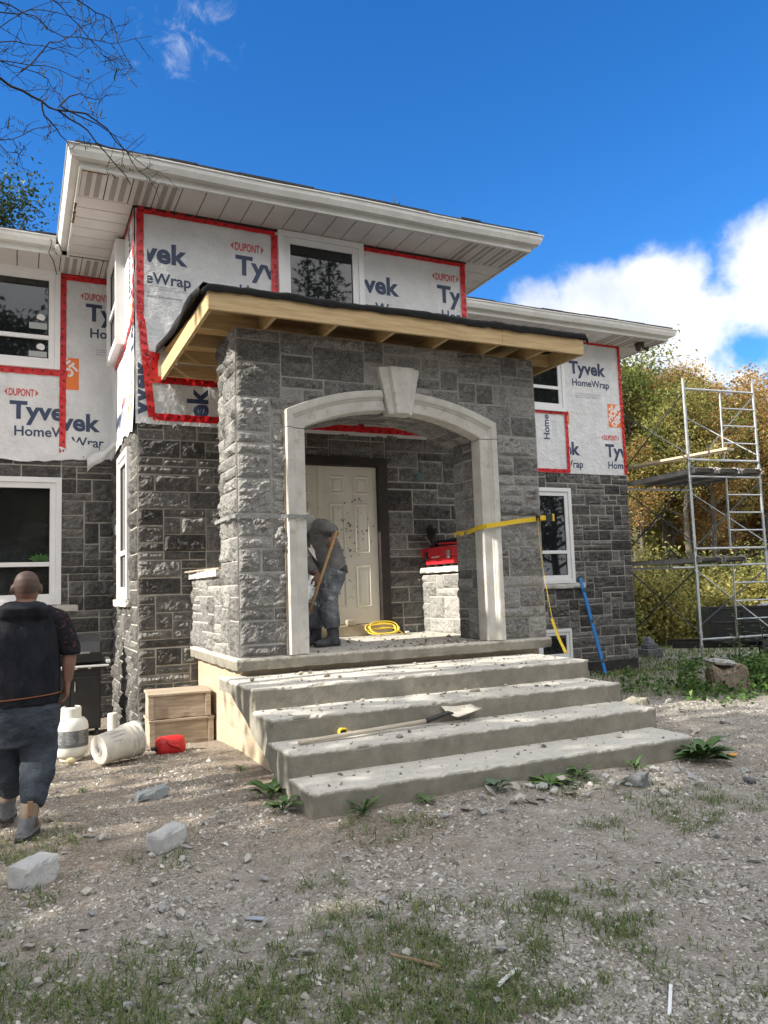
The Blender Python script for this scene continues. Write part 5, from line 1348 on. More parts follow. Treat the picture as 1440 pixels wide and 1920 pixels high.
# ------------------------------------------------------------------ people
m_skin = M('warm_skin', (.145,.072,.047), (.20,.10,.066), 7, .55, .15, 60, dist=.002)
m_scalp = M('shaved_head_skin', (.055,.036,.029), (.10,.055,.041), 9, .6, .15, 120, dist=.002)
m_navyhood = M('navy_fleece', (.011,.012,.016), (.022,.023,.029), 8, .95, .7, 11, dist=.03, spec=.15, stretch=(1.4, 1, .7))
m_camo = M('camo_sleeve', (.010,.011,.015), (.016,.017,.022), 8, .95, .2, 200, dist=.002, spec=.15, c3=(.10,.036,.026), s3=34, f3=(.57,.62), stretch=(1, 1, 1.8))
m_jog = M('slate_joggers', (.042,.051,.066), (.068,.080,.098), 5, .95, .9, 12, dist=.035, spec=.15, stretch=(1, 1, 1.3))
m_boot = M('tan_boot_suede', (.18,.14,.105), (.26,.205,.155), 10, .9, .3, 90, dist=.003)
m_bootdust = M('dusty_boot_rubber', (.10,.105,.115), (.17,.175,.185), 12, .9, .3, 60)
m_sole = M('dark_sole', (.02,.02,.02), (.04,.04,.04), 12, .8)
m_grey = M('charcoal_hoodie', (.12,.118,.116), (.20,.195,.19), 6, .95, .8, 14, dist=.03, spec=.15)
m_hoodpale = M('dusty_hood', (.36,.34,.31), (.44,.42,.39), 8, .95, .25, 200, dist=.002)
m_cargo = M('dusty_cargo_cloth', (.09,.097,.108), (.22,.235,.255), 6, .95, .9, 17, dist=.03, c3=(.30,.31,.32), s3=11, f3=(.56,.66), spec=.15)
m_bootgrey = M('dusty_black_boot', (.035,.037,.042), (.09,.095,.105), 12, .9, .3, 60)

def hand(mb, wrist, palm_dir, side, normal, curl=.5, s=1.0):
    """palm and five fingers; side = towards the thumb, normal = back of the hand"""
    w = Vector(wrist); d = Vector(palm_dir).normalized(); sd = Vector(side); sd = (sd-d*sd.dot(d)).normalized(); nn = Vector(normal); nn = (nn-d*nn.dot(d)-sd*nn.dot(sd)).normalized()
    mb.rings([(w-d*.02, sd*.026*s, nn*.020*s), (w+d*.01*s, sd*.030*s, nn*.019*s), (w+d*.045*s, sd*.041*s, nn*.017*s), (w+d*.078*s, sd*.042*s, nn*.015*s), (w+d*.095*s, sd*.038*s, nn*.011*s)], 16)
    for k, (off, ln, r) in enumerate(((.031, .072, .0088), (.0105, .082, .0092), (-.010, .076, .0088), (-.030, .060, .0078))):
        p = w+d*.088*s+sd*off*s; pts = [w+d*.06*s+sd*off*.9*s, p]; a = .25*curl
        for seg, f in enumerate((.45, .32, .25)):
            a += curl*(.75+.12*k) if seg else curl*.5
            dd = (d*math.cos(a)-nn*math.sin(a)+sd*off*1.2).normalized(); p = p+dd*ln*f*s; pts.append(p)
        mb.tube(pts, [r*s*1.05, r*s*1.08, r*s, r*s*.95, r*s*.72], 10)
    p = w+d*.025*s+sd*.026*s; t1 = (d*.62+sd*.70-nn*.25).normalized(); t2 = (d*.85+sd*.2-nn*.5*max(curl, .3)).normalized()
    mb.tube([w+d*.012*s+sd*.01*s, p, p+t1*.036*s, p+t1*.036*s+t2*.03*s, p+t1*.036*s+t2*.05*s], [.014*s, .0135*s, .0112*s, .0102*s, .0075*s], 10)
def head(mb, c, f, up, s=1.0):
    """skull, jaw, nose, brow, ears; f = facing direction"""
    c = Vector(c); f = Vector(f).normalized(); up = Vector(up); up = (up-f*up.dot(f)).normalized(); sd = f.cross(up)
    q = lambda a, b, z: c+f*a*s+sd*b*s+up*z*s
    rg = []
    for z, a0, ry, rx in ((-.118, .045, .030, .030), (-.105, .035, .045, .055), (-.07, .02, .060, .078), (-.03, .008, .072, .088), (.01, .0, .078, .096), (.05, -.004, .077, .096), (.085, -.008, .062, .078), (.105, -.008, .040, .052), (.114, -.008, .014, .018)):
        rg.append((q(a0, 0, z), sd*ry*s, f*rx*s))
    mb.rings(rg, 24)
    mb.tube([q(.092, 0, .025), q(.104, 0, .0), q(.118, 0, -.022), q(.10, 0, -.033)], [.008*s, .011*s, .0145*s, .010*s], 10)
    for k in (-1, 1):
        mb.tube([q(.082, .012*k, .032), q(.088, .03*k, .036), q(.074, .055*k, .030)], [.008*s, .009*s, .007*s], 8)
        mb.ball(q(.080, .03*k, .012), .0125*s, 10, 6)
        R = Matrix((sd, f, up)).transposed()
        mb.ball(q(-.004, .084*k, -.004), (.015*s, .020*s, .034*s), 12, 8, R)
    mb.tube([q(.088, -.024, -.062), q(.100, 0, -.058), q(.088, .024, -.062)], [.006*s, .009*s, .006*s], 8); mb.tube([q(.086, -.02, -.074), q(.096, 0, -.074), q(.086, .02, -.074)], [.006*s, .010*s, .006*s], 8)
def folds(amp, sc, seed, st=(1, 1, 2.2)):
    return lambda co: amp*(1-np.abs(fbm(co*sc*np.array(st), 3, seed)*2-1)-.75)+amp*.5*(fbm(co*sc*2.2, 3, seed+5)-.5)
def boot(e, heel, toe, ank, top, mats, s=1.0, name='boot'):
    heel, toe, ank, top = map(Vector, (heel, toe, ank, top)); d = (toe-heel); L_ = d.length; d.normalize(); up = Vector((0, 0, 1)); up = (up-d*up.dot(d)).normalized(); sd = d.cross(up)
    b = MB(); b.rings([(heel-d*.012+up*.035, sd*.030, up*.030), (heel+d*.03+up*.045, sd*.043, up*.048), (heel+d*.10+up*.05, sd*.043, up*.055), (heel+d*L_*.55+up*.042, sd*.046, up*.042), (heel+d*L_*.78+up*.034, sd*.052, up*.032), (heel+d*L_*.95+up*.028, sd*.042, up*.026), (heel+d*L_*1.02+up*.024, sd*.018, up*.014)], 18)
    b.rings([(heel+d*.06+up*.04, sd*.045, d*.062), (ank, sd*.056, d*.068), (ank.lerp(top, .6), sd*.058, d*.068), (top, sd*.060, d*.068)], 18)
    bme = crumple(fuse(b, .007, 3), folds(.003, 14, 2)); bo_ = link(name, bme, [mats[0], mats[1]], e, smooth=True)
    cz = np.zeros(len(bme.polygons)*3, np.float32); bme.polygons.foreach_get('center', cz); cz = cz.reshape(-1, 3)
    bme.polygons.foreach_set('material_index', (cz[:, 2] < heel.z+.132).astype(np.int32))
    t = MB(); t.rings([(heel-d*.015+up*.03, sd*.036, up*.014), (heel+d*.05+up*.028, sd*.049, up*.022), (heel+d*L_*.6+up*.026, sd*.052, up*.024), (heel+d*L_*.85+up*.026, sd*.055, up*.026), (heel+d*L_*1.0+up*.022, sd*.035, up*.018)], 18); link('lower', fuse(t, .007, 3), mats[1], bo_, smooth=True)
    so = MB(); pts = []
    for t_, w in ((-.02, .030), (.02, .043), (.3, .040), (.45, .040), (.75, .053), (.95, .040), (1.03, .018)): pts.append((heel+d*L_*t_, w))
    poly = [p+sd*w for p, w in pts]+[p-sd*w for p, w in reversed(pts)]
    so.prism([p-up*.008 for p in poly], up*.024); so.build('sole', mats[2], bo_, bevel=.004)
    return bo_

def walking_man():
    X, Y, Z0 = .01, 5.60, 0
    e = empty('person', (X, Y, gz(X, Y)), label='man with shaved head walking away in navy hoodie, slate joggers and tan work boots', cat='person')
    e.location = (0, 0, 0)
    b = MB(); head(b, (.052, 5.60, 1.558), (.05, 1, -.12), (0, .1, 1))
    b.rings([((.045, 5.585, 1.48), (.068, 0, 0), (0, .068, 0)), ((.03, 5.585, 1.42), (.085, 0, 0), (0, .08, 0)), ((.02, 5.60, 1.33), (.19, 0, 0), (0, .10, 0)), ((.01, 5.60, 1.1), (.20, 0, 0), (0, .13, 0)), ((.01, 5.60, .85), (.19, 0, 0), (0, .13, 0))], 20)
    for sg, el, wr in ((1, (.315, 5.60, 1.13), (.302, 5.585, .945)), (-1, (-.33, 5.62, 1.13), (-.33, 5.70, .95))):
        sh_ = Vector((.01+sg*.19, 5.60, 1.35)); el, wr = Vector(el), Vector(wr)
        b.tube([sh_, sh_.lerp(el, .5), el, el.lerp(wr, .35), wr], [.06, .058, .047, .046, .029], 14)
        hand(b, wr, (-.05*sg, -.02, -1), (0, 1, .0), (sg, 0, 0), .55, 1.05)
    for sg, kn, an in ((1, (.15, 5.62, .48), (.085, 5.49, .17)), (-1, (-.10, 5.78, .48), (-.06, 5.88, .18))):
        hp = Vector((.01+sg*.10, 5.60, .88)); b.tube([hp, Vector(kn), Vector(kn).lerp(Vector(an), .4), Vector(an)], [.10, .06, .058, .04], 14)
        d = Vector((.26, .95, 0)) if sg > 0 else Vector((.1, 1, -.1)); b.tube([Vector(an), Vector(an)+d*.05-Vector((0, 0, .09)), Vector(an)+d*.15-Vector((0, 0, .12))], [.04, .04, .025], 12)
    body = fuse(b, .0065, 3); bo_ = link('body', body, [m_skin, m_scalp], e, smooth=True)
    cz = np.zeros(len(body.polygons)*3, np.float32); body.polygons.foreach_get('center', cz); cz = cz.reshape(-1, 3)
    body.polygons.foreach_set('material_index', ((cz[:, 2] > 1.53+.05*(cz[:, 1]-5.6)).astype(np.int32)))
    h = MB(); ax = (1, 0, 0)
    h.rings([((.0, 5.60, .815), (.248, 0, 0), (0, .175, 0)), ((.0, 5.60, .87), (.258, 0, 0), (0, .185, 0)), ((.0, 5.60, 1.0), (.258, 0, 0), (0, .19, 0)), ((.005, 5.60, 1.15), (.25, 0, 0), (0, .185, 0)), ((.01, 5.595, 1.28), (.25, 0, 0), (0, .165, 0)), ((.015, 5.59, 1.375), (.235, 0, 0), (0, .135, 0)), ((.02, 5.58, 1.43), (.15, 0, 0), (0, .105, 0)), ((.03, 5.58, 1.465), (.095, 0, 0), (0, .085, 0))], 30)
    h.rings([((.03, 5.50, 1.33), (.09, 0, 0), (0, .03, 0)), ((.03, 5.475, 1.38), (.145, 0, 0), (0, .055, 0)), ((.035, 5.475, 1.43), (.155, 0, 0), (0, .07, .0)), ((.04, 5.495, 1.465), (.115, 0, 0), (0, .070, .02))], 24)
    hm = crumple(fuse(h, .009, 5), folds(.020, 3.6, 7, (1.5, 1.2, 1.2))); hd = link('hoodie', hm, m_navyhood, e, smooth=True)
    st = MB(); pts = [(Vector((.0+.266*math.cos(a), 5.60+.192*math.sin(a), .868+.012*math.cos(a))), Vector((math.cos(a), math.sin(a), 0)), Vector((0, 0, 1))) for a in np.linspace(0, 2*math.pi, 60)]
    st.sweep(pts, [(0, 0), (.003, .001), (.003, .006), (0, .007)]); st.build('orange_piping', M('orange_piping', (.22,.07,.03), None, rough=.8), hd)
    for sg, el in ((1, (.318, 5.60, 1.115)), (-1, (-.33, 5.62, 1.12))):
        s_ = MB(); sh_ = Vector((.01+sg*.195, 5.595, 1.365)); el = Vector(el)
        s_.tube([sh_-Vector((sg*.06, 0, -.01)), sh_+Vector((sg*.03, 0, -.03)), sh_.lerp(el, .5)+Vector((sg*.018, 0, 0)), el+Vector((0, 0, .03)), el], [.085, .090, .080, .070, .066], 18)
        link('sleeve', crumple(fuse(s_, .008, 4), folds(.006, 9, 3)), m_camo, hd, smooth=True)
    t = MB()
    t.rings([((0, 5.6, .92), (.215, 0, 0), (0, .15, 0)), ((0, 5.60, .82), (.235, 0, 0), (0, .17, 0)), ((0.01, 5.60, .70), (.225, 0, 0), (0, .16, 0)), ((.02, 5.61, .56), (.15, 0, 0), (0, .12, 0))], 26)
    t.tube([(.118, 5.60, .80), (.128, 5.61, .62), (.135, 5.625, .48), (.125, 5.58, .36), (.10, 5.52, .26), (.088, 5.495, .20)], [.145, .124, .108, .10, .086, .066], 22)
    t.tube([(-.11, 5.62, .80), (-.095, 5.70, .62), (-.07, 5.76, .48), (-.045, 5.79, .36), (-.03, 5.84, .27), (-.03, 5.86, .21)], [.15, .135, .12, .112, .095, .066], 22)
    link('joggers', crumple(fuse(t, .009, 4), folds(.026, 4.2, 21, (1.2, 1.2, 1.6))), m_jog, e, smooth=True)
    g = gz(.05, 5.5)
    boot(e, (.035, 5.40, g+.006), (.115, 5.665, g+.006), (.075, 5.475, .14), (.088, 5.495, .225), (m_boot, m_bootdust, m_sole))
    boot(e, (-.055, 5.83, g+.03), (-.035, 6.09, g+.015), (-.05, 5.86, .16), (-.035, 5.86, .24), (m_boot, m_bootdust, m_sole))
    pl = MB(); pl.box(.068, .10, 5.405, 5.413, .155, .245); pl.build('pull_tab', M('tan_webbing', (.25,.15,.09), None, rough=.9), e, bevel=.002)
walking_man()

def worker():
    e = empty('person', (3.0, 7.85, .88), label='worker in charcoal hoodie and dusty cargo trousers bent over a long tool', cat='person'); e.location = (0, 0, 0)
    f = Vector((-.75, -.05, -.6)); b = MB()
    head(b, (2.765, 7.86, 2.185), f, (-.55, 0, .8))
    b.tube([(2.80, 7.87, 2.14), (2.88, 7.88, 2.10), (2.98, 7.89, 1.98), (3.07, 7.89, 1.80)], [.06, .11, .13, .13], 18)
    b.tube([(2.88, 7.70, 2.14), (2.985, 7.54, 2.085), (2.965, 7.475, 2.03)], [.055, .045, .030], 14)
    hand(b, (2.965, 7.475, 2.035), (-.25, -.05, -1), (-.8, -.3, 0), (.3, -.9, .2), 1.15, 1.08)
    b.tube([(2.82, 8.04, 2.10), (2.78, 7.90, 1.84), (2.815, 7.64, 1.65)], [.055, .046, .030], 14)
    hand(b, (2.822, 7.62, 1.645), (.05, -.25, -.9), (-.8, 0, .1), (.6, -.8, .2), 1.15, 1.08)
    for y, kx, hx, ax in ((7.79, 2.985, 3.09, 3.035), (8.0, 2.91, 3.07, 2.92)):
        b.tube([(hx, y, 1.74), (kx, y, 1.42), (ax, y, 1.0)], [.10, .06, .04], 14); b.tube([(ax, y, 1.0), (ax-.06, y, .93), (ax-.16, y, .915)], [.04, .04, .025], 10)
    link('body', fuse(b, .0065, 3), m_skin, e, smooth=True)
    up = Vector((-.42, 0, .9)).normalized(); bk = Vector((.9, 0, .42)).normalized(); lat = Vector((0, 1, 0))
    h = MB()
    h.rings([((3.085, 7.89, 1.68), bk*.165, lat*.20), ((3.065, 7.89, 1.77), bk*.175, lat*.215), ((3.03, 7.89, 1.88), bk*.17, lat*.215), ((2.99, 7.89, 1.98), bk*.165, lat*.21), ((2.94, 7.885, 2.07), bk*.15, lat*.205), ((2.89, 7.88, 2.135), bk*.12, lat*.17), ((2.845, 7.87, 2.17), bk*.09, lat*.10)], 26)
    h.tube([(2.88, 7.745, 2.155), (2.93, 7.66, 2.15), (2.985, 7.555, 2.095), (2.972, 7.50, 2.055)], [.085, .08, .065, .052], 16)
    h.tube([(2.84, 8.02, 2.12), (2.785, 7.93, 1.88), (2.80, 7.75, 1.72), (2.815, 7.675, 1.665)], [.085, .07, .058, .050], 16)
    hm = crumple(fuse(h, .009, 4), folds(.016, 5, 31, (1, 1, 1.5))); hd = link('hoodie', hm, m_grey, e, smooth=True)
    k = MB(); k.ball((2.775, 7.86, 2.195), (.118, .105, .125), 18, 12); k.tube([(2.80, 7.86, 2.2), (2.86, 7.865, 2.16)], [.11, .11], 14)
    link('hood', crumple(fuse(k, .008, 4), folds(.006, 9, 33)), m_hoodpale, hd, smooth=True)
    k = MB(); k.tube([(2.70, 7.86, 2.11), (2.74, 7.86, 2.07), (2.79, 7.87, 2.06)], [.06, .07, .06], 14); link('face_mask', fuse(k, .008, 3), m_blacks, e, smooth=True)
    b2 = MB(); b2.rings([((3.10, 7.89, 1.62), (.17, 0, .04), lat*.2), ((3.09, 7.89, 1.70), (.165, 0, .05), lat*.2)], 22); link('dark_shirt', fuse(b2, .01, 2), m_blacks, e, smooth=True)
    t = MB(); t.rings([((3.09, 7.89, 1.78), (.14, 0, .03), lat*.18), ((3.085, 7.89, 1.66), (.155, 0, .03), lat*.19), ((3.07, 7.89, 1.56), (.13, 0, 0), lat*.15)], 22)
    t.tube([(3.085, 7.79, 1.68), (3.04, 7.785, 1.55), (2.995, 7.78, 1.42), (3.01, 7.78, 1.27), (3.03, 7.78, 1.13), (3.035, 7.78, 1.08)], [.135, .125, .108, .10, .098, .085], 20)
    t.tube([(3.07, 8.0, 1.68), (2.98, 8.0, 1.55), (2.91, 8.0, 1.42), (2.91, 8.0, 1.27), (2.92, 8.0, 1.13), (2.925, 8.0, 1.07)], [.13, .12, .105, .098, .095, .085], 20)
    t.rings([((3.04, 7.68, 1.43), (.06, 0, 0), (0, .03, 0)), ((3.03, 7.672, 1.50), (.07, 0, 0), (0, .032, 0)), ((3.06, 7.675, 1.58), (.065, 0, 0), (0, .028, 0))], 12)
    link('cargo_trousers', crumple(fuse(t, .009, 3), folds(.022, 7, 41, (1, 1, 1.8))), m_cargo, e, smooth=True)
    boot(e, (3.105, 7.775, .892), (2.825, 7.74, .892), (3.045, 7.775, 1.02), (3.035, 7.78, 1.13), (m_bootgrey, m_bootgrey, m_sole))
    boot(e, (2.985, 8.0, .892), (2.71, 7.97, .892), (2.93, 8.0, 1.02), (2.925, 8.0, 1.12), (m_bootgrey, m_bootgrey, m_sole))
worker()
ho = empty('long_handled_hoe', (2.6, 7.6, .88), label='long wooden handled hoe held by the bent worker', cat='hoe')
A, B = Vector((2.985, 7.435, 2.09)), Vector((2.62, 7.66, .96)); A -= Vector((2.6, 7.6, .88)); B -= Vector((2.6, 7.6, .88))
b = MB(); b.tube([A, A.lerp(B, .5), B], .0155, 12); b.build('handle', M('oiled_wood_handle', (.30,.17,.07), (.40,.24,.11), 6, .6, stretch=(6, 6, 1)), ho, smooth=True)
b = MB(); b.prism([B+Vector((-.02, -.08, -.075)), B+Vector((-.02, .08, -.075)), B+Vector((.0, .06, .03)), B+Vector((0, -.06, .03))], (-.006, 0, 0)); b.build('blade', m_darksteel, ho, bevel=.001)
# ------------------------------------------------------------------ ground sheet
def axis(parts):
    out = []
    for a, b, s in parts: out += list(np.arange(a, b, s))
    return np.array(out+[parts[-1][1]])
gx = axis([(-900, -100, 80), (-100, -20, 10), (-20, -4, 1), (-4, -1, .12), (-1, 7.5, .04), (7.5, 12, .08), (12, 22, .4), (22, 60, 2), (60, 900, 60)])
gy = axis([(-600, -60, 60), (-60, -10, 5), (-10, .8, .5), (.8, 7.8, .04), (7.8, 12.5, .09), (12.5, 24, .4), (24, 70, 3), (70, 1200, 70)])
GX, GY = np.meshgrid(gx, gy, indexing='ij')
p3 = np.stack([GX, GY, 0*GX], -1)
near = np.exp(-np.maximum(0, np.hypot(GX-3, GY-5)-9)/4)
GZ = ground_z(GX, GY)+near*(.05*(fbm(p3*.9, 3, 1)-.5)+.028*(fbm(p3*4, 4, 2)-.5)+.012*(fbm(p3*15, 3, 3)-.5))
far = np.hypot(GX-10, GY-15); GZ = GZ-.5*sstep(far, 12, 60)
def zones(x, y):
    """0..1: grass, brown dirt"""
    p = np.stack([x, y, 0*x], -1)
    n = fbm(p*1.1+5, 4, 71); n2 = fbm(p*3.5, 3, 72)
    def bl(cx, cy, rx, ry, a): return a*np.exp(-((x-cx)/rx)**2-((y-cy)/ry)**2)
    gbase = bl(.1, 3.3, .7, .5, .30)+bl(.7, 3.15, .5, .5, .26)+bl(1.1, 2.8, .5, .35, .24)+bl(1.75, 3.2, .45, .3, .26)+bl(1.5, 2.5, .45, .3, .30)+bl(.65, 4.6, .4, .3, .22)+bl(.3, 5.5, .45, .35, .24)
    gbase = gbase+bl(3.0, 3.85, .55, .22, .22)+bl(2.6, 3.1, .5, .25, .16)+bl(2.1, 4.35, .3, .2, .30)+bl(-.3, 4.0, .4, .5, .2)+bl(3.6, 4.45, .5, .2, .15)+bl(1.4, 3.8, .5, .3, .18)+bl(2.2, 2.2, .5, .3, .15)+bl(4.0, 4.0, .9, .4, .12)
    lawn = sstep(x-6.4+(y-8)*.1, 0, 1.6)*sstep(y, 6.0, 8.0)
    lawn = lawn*(1-sstep(8.6-y-(x-6)*.5, 0, 1.2))
    g = np.clip(sstep(gbase+(n-.5)*.75+(n2-.5)*.6, .13, .40)*(gbase > .02), 0, 1)
    g = np.maximum(g, np.clip(lawn*1.3+(n2-.5)*.6*(lawn > .02), 0, 1))
    d = .35*sstep(y, 3.0, 4.0)*(1-sstep(x, 2.0, 4.0))+sstep(y+(x-1.5)*-.10, 4.2, 5.2)*(1-sstep(x, 5.4, 6.6))+.7*np.exp(-((x-5.2)/.9)**2-((y-4.45)/.35)**2)+.7*np.exp(-((x-2.1)/.5)**2-((y-4.3)/.35)**2)
    d = np.clip(d+(n-.5)*.9, 0, 1)
    return g, d
gr_, di_ = zones(GX, GY)
nx_, ny_ = GX.shape; ii = np.arange(nx_*ny_).reshape(nx_, ny_)
gm_ = npmesh('ground', np.stack([GX, GY, GZ], -1).reshape(-1, 3), np.stack([ii[:-1, :-1], ii[1:, :-1], ii[1:, 1:], ii[:-1, 1:]], -1).reshape(-1, 4), attrs={'grass': gr_.ravel(), 'dirt': di_.ravel()})
def ground_mat():
    m = bpy.data.materials.new('gravel_ground'); m.use_nodes = True; nt = m.node_tree; N = nt.nodes; L = nt.links; b = N['Principled BSDF']; b.inputs['Roughness'].default_value = .95; b.inputs['Specular IOR Level'].default_value = .2
    tc = N.new('ShaderNodeTexCoord'); v = tc.outputs['Object']
    def no(s, d=8, r=.62):
        n = N.new('ShaderNodeTexNoise'); n.inputs['Scale'].default_value = s; n.inputs['Detail'].default_value = d; n.inputs['Roughness'].default_value = r; L.new(v, n.inputs['Vector']); return n.outputs['Fac']
    def vor(s, out='Color', f='F1'):
        n = N.new('ShaderNodeTexVoronoi'); n.inputs['Scale'].default_value = s; n.feature = f; L.new(v, n.inputs['Vector']); return n.outputs[out]
    def ramp(f, *cols):
        r = N.new('ShaderNodeValToRGB'); L.new(f, r.inputs[0]); e = r.color_ramp.elements
        while len(e) < len(cols): e.new(.5)
        for i, (p, c) in enumerate(cols): e[i].position = p; e[i].color = (*c, 1)
        return r.outputs[0]
    def mix(f, a, c):
        n = N.new('ShaderNodeMix'); n.data_type = 'RGBA'
        if isinstance(f, float): n.inputs[0].default_value = f
        else: L.new(f, n.inputs[0])
        L.new(a, n.inputs[6]); L.new(c, n.inputs[7]); return n.outputs[2]
    def ma(op, a, c, clamp=False):
        n = N.new('ShaderNodeMath'); n.operation = op; n.use_clamp = clamp
        for i, q in ((0, a), (1, c)):
            if isinstance(q, (float, int)): n.inputs[i].default_value = q
            else: L.new(q, n.inputs[i])
        return n.outputs[0]
    def at(nm):
        a = N.new('ShaderNodeAttribute'); a.attribute_name = nm; return a.outputs['Fac']
    def sep(c):
        s = N.new('ShaderNodeSeparateColor'); L.new(c, s.inputs[0]); return s.outputs[0]
    stones = mix(.5, ramp(sep(vor(75)), (0, (.19, .17, .145)), (.5, (.36, .335, .30)), (.85, (.47, .45, .41)), (1, (.60, .58, .54))), ramp(sep(vor(190)), (0, (.16, .145, .12)), (.6, (.37, .345, .31)), (1, (.54, .52, .48))))
    fines = ramp(no(40), (.3, (.15, .13, .105)), (.7, (.33, .30, .26)))
    gravel = mix(ramp(no(7), (.35, (0, 0, 0)), (.65, (1, 1, 1))), fines, stones)
    dirt = mix(ramp(sep(vor(120)), (.72, (0, 0, 0)), (.8, (1, 1, 1))), ramp(no(26), (.3, (.095, .066, .045)), (.5, (.215, .165, .12)), (.75, (.36, .30, .235))), stones)
    soil = ramp(no(30), (.3, (.055, .052, .030)), (.7, (.13, .115, .075)))
    c = mix(ma('ADD', ma('MULTIPLY', at('dirt'), .75), ma('MULTIPLY', ma('SUBTRACT', no(9), .5), .8), True), gravel, dirt)
    c = mix(ma('MULTIPLY', at('grass'), .12, True), c, soil)
    L.new(c, b.inputs['Base Color'])
    h = ma('ADD', ma('MULTIPLY', vor(75, 'Distance'), -.6), ma('ADD', ma('MULTIPLY', vor(190, 'Distance'), -.3), no(60)))
    bn = N.new('ShaderNodeBump'); bn.inputs['Strength'].default_value = .9; bn.inputs['Distance'].default_value = .012; L.new(h, bn.inputs['Height']); L.new(bn.outputs[0], b.inputs['Normal'])
    return m
link('ground', gm_, ground_mat(), smooth=True, kind='structure')
# height lookup on the built sheet
def surf(x, y):
    x = np.asarray(x, float); y = np.asarray(y, float)
    i = np.clip(np.searchsorted(gx, x)-1, 0, len(gx)-2); j = np.clip(np.searchsorted(gy, y)-1, 0, len(gy)-2)
    u = (x-gx[i])/(gx[i+1]-gx[i]); v = (y-gy[j])/(gy[j+1]-gy[j])
    return GZ[i, j]*(1-u)*(1-v)+GZ[i+1, j]*u*(1-v)+GZ[i, j+1]*(1-u)*v+GZ[i+1, j+1]*u*v
R_ = np.random.RandomState(77)
def free(x, y):
    ok = ~((x > 1.62) & (x < 5.12) & (y > 4.70)); ok &= ~((x > 1.15) & (y > 9.1) & (x < 5.9)); ok &= ~(y > 11.4) | (x > 11); return ok

# ------------------------------------------------------------------ gravel
OCT = np.array([[1,0,0],[-1,0,0],[0,1,0],[0,-1,0],[0,0,1],[0,0,-1],[.6,.6,.5],[-.6,.6,.5],[.6,-.6,.5],[-.6,-.6,.5]])
from itertools import combinations
def _hull():
    bm = bmesh.new()
    for p in OCT: bm.verts.new(p)
    bmesh.ops.convex_hull(bm, input=bm.verts); bmesh.ops.triangulate(bm, faces=bm.faces); bm.verts.index_update()
    vs = np.array([tuple(v.co) for v in bm.verts]); fs = np.array([[v.index for v in f.verts] for f in bm.faces]); bm.free(); return vs, fs
HV_, HF_ = _hull()
OV = np.array([[1,0,-.2],[-1,0,-.2],[0,1,-.1],[0,-1,-.1],[.3,.2,.9],[-.35,-.15,.8]])
OF = np.array([[0,2,4],[2,1,5],[2,5,4],[1,3,5],[3,0,4],[3,4,5]])
def stones_mesh(x, y, z, s, flat, seed, small=False):
    HV, HF = (OV, OF) if small else (HV_, HF_)
    n = len(x); R = np.random.RandomState(seed)
    V = np.repeat(HV[None], n, 0)*(1+.45*(R.rand(n, len(HV), 1)-.5)*1.6)
    V = V*np.stack([s*R.uniform(.8, 1.5, n), s*R.uniform(.6, 1.0, n), s*flat], -1)[:, None]
    a = R.uniform(0, 6.28, n); t1 = R.normal(0, .25, n); c, sn = np.cos(a), np.sin(a)
    X = V[..., 0]*c[:, None]-V[..., 1]*sn[:, None]; Y = V[..., 0]*sn[:, None]+V[..., 1]*c[:, None]; Z = V[..., 2]+X*np.sin(t1)[:, None]
    P = np.stack([X+x[:, None], Y+y[:, None], Z+(z+s*flat*.35)[:, None]], -1).reshape(-1, 3)
    F = (HF[None]+(np.arange(n)*len(HV))[:, None, None]).reshape(-1, 3)
    T = np.repeat(R.beta(2.2, 2, n), len(HV))
    return P, F, T
m_gravel = attr_mat('gravel_stone', 'tone', [(0, (.09,.085,.075)), (.4, (.27,.25,.22)), (.75, (.44,.42,.385)), (1, (.68,.66,.61))], nscale=60, namt=.15, bump=.4, bscale=160, dist=.004)
n = 150000
y = 1.7*np.exp(R_.rand(n)*math.log(8.6/1.7)); x = -.5-.05*y+R_.rand(n)*(1.0+1.32*y)
cl = fbm(np.stack([x*1.6, y*1.6, 0*x], -1), 4, 33); g_, d_ = zones(x, y)
keep = free(x, y) & (R_.rand(n) < (.25+1.6*np.clip(cl-.35, 0, 1)*2)*(1-.3*g_)*(1-.35*d_)) & (y < 8.6)
x, y = x[keep], y[keep]; s = np.clip(np.exp(R_.normal(math.log(.0058), .5, len(x)))*(.8+.05*y), .003, .024)
P_, F_, T_ = stones_mesh(x, y, surf(x, y), s, R_.uniform(.35, .8, len(x)), 5, small=True)
link('gravel', npmesh('gravel', P_, F_, attrs={'tone': T_}), m_gravel, kind='stuff', label='loose grey crushed gravel strewn over the driveway', cat='gravel')
# spoil of crumbs and mortar crumbs on the steps and the porch floor
xs_, ys_, zs_ = [], [], []
for (x0, x1, y0, y1, z, k) in ((1.75, 5.05, 6.2, 7.0, .714, 200), (1.75, 5.0, 5.70, 6.14, .544, 170), (1.75, 4.98, 5.24, 5.65, .377, 90), (1.75, 4.9, 4.8, 5.18, .214, 70), (2.6, 4.8, 7.1, 9.0, .882, 260), (2.6, 5.3, 7.06, 7.3, .882, 120)):
    xx = R_.uniform(x0, x1, k); yy = y1-(y1-y0)*R_.rand(k)**(1.0 if z > .8 else 1.5); ok = (z < .8) | ((xx > 2.5) & (xx < 4.85)); xs_.append(xx[ok]); ys_.append(yy[ok]); zs_.append(np.full(ok.sum(), z))
x, y, z = map(np.concatenate, (xs_, ys_, zs_)); s = np.clip(np.exp(R_.normal(math.log(.0075), .6, len(x))), .003, .032)
P_, F_, T_ = stones_mesh(x, y, z, s, R_.uniform(.3, .8, len(x)), 6)
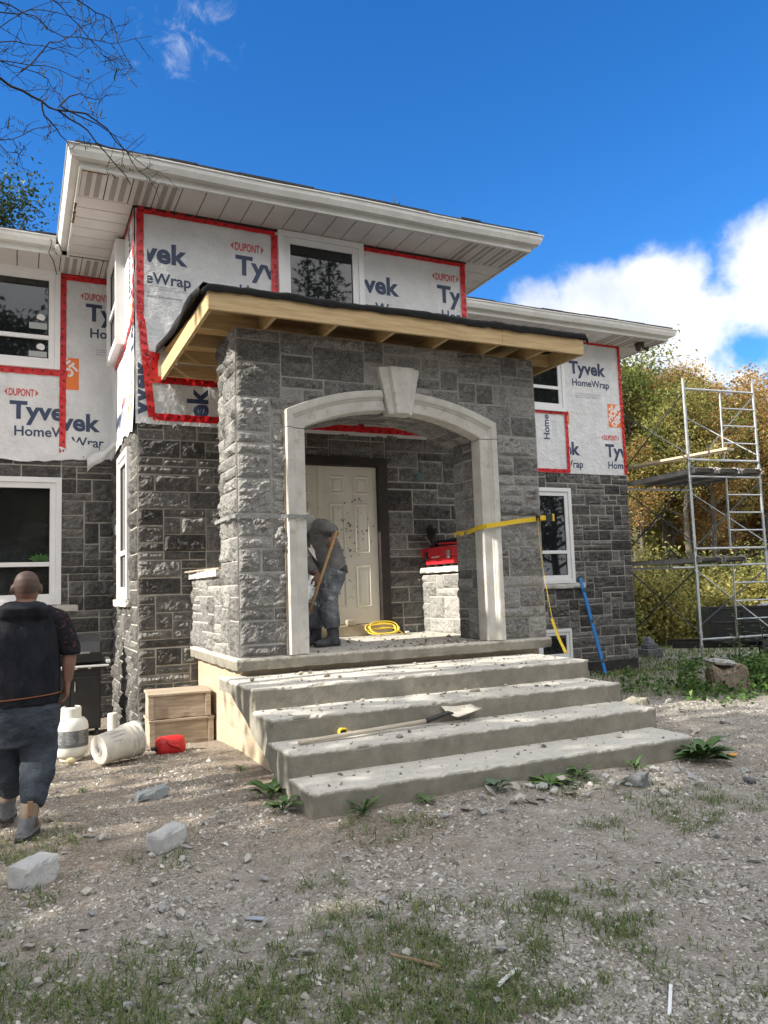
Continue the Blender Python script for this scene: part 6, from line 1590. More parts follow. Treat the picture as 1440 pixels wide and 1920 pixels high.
m_crumb = attr_mat('mortar_crumbs', 'tone', [(0, (.08,.068,.052)), (.4, (.20,.18,.15)), (1, (.46,.42,.36))], nscale=60, namt=.15, bump=.3, bscale=160, dist=.004)
link('mortar_crumbs', npmesh('mortar_crumbs', P_, F_, attrs={'tone': T_}), m_crumb, kind='stuff', label='mortar crumbs littering the porch floor and steps', cat='debris')
# larger broken pieces, each one separate
frags = []
for k in range(7):
    P_, F_, T_ = stones_mesh(np.zeros(1), np.zeros(1), np.zeros(1), np.ones(1), np.array([.3+.09*k]), 100+k); me = npmesh('stone_fragment', P_, F_, attrs={'tone': T_*0+.3+.07*k}); me.materials.append(m_cut if k % 3 else m_gravel); me.polygons.foreach_set('use_smooth', [False]*len(me.polygons)); frags.append(me)
rr = random.Random(12); spots = []
for k in range(46): spots.append((rr.gauss(3.25, .45), rr.gauss(4.38, .13), rr.uniform(.02, .055)))
for k in range(40): yy = 2.2*math.exp(rr.random()*math.log(2.9)); spots.append((rr.uniform(-.2, 1.25*yy), yy, rr.uniform(.016, .034)))
for k in range(70): yy = rr.uniform(2.6, 6.2); spots.append((rr.uniform(-.1, 2.0), yy, rr.uniform(.014, .034)))
for k in range(12): spots.append((rr.gauss(4.4, .5), rr.gauss(4.35, .15), rr.uniform(.02, .045)))
for k in range(10): spots.append((rr.uniform(5.3, 8.5), rr.uniform(5.5, 8.5), rr.uniform(.03, .06)))
for k in range(10): spots.append((rr.uniform(8.6, 10.4), rr.uniform(10.6, 11.35), rr.uniform(.05, .13)))
for x, y, s in spots:
    if not bool(free(np.array(x), np.array(y))) or y < 2: continue
    o = bpy.data.objects.new('stone_fragment', rr.choice(frags)); COL.objects.link(o); o.location = (x, y, float(surf(x, y))+s*.12); o.scale = (s, s, s); o.rotation_euler = (rr.gauss(0, .2), rr.gauss(0, .2), rr.uniform(0, 6.3))
    tag(o, 'broken grey stone fragment lying on the gravel', 'stone fragment', 'broken stone fragments on the ground')
for (x, y, l, rz, w, mt, lb) in ((1.45, 2.90, .22, 2.2, .014, M('dead_stick', (.24,.16,.10), (.33,.24,.16), 9, .9), 'brown dead stick lying in the grass nearest the middle'), (-.02, 2.55, .25, 2.4, .016, MAT['dead_stick'], 'thick reddish stick at the left edge of the grass'),
        (1.70, 2.62, .16, .45, .018, m_whiteprint, 'short white plastic strip lying in the foreground grass'), (2.1, 2.2, .20, .75, .012, m_whiteprint, 'longer thin white strip in the grass at the bottom'), (1.0, 3.62, .09, -.7, .03, M('bluish_scrap', (.30,.33,.40), None, rough=.6), 'bluish grey scrap of slate on pale gravel'),
        (2.95, 2.42, .10, -.3, .035, m_oldwood, 'pale splinter of wood on the gravel at lower right'), (5.25, 4.62, .07, .3, .05, M('orange_leaf', (.60,.26,.03), (.7,.34,.05), 20, .7), 'bright orange fallen leaf beside the plantain')):
    b = MB(); b.tube([(-l/2, 0, 0), (-l*.1, l*.02, .004), (l/2, 0, .0)], [w*.5, w*.55, w*.4], 6) if 'stick' in lb else b.box(-l/2, l/2, -w/2, w/2, 0, .004)
    o = b.build('stick' if 'stick' in lb else ('fallen_leaf' if 'leaf' in lb else 'scrap'), mt, label=lb, cat='stick' if 'stick' in lb else ('leaf' if 'leaf' in lb else 'scrap')); o.location = (x, y, float(surf(x, y))+.012); o.rotation_euler = (.03, -.03, rz)

# ------------------------------------------------------------------ grass blades
def blades(x, y, h, seed, w=.0022):
    n = len(x); R = np.random.RandomState(seed); a = R.uniform(0, 6.28, n); lean = R.uniform(.3, 2.0, n)*h; b = a+R.normal(0, .4, n)+1.57
    z = surf(x, y)-.004; base = np.stack([x, y, z], -1); sd = np.stack([np.cos(a), np.sin(a), 0*a], -1)*w*R.uniform(.7, 1.5, (n, 1)); ld = np.stack([np.cos(b), np.sin(b), 0*b], -1)
    mid = base+ld*(lean*.35)[:, None]+np.stack([0*h, 0*h, h*.6], -1); tip = base+ld*lean[:, None]+np.stack([0*h, 0*h, h*np.clip(1.05-lean/h*.35, .3, 1)], -1)
    V = np.stack([base-sd, base+sd, mid+sd*.8, mid-sd*.8, tip], 1).reshape(-1, 3); k = (np.arange(n)*5)[:, None]
    Q = np.concatenate([k+np.array([[0, 1, 2, 3]]), ]); T3 = k+np.array([[3, 2, 4]])
    F = list(map(tuple, Q))+list(map(tuple, T3)); return V, F, np.repeat(R.beta(2, 2, n), 5)
m_grass = attr_mat('grass_blade', 'tone', [(0, (.05,.085,.022)), (.4, (.10,.16,.042)), (.72, (.18,.22,.075)), (1, (.36,.32,.17))], rough=.6, namt=.0, bump=0, translucent=.35)
n = 260000
y = 1.8*np.exp(R_.rand(n)*math.log(8.5/1.8)); x = -.5-.05*y+R_.rand(n)*(1.0+1.32*y); g_, d_ = zones(x, y)
tuft = .5*fbm(np.stack([x*7, y*7, 0*x], -1), 3, 91)+.5*fbm(np.stack([x*24, y*24, 0*x], -1), 2, 92)
keep = free(x, y) & (R_.rand(n) < np.clip(g_*(.15+3.2*np.clip(tuft-.42, 0, 1)*2), 0, 1)*.62+.012)
x, y = x[keep], y[keep]; h = R_.uniform(.012, .06, len(x))*(.5+1.0*tuft[keep])
V_, F_, T_ = blades(x, y, h, 3)
link('grass', npmesh('grass', V_, F_, attrs={'tone': T_}), m_grass, kind='stuff', label='short patchy green grass growing through the gravel', cat='grass')
n = 42000; x = R_.uniform(5.6, 22, n); y = R_.uniform(7.0, 24, n); g_, d_ = zones(x, y)
keep = (R_.rand(n) < g_*np.clip(2.2*9/y, 0, 1)) & ~((x < 10.9) & (y > 11.5)) & ~((x > 14) & (x < 19) & (y > 12.6) & (y < 15))
x, y = x[keep], y[keep]; V_, F_, T_ = blades(x, y, R_.uniform(.05, .16, len(x)), 4, w=.006)
link('lawn_grass', npmesh('lawn_grass', V_, F_, attrs={'tone': T_}), m_grass, kind='stuff', label='long green lawn grass under and behind the scaffold', cat='grass')

# ------------------------------------------------------------------ leaves, weeds
def leaf_cards(P, size, seed, up=.3, asp=.55, bend=.25):
    """one folded four-corner leaf per point"""
    n = len(P); R = np.random.RandomState(seed); N_ = R.normal(0, 1, (n, 3)); N_[:, 2] = np.abs(N_[:, 2])+up; N_ /= np.linalg.norm(N_, axis=1)[:, None]
    D = R.normal(0, 1, (n, 3)); D -= N_*(D*N_).sum(1)[:, None]; D /= np.linalg.norm(D, axis=1)[:, None]; S = np.cross(N_, D)
    sz = size*R.uniform(.6, 1.35, (n, 1)); a = P-D*sz*.5; c = P+D*sz*.5-N_*sz*bend; b1 = P+S*sz*asp*.5+N_*sz*.08; b2 = P-S*sz*asp*.5+N_*sz*.08
    V = np.stack([a, b1, c, b2], 1).reshape(-1, 3); F = (np.arange(n)*4)[:, None]+np.array([[0, 1, 2, 3]]); return V, F
def weed(pos, kind, size, seed, label, mat, group=None):
    e = empty('weed', (pos[0], pos[1], float(surf(*pos))), rz=seed*1.3, label=label, cat='weed', group=group); R = random.Random(seed); b = MB()
    k = {'dandelion': 13, 'plantain': 34, 'broad': 16, 'rosette': 20}[kind]
    for i in range(k):
        a = i*2.4+R.uniform(-.3, .3); L_ = size*R.uniform(.6, 1.15); el = {'dandelion': R.uniform(.35, 1.2), 'plantain': R.uniform(.15, 1.15), 'broad': R.uniform(.2, 1.2), 'rosette': R.uniform(.05, .35)}[kind]
        d = Vector((math.cos(a), math.sin(a), 0)); sd = Vector((-math.sin(a), math.cos(a), 0)); w = L_*{'dandelion': .12, 'plantain': .20, 'broad': .23, 'rosette': .16}[kind]
        n = 9; pts = []; st = 0.35 if kind == 'broad' else .12
        for j in range(n):
            t = j/(n-1); r = L_*t*math.cos(el*(1-.5*t)); z = L_*t*math.sin(el)*(1-.45*t*t)+.006
            if kind == 'dandelion': ww = w*(.35+.65*t)*(1 if j % 2 else .45)*(1-t**6)
            else: ww = w*max(.06, math.sin(math.pi*min(1, max(0, (t-st)/(1-st)))**.75))*.9 if t > st else w*.06
            pts.append((d*r+Vector((0, 0, z)), ww))
        vs = []
        for c, ww in pts: vs += [c+sd*ww+Vector((0, 0, ww*.35)), c, c-sd*ww+Vector((0, 0, ww*.35))]
        fs = [(3*j+q, 3*j+q+1, 3*j+4+q, 3*j+3+q) for j in range(n-1) for q in (0, 1)]
        b.add(vs, fs)
    me = b.mesh('leaves', fixn=False); link('leaves', me, mat, e, smooth=True)
    s = MB(); s.tube([(0, 0, -.01), (0, 0, .02), (.004, 0, size*.25)], [.006, .006, .003], 6); s.build('stem', mat, e)
m_weed = M('weed_leaf', (.05,.10,.026), (.085,.15,.045), 12, .5, .2, 40, spec=.4)
m_weed2 = M('grey_green_leaf', (.075,.115,.065), (.11,.15,.09), 12, .5, .2, 40, spec=.4)
weed((2.02, 4.70), 'dandelion', .21, 1, 'tall dandelion weed at the left front of the bottom step', m_weed)
weed((1.62, 5.42), 'broad', .19, 2, 'broad leaved weed against the left side of the steps, farther back one', m_weed)
weed((1.58, 5.02), 'broad', .15, 3, 'low broad leaved weed at the foot of the left stair side', m_weed)
weed((2.98, 4.62), 'broad', .14, 4, 'bushy pale green weed at the middle of the bottom step', m_weed2)
weed((3.42, 4.63), 'rosette', .19, 5, 'flat rosette weed pressed against the bottom step', m_weed)
weed((3.72, 4.66), 'broad', .13, 6, 'small broad weed right of the flat rosette', m_weed)
weed((4.25, 4.66), 'dandelion', .15, 7, 'leafy dandelion weed left of the big plantain', m_weed)
weed((4.92, 4.63), 'plantain', .27, 8, 'large plantain with long leaves at the right end of the bottom step', m_weed)
weed((2.45, 4.66), 'broad', .09, 9, 'tiny sprout beside the bottom step', m_weed)
weed((.47, 6.6), 'broad', .06, 10, 'tiny lone sprout on the bare dirt left of the flat stone', m_weed)
weed((1.70, 6.55), 'broad', .07, 11, 'tiny sprout at the foot of the block foundation', m_weed)
# leafy ground cover by the broken footing
n = 7500; x = R_.normal(9.3, 1.1, n); y = R_.normal(7.9, .7, n)+.05*(x-8.6); dens = fbm(np.stack([x*1.4, y*1.4, 0*x], -1), 3, 55)
keep = (dens > .42) & ((x/y > 1.02) | (R_.rand(n) < .22)) & (x > 7.0) & (y > 6.3) & (y < 10.2) & ~((np.hypot((x-8.45)/1.1, y-7.42) < .38)); x, y = x[keep], y[keep]; hh = np.abs(R_.normal(0, .09, len(x)))*(.4+1.2*np.clip(x-7.2, 0, 2)/2)
V_, F_ = leaf_cards(np.stack([x, y, surf(x, y)+.03+hh], -1), .075, 8, up=.7, asp=.7)
m_cover = attr_mat('cover_leaf', 'tone', [(0, (.03,.075,.016)), (.6, (.075,.155,.034)), (1, (.16,.24,.06))], rough=.5, namt=.1, bump=0, translucent=.3)
link('ground_cover', npmesh('ground_cover', V_, F_, attrs={'tone': np.repeat(R_.rand(len(x)), 4)}), m_cover, kind='stuff', label='dense leafy green ground cover around the broken footing', cat='ground cover')
def sapling(pos, h, seed, label, nl=16, ls=.26):
    e = empty('sapling', (pos[0], pos[1], float(surf(*pos))), label=label, cat='sapling', group='saplings in front of the trailer'); R = random.Random(seed); s = MB(); b = MB()
    s.tube([(0, 0, 0), (.03, .02, h*.5), (.0, .05, h)], [.012, .009, .004], 8)
    for i in range(nl):
        z = h*(.3+.7*i/nl); a = i*2.4; d = Vector((math.cos(a), math.sin(a), .35)).normalized(); sd = d.cross(Vector((0, 0, 1))).normalized(); c = Vector((.015, .03, z)); L_ = ls*R.uniform(.7, 1.1); s.tube([c, c+d*L_*.3], [.004, .003], 5); vs = []
        for t, w in ((.3, .02), (.5, .16), (.7, .19), (.88, .11), (1, .0)): q = c+d*L_*t-Vector((0, 0, .25*L_*t*t)); vs += [q+sd*w*L_+Vector((0, 0, .03*L_)), q, q-sd*w*L_+Vector((0, 0, .03*L_))]
        b.add(vs, [(3*j+k, 3*j+k+1, 3*j+4+k, 3*j+3+k) for j in range(4) for k in (0, 1)])
    s.build('stem', M('green_stem', (.07,.09,.035), None), e); link('leaves', b.mesh('leaves', fixn=False), m_weed, e, smooth=True)
sapling((10.95, 9.35), 1.0, 1, 'taller broad leaved sapling in front of the black trailer'); sapling((11.35, 9.2), .75, 2, 'shorter sapling near the wheel of the trailer', 12, .2); sapling((10.55, 9.1), .55, 3, 'low bushy sapling at the scaffold leg', 12, .18)
# ------------------------------------------------------------------ trees
m_bark = M('grey_bark', (.06,.052,.042), (.12,.105,.088), 8, .95, .7, 30, dist=.02, stretch=(3, 3, .6))
m_darkbark = M('dark_bark', (.014,.012,.011), (.034,.029,.025), 8, .95, .5, 40, dist=.01)
m_orange_l = attr_mat('orange_maple_leaf', 'tone', [(0, (0.169,0.124,0.046)), (.35, (0.325,0.215,0.078)), (.7, (0.468,0.305,0.117)), (1, (0.546,0.442,0.182))], rough=.6, namt=0, bump=0, translucent=.5)
m_yellow_l = attr_mat('yellow_leaf', 'tone', [(0, (0.117,0.124,0.036)), (.4, (0.260,0.240,0.072)), (1, (0.468,0.416,0.143))], rough=.6, namt=0, bump=0, translucent=.5)
m_green_l = attr_mat('green_leaf', 'tone', [(0, (0.065,0.098,0.026)), (.5, (0.156,0.182,0.046)), (1, (0.325,0.299,0.091))], rough=.6, namt=0, bump=0, translucent=.45)
m_oak_l = attr_mat('dark_oak_leaf', 'tone', [(0, (.018,.035,.012)), (.6, (.04,.068,.02)), (1, (.085,.11,.035))], rough=.5, namt=0, bump=0, translucent=.25)
m_needle = attr_mat('spruce_needle', 'tone', [(0, (.014,.03,.014)), (.6, (.03,.055,.022)), (1, (.06,.085,.035))], rough=.6, namt=0, bump=0, translucent=.15)
def skeleton(seed, H, spread, clear=.28, nlimb=16, up=.55):
    R = random.Random(seed); segs = []; tips = []
    tr = [Vector((0, 0, -.2))]; 
    for i in range(1, 9): tr.append(Vector((R.gauss(0, .05)*i*.4, R.gauss(0, .05)*i*.4, H*.9*i/8)))
    r0 = H*.016; segs.append((tr, [r0*(1-.9*i/8)+.015 for i in range(9)]))
    for k in range(nlimb):
        t = clear+(1-clear)*(k+.5)/nlimb; zi = t*8; i = min(7, int(zi)); b = tr[i].lerp(tr[i+1], zi-i); a = k*2.4+R.uniform(-.5, .5)
        L_ = spread*(1.05-.75*abs(t-.45)**1.3*1.6)*R.uniform(.75, 1.15); L_ = max(L_, spread*.25)
        d = Vector((math.cos(a), math.sin(a), up*R.uniform(.5, 1.5))).normalized(); pts = [b]; p = b.copy()
        for j in range(5):
            d = (d+Vector((R.gauss(0, .16), R.gauss(0, .16), R.gauss(.05, .12)))).normalized(); p = p+d*L_/5; pts.append(p.copy())
            if j >= 1:
                for q in range(2):
                    e = (d+Vector((R.gauss(0, .8), R.gauss(0, .8), R.gauss(.15, .5)))).normalized(); l2 = L_*.32*R.uniform(.6, 1.2); m = p+e*l2*.5; t2 = p+e*l2+Vector((0, 0, .05)); segs.append(([p.copy(), m, t2], [r0*.10, r0*.07, .008])); tips += [m, t2]
        rr_l = r0*.42*(1-.5*t); segs.append((pts, [rr_l*(1-j/5.6)+.008 for j in range(6)])); tips += pts[3:]
    tips.append(tr[-1]); return segs, tips
def tree_meshes(seed, H, spread, nleaf, size, sig, clear=.28, nlimb=16, up=.55, sides=7):
    segs, tips = skeleton(seed, H, spread, clear, nlimb, up); b = MB()
    for p, r in segs: b.tube(p, r, sides if r[0] > .05 else 4, cap=False)
    tm = b.mesh('trunk', fixn=False)
    R = np.random.RandomState(seed); T = np.array([tuple(t) for t in tips]); wgt = R.gamma(1.2, 1, len(T)); i = R.choice(len(T), nleaf, p=wgt/wgt.sum())
    P = T[i]+R.normal(0, 1, (nleaf, 3))*sig*np.array([1, 1, .65]); V, F = leaf_cards(P, size, seed)
    clump = np.random.RandomState(seed+1).rand(len(T))[i]; tone = np.clip(.55*clump+.45*R.rand(nleaf), 0, 1)
    return tm, npmesh('crown', V, F, attrs={'tone': np.repeat(tone, 4)})
def plant_tree(name, meshes, mats, loc, rz, sc, label, group, cat='tree'):
    e = empty(name, loc, rz, label=label, cat=cat, group=group); e.scale = (sc, sc, sc)
    for me, nm, mt in zip(meshes, ('trunk', 'crown'), mats):
        o = bpy.data.objects.new(nm, me); COL.objects.link(o); o.parent = e
        if not me.materials: me.materials.append(None)
        o.material_slots[0].link = 'OBJECT'; o.material_slots[0].material = mt
    return e
tA = tree_meshes(1, 11, 3.6, 26000, .145, .42, nlimb=20); tB = tree_meshes(2, 12, 3.3, 26000, .14, .40, clear=.35, nlimb=20); tC = tree_meshes(3, 9.5, 3.8, 24000, .15, .45, clear=.2, nlimb=18)
tD = tree_meshes(4, 13, 2.4, 8000, .14, .38, clear=.5, nlimb=14)
gT = 'autumn trees beyond the scaffold'
LB = {'o': 'orange leaved maple in the wood beyond the scaffold', 'y': 'yellow leaved tree in the wood beyond the scaffold', 'g': 'green tree with turning leaves in the wood beyond the scaffold', 'd': 'dark green tree at the right edge of the wood'}
def shrub(loc, H, n, mat, size, seed, label, group, cat='shrub', sx=1.0):
    R = np.random.RandomState(seed); b = MB(); P = []
    for k in range(9):
        a = R.uniform(0, 6.28); t = Vector((math.cos(a)*H*.4*R.rand()*sx, math.sin(a)*H*.4*R.rand(), H*R.uniform(.45, .9))); b.tube([(0, 0, -.05), t*.5+Vector((0, 0, .05)), t], [.02, .014, .006], 5); P += [t*.5, t*.8, t]
    T = np.array([tuple(q) for q in P]); Q = T[R.randint(0, len(T), n)]+R.normal(0, 1, (n, 3))*H*.16; Q[:, 2] = np.maximum(Q[:, 2], .02); V, F = leaf_cards(Q, size, seed)
    e = empty('shrub', loc, label=label, cat=cat, group=group); b.build('stems', m_bark, e); link('foliage', npmesh('foliage', V, F, attrs={'tone': np.repeat(R.rand(n), 4)}), mat, e)
    return e
# wood behind the scaffold: three ranks, each tree its own
mats_ = {'o': m_orange_l, 'y': m_yellow_l, 'g': m_green_l, 'd': m_oak_l}
wood = [(22.2, 23.5, tA, 'g', .98), (25.2, 24.5, tB, 'o', .94), (28.0, 24.0, tA, 'o', .95), (30.8, 25.5, tC, 'o', 1.08), (33.6, 25.0, tB, 'd', .90), (24.0, 27.5, tC, 'g', 1.22), (27.2, 28.5, tB, 'o', 1.03), (30.6, 29.5, tA, 'y', 1.06), (34.5, 29.0, tC, 'o', 1.12), (37.5, 28.0, tA, 'd', 1.0),
        (29.5, 34.5, tB, 'g', 1.12), (33.5, 35.0, tA, 'y', 1.2), (38.0, 34.0, tB, 'o', 1.1), (42.0, 34.0, tC, 'g', 1.3), (36.5, 40.0, tA, 'o', 1.3), (41.5, 41.0, tB, 'g', 1.3), (47.0, 40.0, tA, 'o', 1.3), (32.0, 41.0, tB, 'y', 1.25)]
rr = random.Random(21)
lab_n = {}
for k, (x, y, ms, c, s) in enumerate(wood):
    plant_tree('maple_tree' if c in 'oy' else 'leafy_tree', ms, (m_bark, mats_[c]), (x, y, -.75), rr.uniform(0, 6.3), s*rr.uniform(.96, 1.05), LB[c], gT)
for k in range(14):
    y = 31+rr.uniform(0, 4); x = y*(.88+.48*k/13); plant_tree('leafy_tree', tC, (m_bark, m_yellow_l if k % 3 else m_green_l), (x, y, -.8), rr.uniform(0, 6.3), rr.uniform(.55, .75), 'short bushy tree deep in the wood beyond the scaffold', 'bushy trees deep in the wood')
for k in range(16):
    x = rr.uniform(20.5, 31); y = rr.uniform(20.5, 26)
    if x/y < .9: x = y*rr.uniform(.95, 1.25)
    plant_tree('slender_tree', tD, (m_bark, m_yellow_l if k % 2 else m_orange_l), (x, y, -.7), rr.uniform(0, 6.3), rr.uniform(.45, .75), 'slender pale trunked young tree in the understorey of the wood', 'slender trees in the wood')
gS = 'yellow green shrubs along the wood edge'
for k in range(16):
    t = k/15; y = rr.uniform(17.5, 21.5); x = y*(.90+.42*t)+rr.uniform(-.4, .4)
    shrub((x, y, -.75), rr.uniform(1.6, 3.4), 3200, m_yellow_l if k % 3 else m_green_l, .13, 300+k, 'yellow green shrub at the sunny edge of the wood', gS)
# old planter shape in the grass behind
b = MB(); b.box(-.25, .25, -.2, .2, 0, .22); b.box(-.17, .17, -.13, .13, .22, .34); b.prism([(-.12, -.1, .34), (.12, -.1, .34), (.05, -.03, .5), (-.05, -.03, .5)], (0, .2, 0))
o = b.build('stone_stack', m_dustcut, bevel=.02, label='dark stacked stones standing in the grass behind the scaffold', cat='stones'); o.location = (14.4, 15.0, float(surf(14.4, 15.0)))
# oak behind the left wing, conifer behind the main roof
oak = tree_meshes(6, 14, 3.6, 42000, .11, .48, clear=.3, nlimb=22)
plant_tree('oak_tree', oak, (m_bark, m_oak_l), (-2.6, 21.5, -.4), 1.0, .98, 'dark green oak rising behind the left wing roof', None)
def spruce(seed, H, n, size):
    R = np.random.RandomState(seed); b = MB(); b.tube([(0, 0, -.2), (0, 0, H*.5), (0, 0, H)], [H*.014, H*.008, .01], 7); P = []; T = []
    z = H*.08; k = 0
    while z < H*.985:
        L_ = (H-z)*.27+.10; m = 6
        for j in range(m):
            a = k*.7+j*2*math.pi/m+R.uniform(-.2, .2); tip = Vector((math.cos(a)*L_, math.sin(a)*L_, z-.16*L_+.12*R.rand())); base = Vector((0, 0, z)); b.tube([base, base.lerp(tip, .6)+Vector((0, 0, -.05*L_)), tip], [.012+.01*L_, .01, .004], 4, cap=False)
            c = max(6, int(n*L_/60)); t = R.rand(c)**.7; q = np.array(base)[None]*(1-t[:, None])+np.array(tip)[None]*t[:, None]; q += R.normal(0, 1, (c, 3))*np.array([.10, .10, .06])*(L_*.55+.12); P.append(q)
        z += H*.022+.05*(H-z)/H*H*.12; k += 1
    P = np.concatenate(P); V, F = leaf_cards(P, size, seed, up=.1, asp=.28); return b.mesh('trunk', fixn=False), npmesh('crown', V, F, attrs={'tone': np.repeat(R.rand(len(P)), 4)})
spr = spruce(9, 14, 900, .26)
plant_tree('spruce_tree', spr, (m_darkbark, m_needle), (10.2, 20.0, -.6), .3, .99, 'spruce whose tip shows over the main roof', None)
# tall evergreens across the yard (seen in the window glass) and the trees on the left that shade the drive
for k, (x, y, s) in enumerate(((11.5, -13, 1.25), (6.5, -15, 1.3), (17.5, -12, 1.2), (1.5, -17, 1.25), (9.0, -19, 1.5), (14.5, -18, 1.5), (21, -14, 1.3), (4, -20, 1.5), (25, -18, 1.4))):
    plant_tree('spruce_tree', spr, (m_darkbark, m_needle), (x, y, -.3), k*1.1, s, 'tall spruce across the yard reflected in the upper windows', 'spruces across the yard')
shd = tree_meshes(14, 15, 5.2, 30000, .27, .55, clear=.16, nlimb=30, up=.45)
for k, (x, y, s) in enumerate(((-9.0, 1.0, .95), (-11.5, -3.6, 1.0), (-15.5, -.6, 1.0))):
    plant_tree('leafy_tree', shd, (m_bark, m_oak_l), (x, y, -.2), k*1.3, s, 'big leafy tree at the left of the drive whose shade falls on the yard', 'shade trees beside the drive')

for k, (x, y, s) in enumerate(((28, -13, 1.0), (36, -9, 1.05), (44, -4, 1.1), (21, -24, 1.2), (-3, -24, 1.2))):
    plant_tree('leafy_tree', shd, (m_bark, m_oak_l), (x, y, -.2), k*2.1, s, 'leafy tree across the yard behind the photographer', 'leafy trees across the yard')

# bare branched tree reaching in from the left
LIMBS = [
[(-0.23,6.00,5.32),(-0.16,6.03,5.33),(-0.01,6.06,5.29),(0.12,6.09,5.26),(0.24,6.12,5.23),(0.40,6.15,5.17),(0.52,6.18,5.07),(0.66,6.21,4.94),(0.79,6.24,4.80)],
[(0.12,6.00,5.20),(0.14,6.03,5.11),(0.23,6.06,5.04),(0.30,6.09,4.98),(0.33,6.12,4.88)],
[(-0.24,6.20,5.59),(-0.17,6.23,5.60),(-0.01,6.26,5.60),(0.17,6.29,5.58),(0.24,6.32,5.50),(0.27,6.35,5.41)],
[(0.12,5.60,5.80),(0.18,5.63,5.76),(0.28,5.66,5.70),(0.40,5.69,5.61),(0.50,5.72,5.55),(0.56,5.75,5.50),(0.63,5.78,5.44)],
[(0.28,5.70,5.90),(0.34,5.73,5.89),(0.48,5.76,5.85),(0.59,5.79,5.85),(0.64,5.82,5.70),(0.70,5.85,5.63),(0.75,5.88,5.56),(0.68,5.91,5.48)],
[(-0.22,5.50,5.56),(-0.09,5.53,5.56),(0.07,5.56,5.55),(0.25,5.59,5.47),(0.50,5.62,5.53),(0.62,5.65,5.57),(0.87,5.68,5.72)],
[(0.24,6.10,5.22),(0.44,6.13,5.26),(0.60,6.16,5.19),(0.76,6.19,5.04),(0.85,6.22,4.92),(0.98,6.25,4.86)],
[(-0.24,6.40,5.02),(-0.17,6.43,5.07),(-0.00,6.46,5.17),(0.17,6.49,5.30),(0.26,6.52,5.37)],
[(-0.24,6.50,5.16),(-0.17,6.53,5.09),(-0.09,6.56,5.02),(0.01,6.59,4.95)],
[(-0.24,6.20,5.58),(-0.10,6.23,5.61),(0.05,6.26,5.64),(0.25,6.29,5.68),(0.48,6.32,5.64),(0.66,6.35,5.82)],
[(-0.21,5.40,5.24),(-0.15,5.43,5.31),(0.01,5.46,5.50),(0.18,5.49,5.65)],
[(0.25,5.90,5.13),(0.40,5.93,5.10),(0.63,5.96,5.03),(0.79,5.99,4.89),(0.99,6.02,4.80)],
[(-0.23,5.90,5.47),(-0.07,5.93,5.58),(0.12,5.96,5.62),(0.36,5.99,5.62),(0.53,6.02,5.77)],
[(-0.02,5.80,5.27),(0.11,5.83,5.47),(0.23,5.86,5.61),(0.39,5.89,5.80),(0.57,5.92,5.95)],
[(0.24,6.00,5.19),(0.39,6.03,5.35),(0.51,6.06,5.35),(0.59,6.09,5.45)],
[(0.50,6.00,4.96),(0.72,6.03,4.96),(0.88,6.06,5.16)],
[(-0.22,5.50,5.46),(-0.04,5.53,5.51),(0.11,5.56,5.61),(0.32,5.59,5.64),(0.45,5.62,5.63)]]
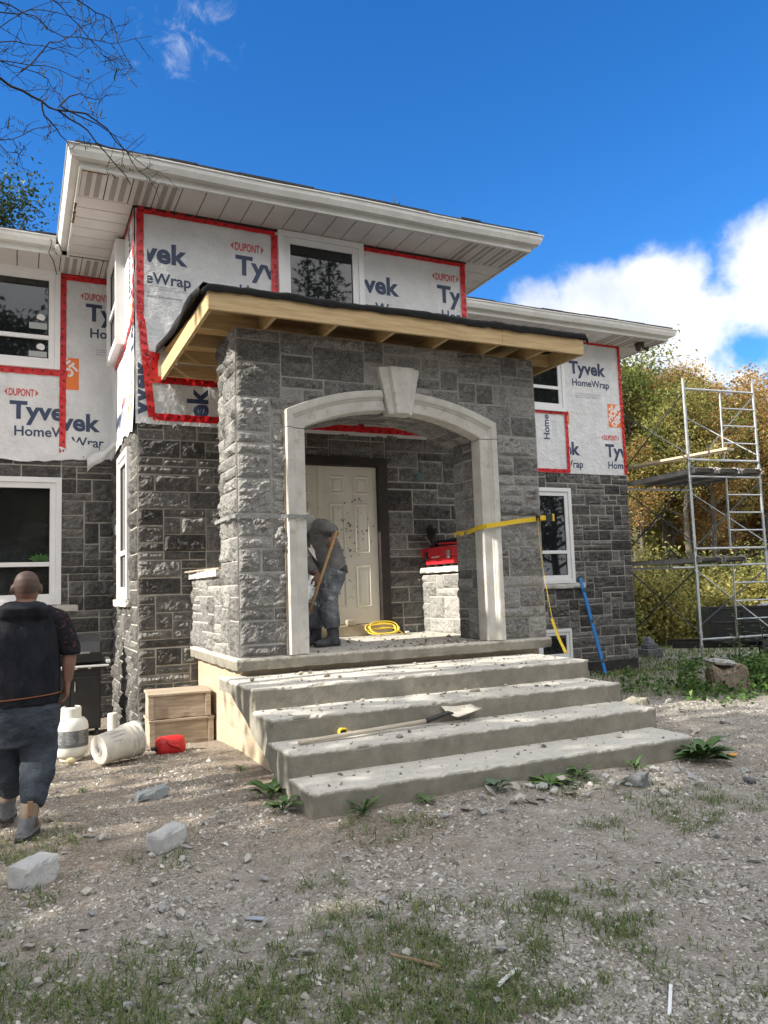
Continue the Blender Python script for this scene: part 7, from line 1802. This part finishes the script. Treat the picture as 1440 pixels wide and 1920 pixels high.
def bare_tree():
    e = empty('bare_tree', (-3.6, 6.3, 0), label='nearly bare tree with thin dark branches reaching in over the left eave', cat='tree')
    O = Vector((-3.6, 6.3, 0)); t = MB(); t.tube([Vector((0, 0, -.2)), Vector((.1, 0, 1.6)), Vector((.3, -.1, 3.2)), Vector((.8, -.2, 4.4)), Vector((1.6, -.2, 5.4))], [.17, .14, .12, .09, .06], 12); t.tube([Vector((.3, -.1, 3.2)), Vector((-.4, .2, 4.8)), Vector((-.6, .5, 6.8))], [.09, .06, .02], 8); t.build('trunk', m_darkbark, e, smooth=True)
    R = random.Random(5); b = MB(); lv = []
    J = [Vector((.8, -.2, 4.4))+O, Vector((1.6, -.2, 5.4))+O, Vector((1.2, -.2, 4.9))+O]
    def twig(p, d, L_, r, lev):
        pts = [p]; q = p.copy(); dd = d.copy(); n = 4
        for j in range(n):
            dd = (dd+Vector((R.gauss(0, .28), R.gauss(0, .20), R.gauss(.02, .26)))).normalized(); q = q+dd*L_/n; pts.append(q.copy())
            if lev > 0 and R.random() < .75: twig(q.copy(), (dd+Vector((R.gauss(0, .8), R.gauss(0, .6), R.gauss(.1, .7)))).normalized(), L_*.5, r*.7, lev-1)
        b.tube([v-O for v in pts], [r*(1-.5*j/n) for j in range(n+1)], 4, cap=False)
        for v in pts[1:]: b.ball(v-O, r*1.5, 5, 4) if R.random() < .35 else None
        if R.random() < .06: lv.append(pts[-1])
    for i, lm in enumerate(LIMBS):
        pts = [Vector(p) for p in lm]; main = i in (0, 1, 6)
        if pts[0].x < -.1 or i in (3, 4):   # carry on out of the frame to the crown
            s = min(J, key=lambda j: (j-pts[0]).length); pts = [s, s.lerp(pts[0], .5)+Vector((R.gauss(0, .1), R.gauss(0, .1), R.gauss(.05, .08)))]+pts
        # roughen
        out = [pts[0]]
        for p, q in zip(pts[:-1], pts[1:]): out += [p.lerp(q, .5)+Vector((R.gauss(0, .011), R.gauss(0, .012), R.gauss(0, .011))), q]
        r0 = .013 if i == 0 else (.008 if main else .006); k = len(out)
        b.tube([v-O for v in out], [r0*(1-.72*j/(k-1)) for j in range(k)], 6, cap=False)
        for j in range(2, k-1):
            if R.random() < .62:
                d = (out[j+1]-out[j]).normalized(); s = R.choice((-1, 1)); e_ = (d*.7+Vector((R.gauss(0, .5), R.gauss(0, .4), s*R.uniform(.3, 1)))).normalized(); twig(out[j], e_, R.uniform(.08, .26), .0030, 1 if R.random() < .85 else 2)
    b.build('branches', m_darkbark, e)
    for c in [Vector((.56, 6.1, 5.32)), Vector((.45, 6.25, 5.72)), Vector((.66, 5.85, 5.60)), Vector((1.0, 6.1, 4.80))]: lv.append(c)
    L2 = MB()
    for p in lv:
        d = Vector((R.gauss(.5, .4), R.gauss(0, .4), R.gauss(-.4, .3))).normalized()
        for j in range(4):
            for s in (-1, 1):
                c = p+d*.022*j-O; t_ = (d*.4+Vector((0, .3*s, -.7))).normalized(); sd = t_.cross(d).normalized()*.006
                if R.random() < .6: L2.add([c, c+t_*.02+sd, c+t_*.045, c+t_*.02-sd], [(0, 1, 2, 3)])
    link('leaves', L2.mesh('leaves', fixn=False), m_oak_l, e)
bare_tree()
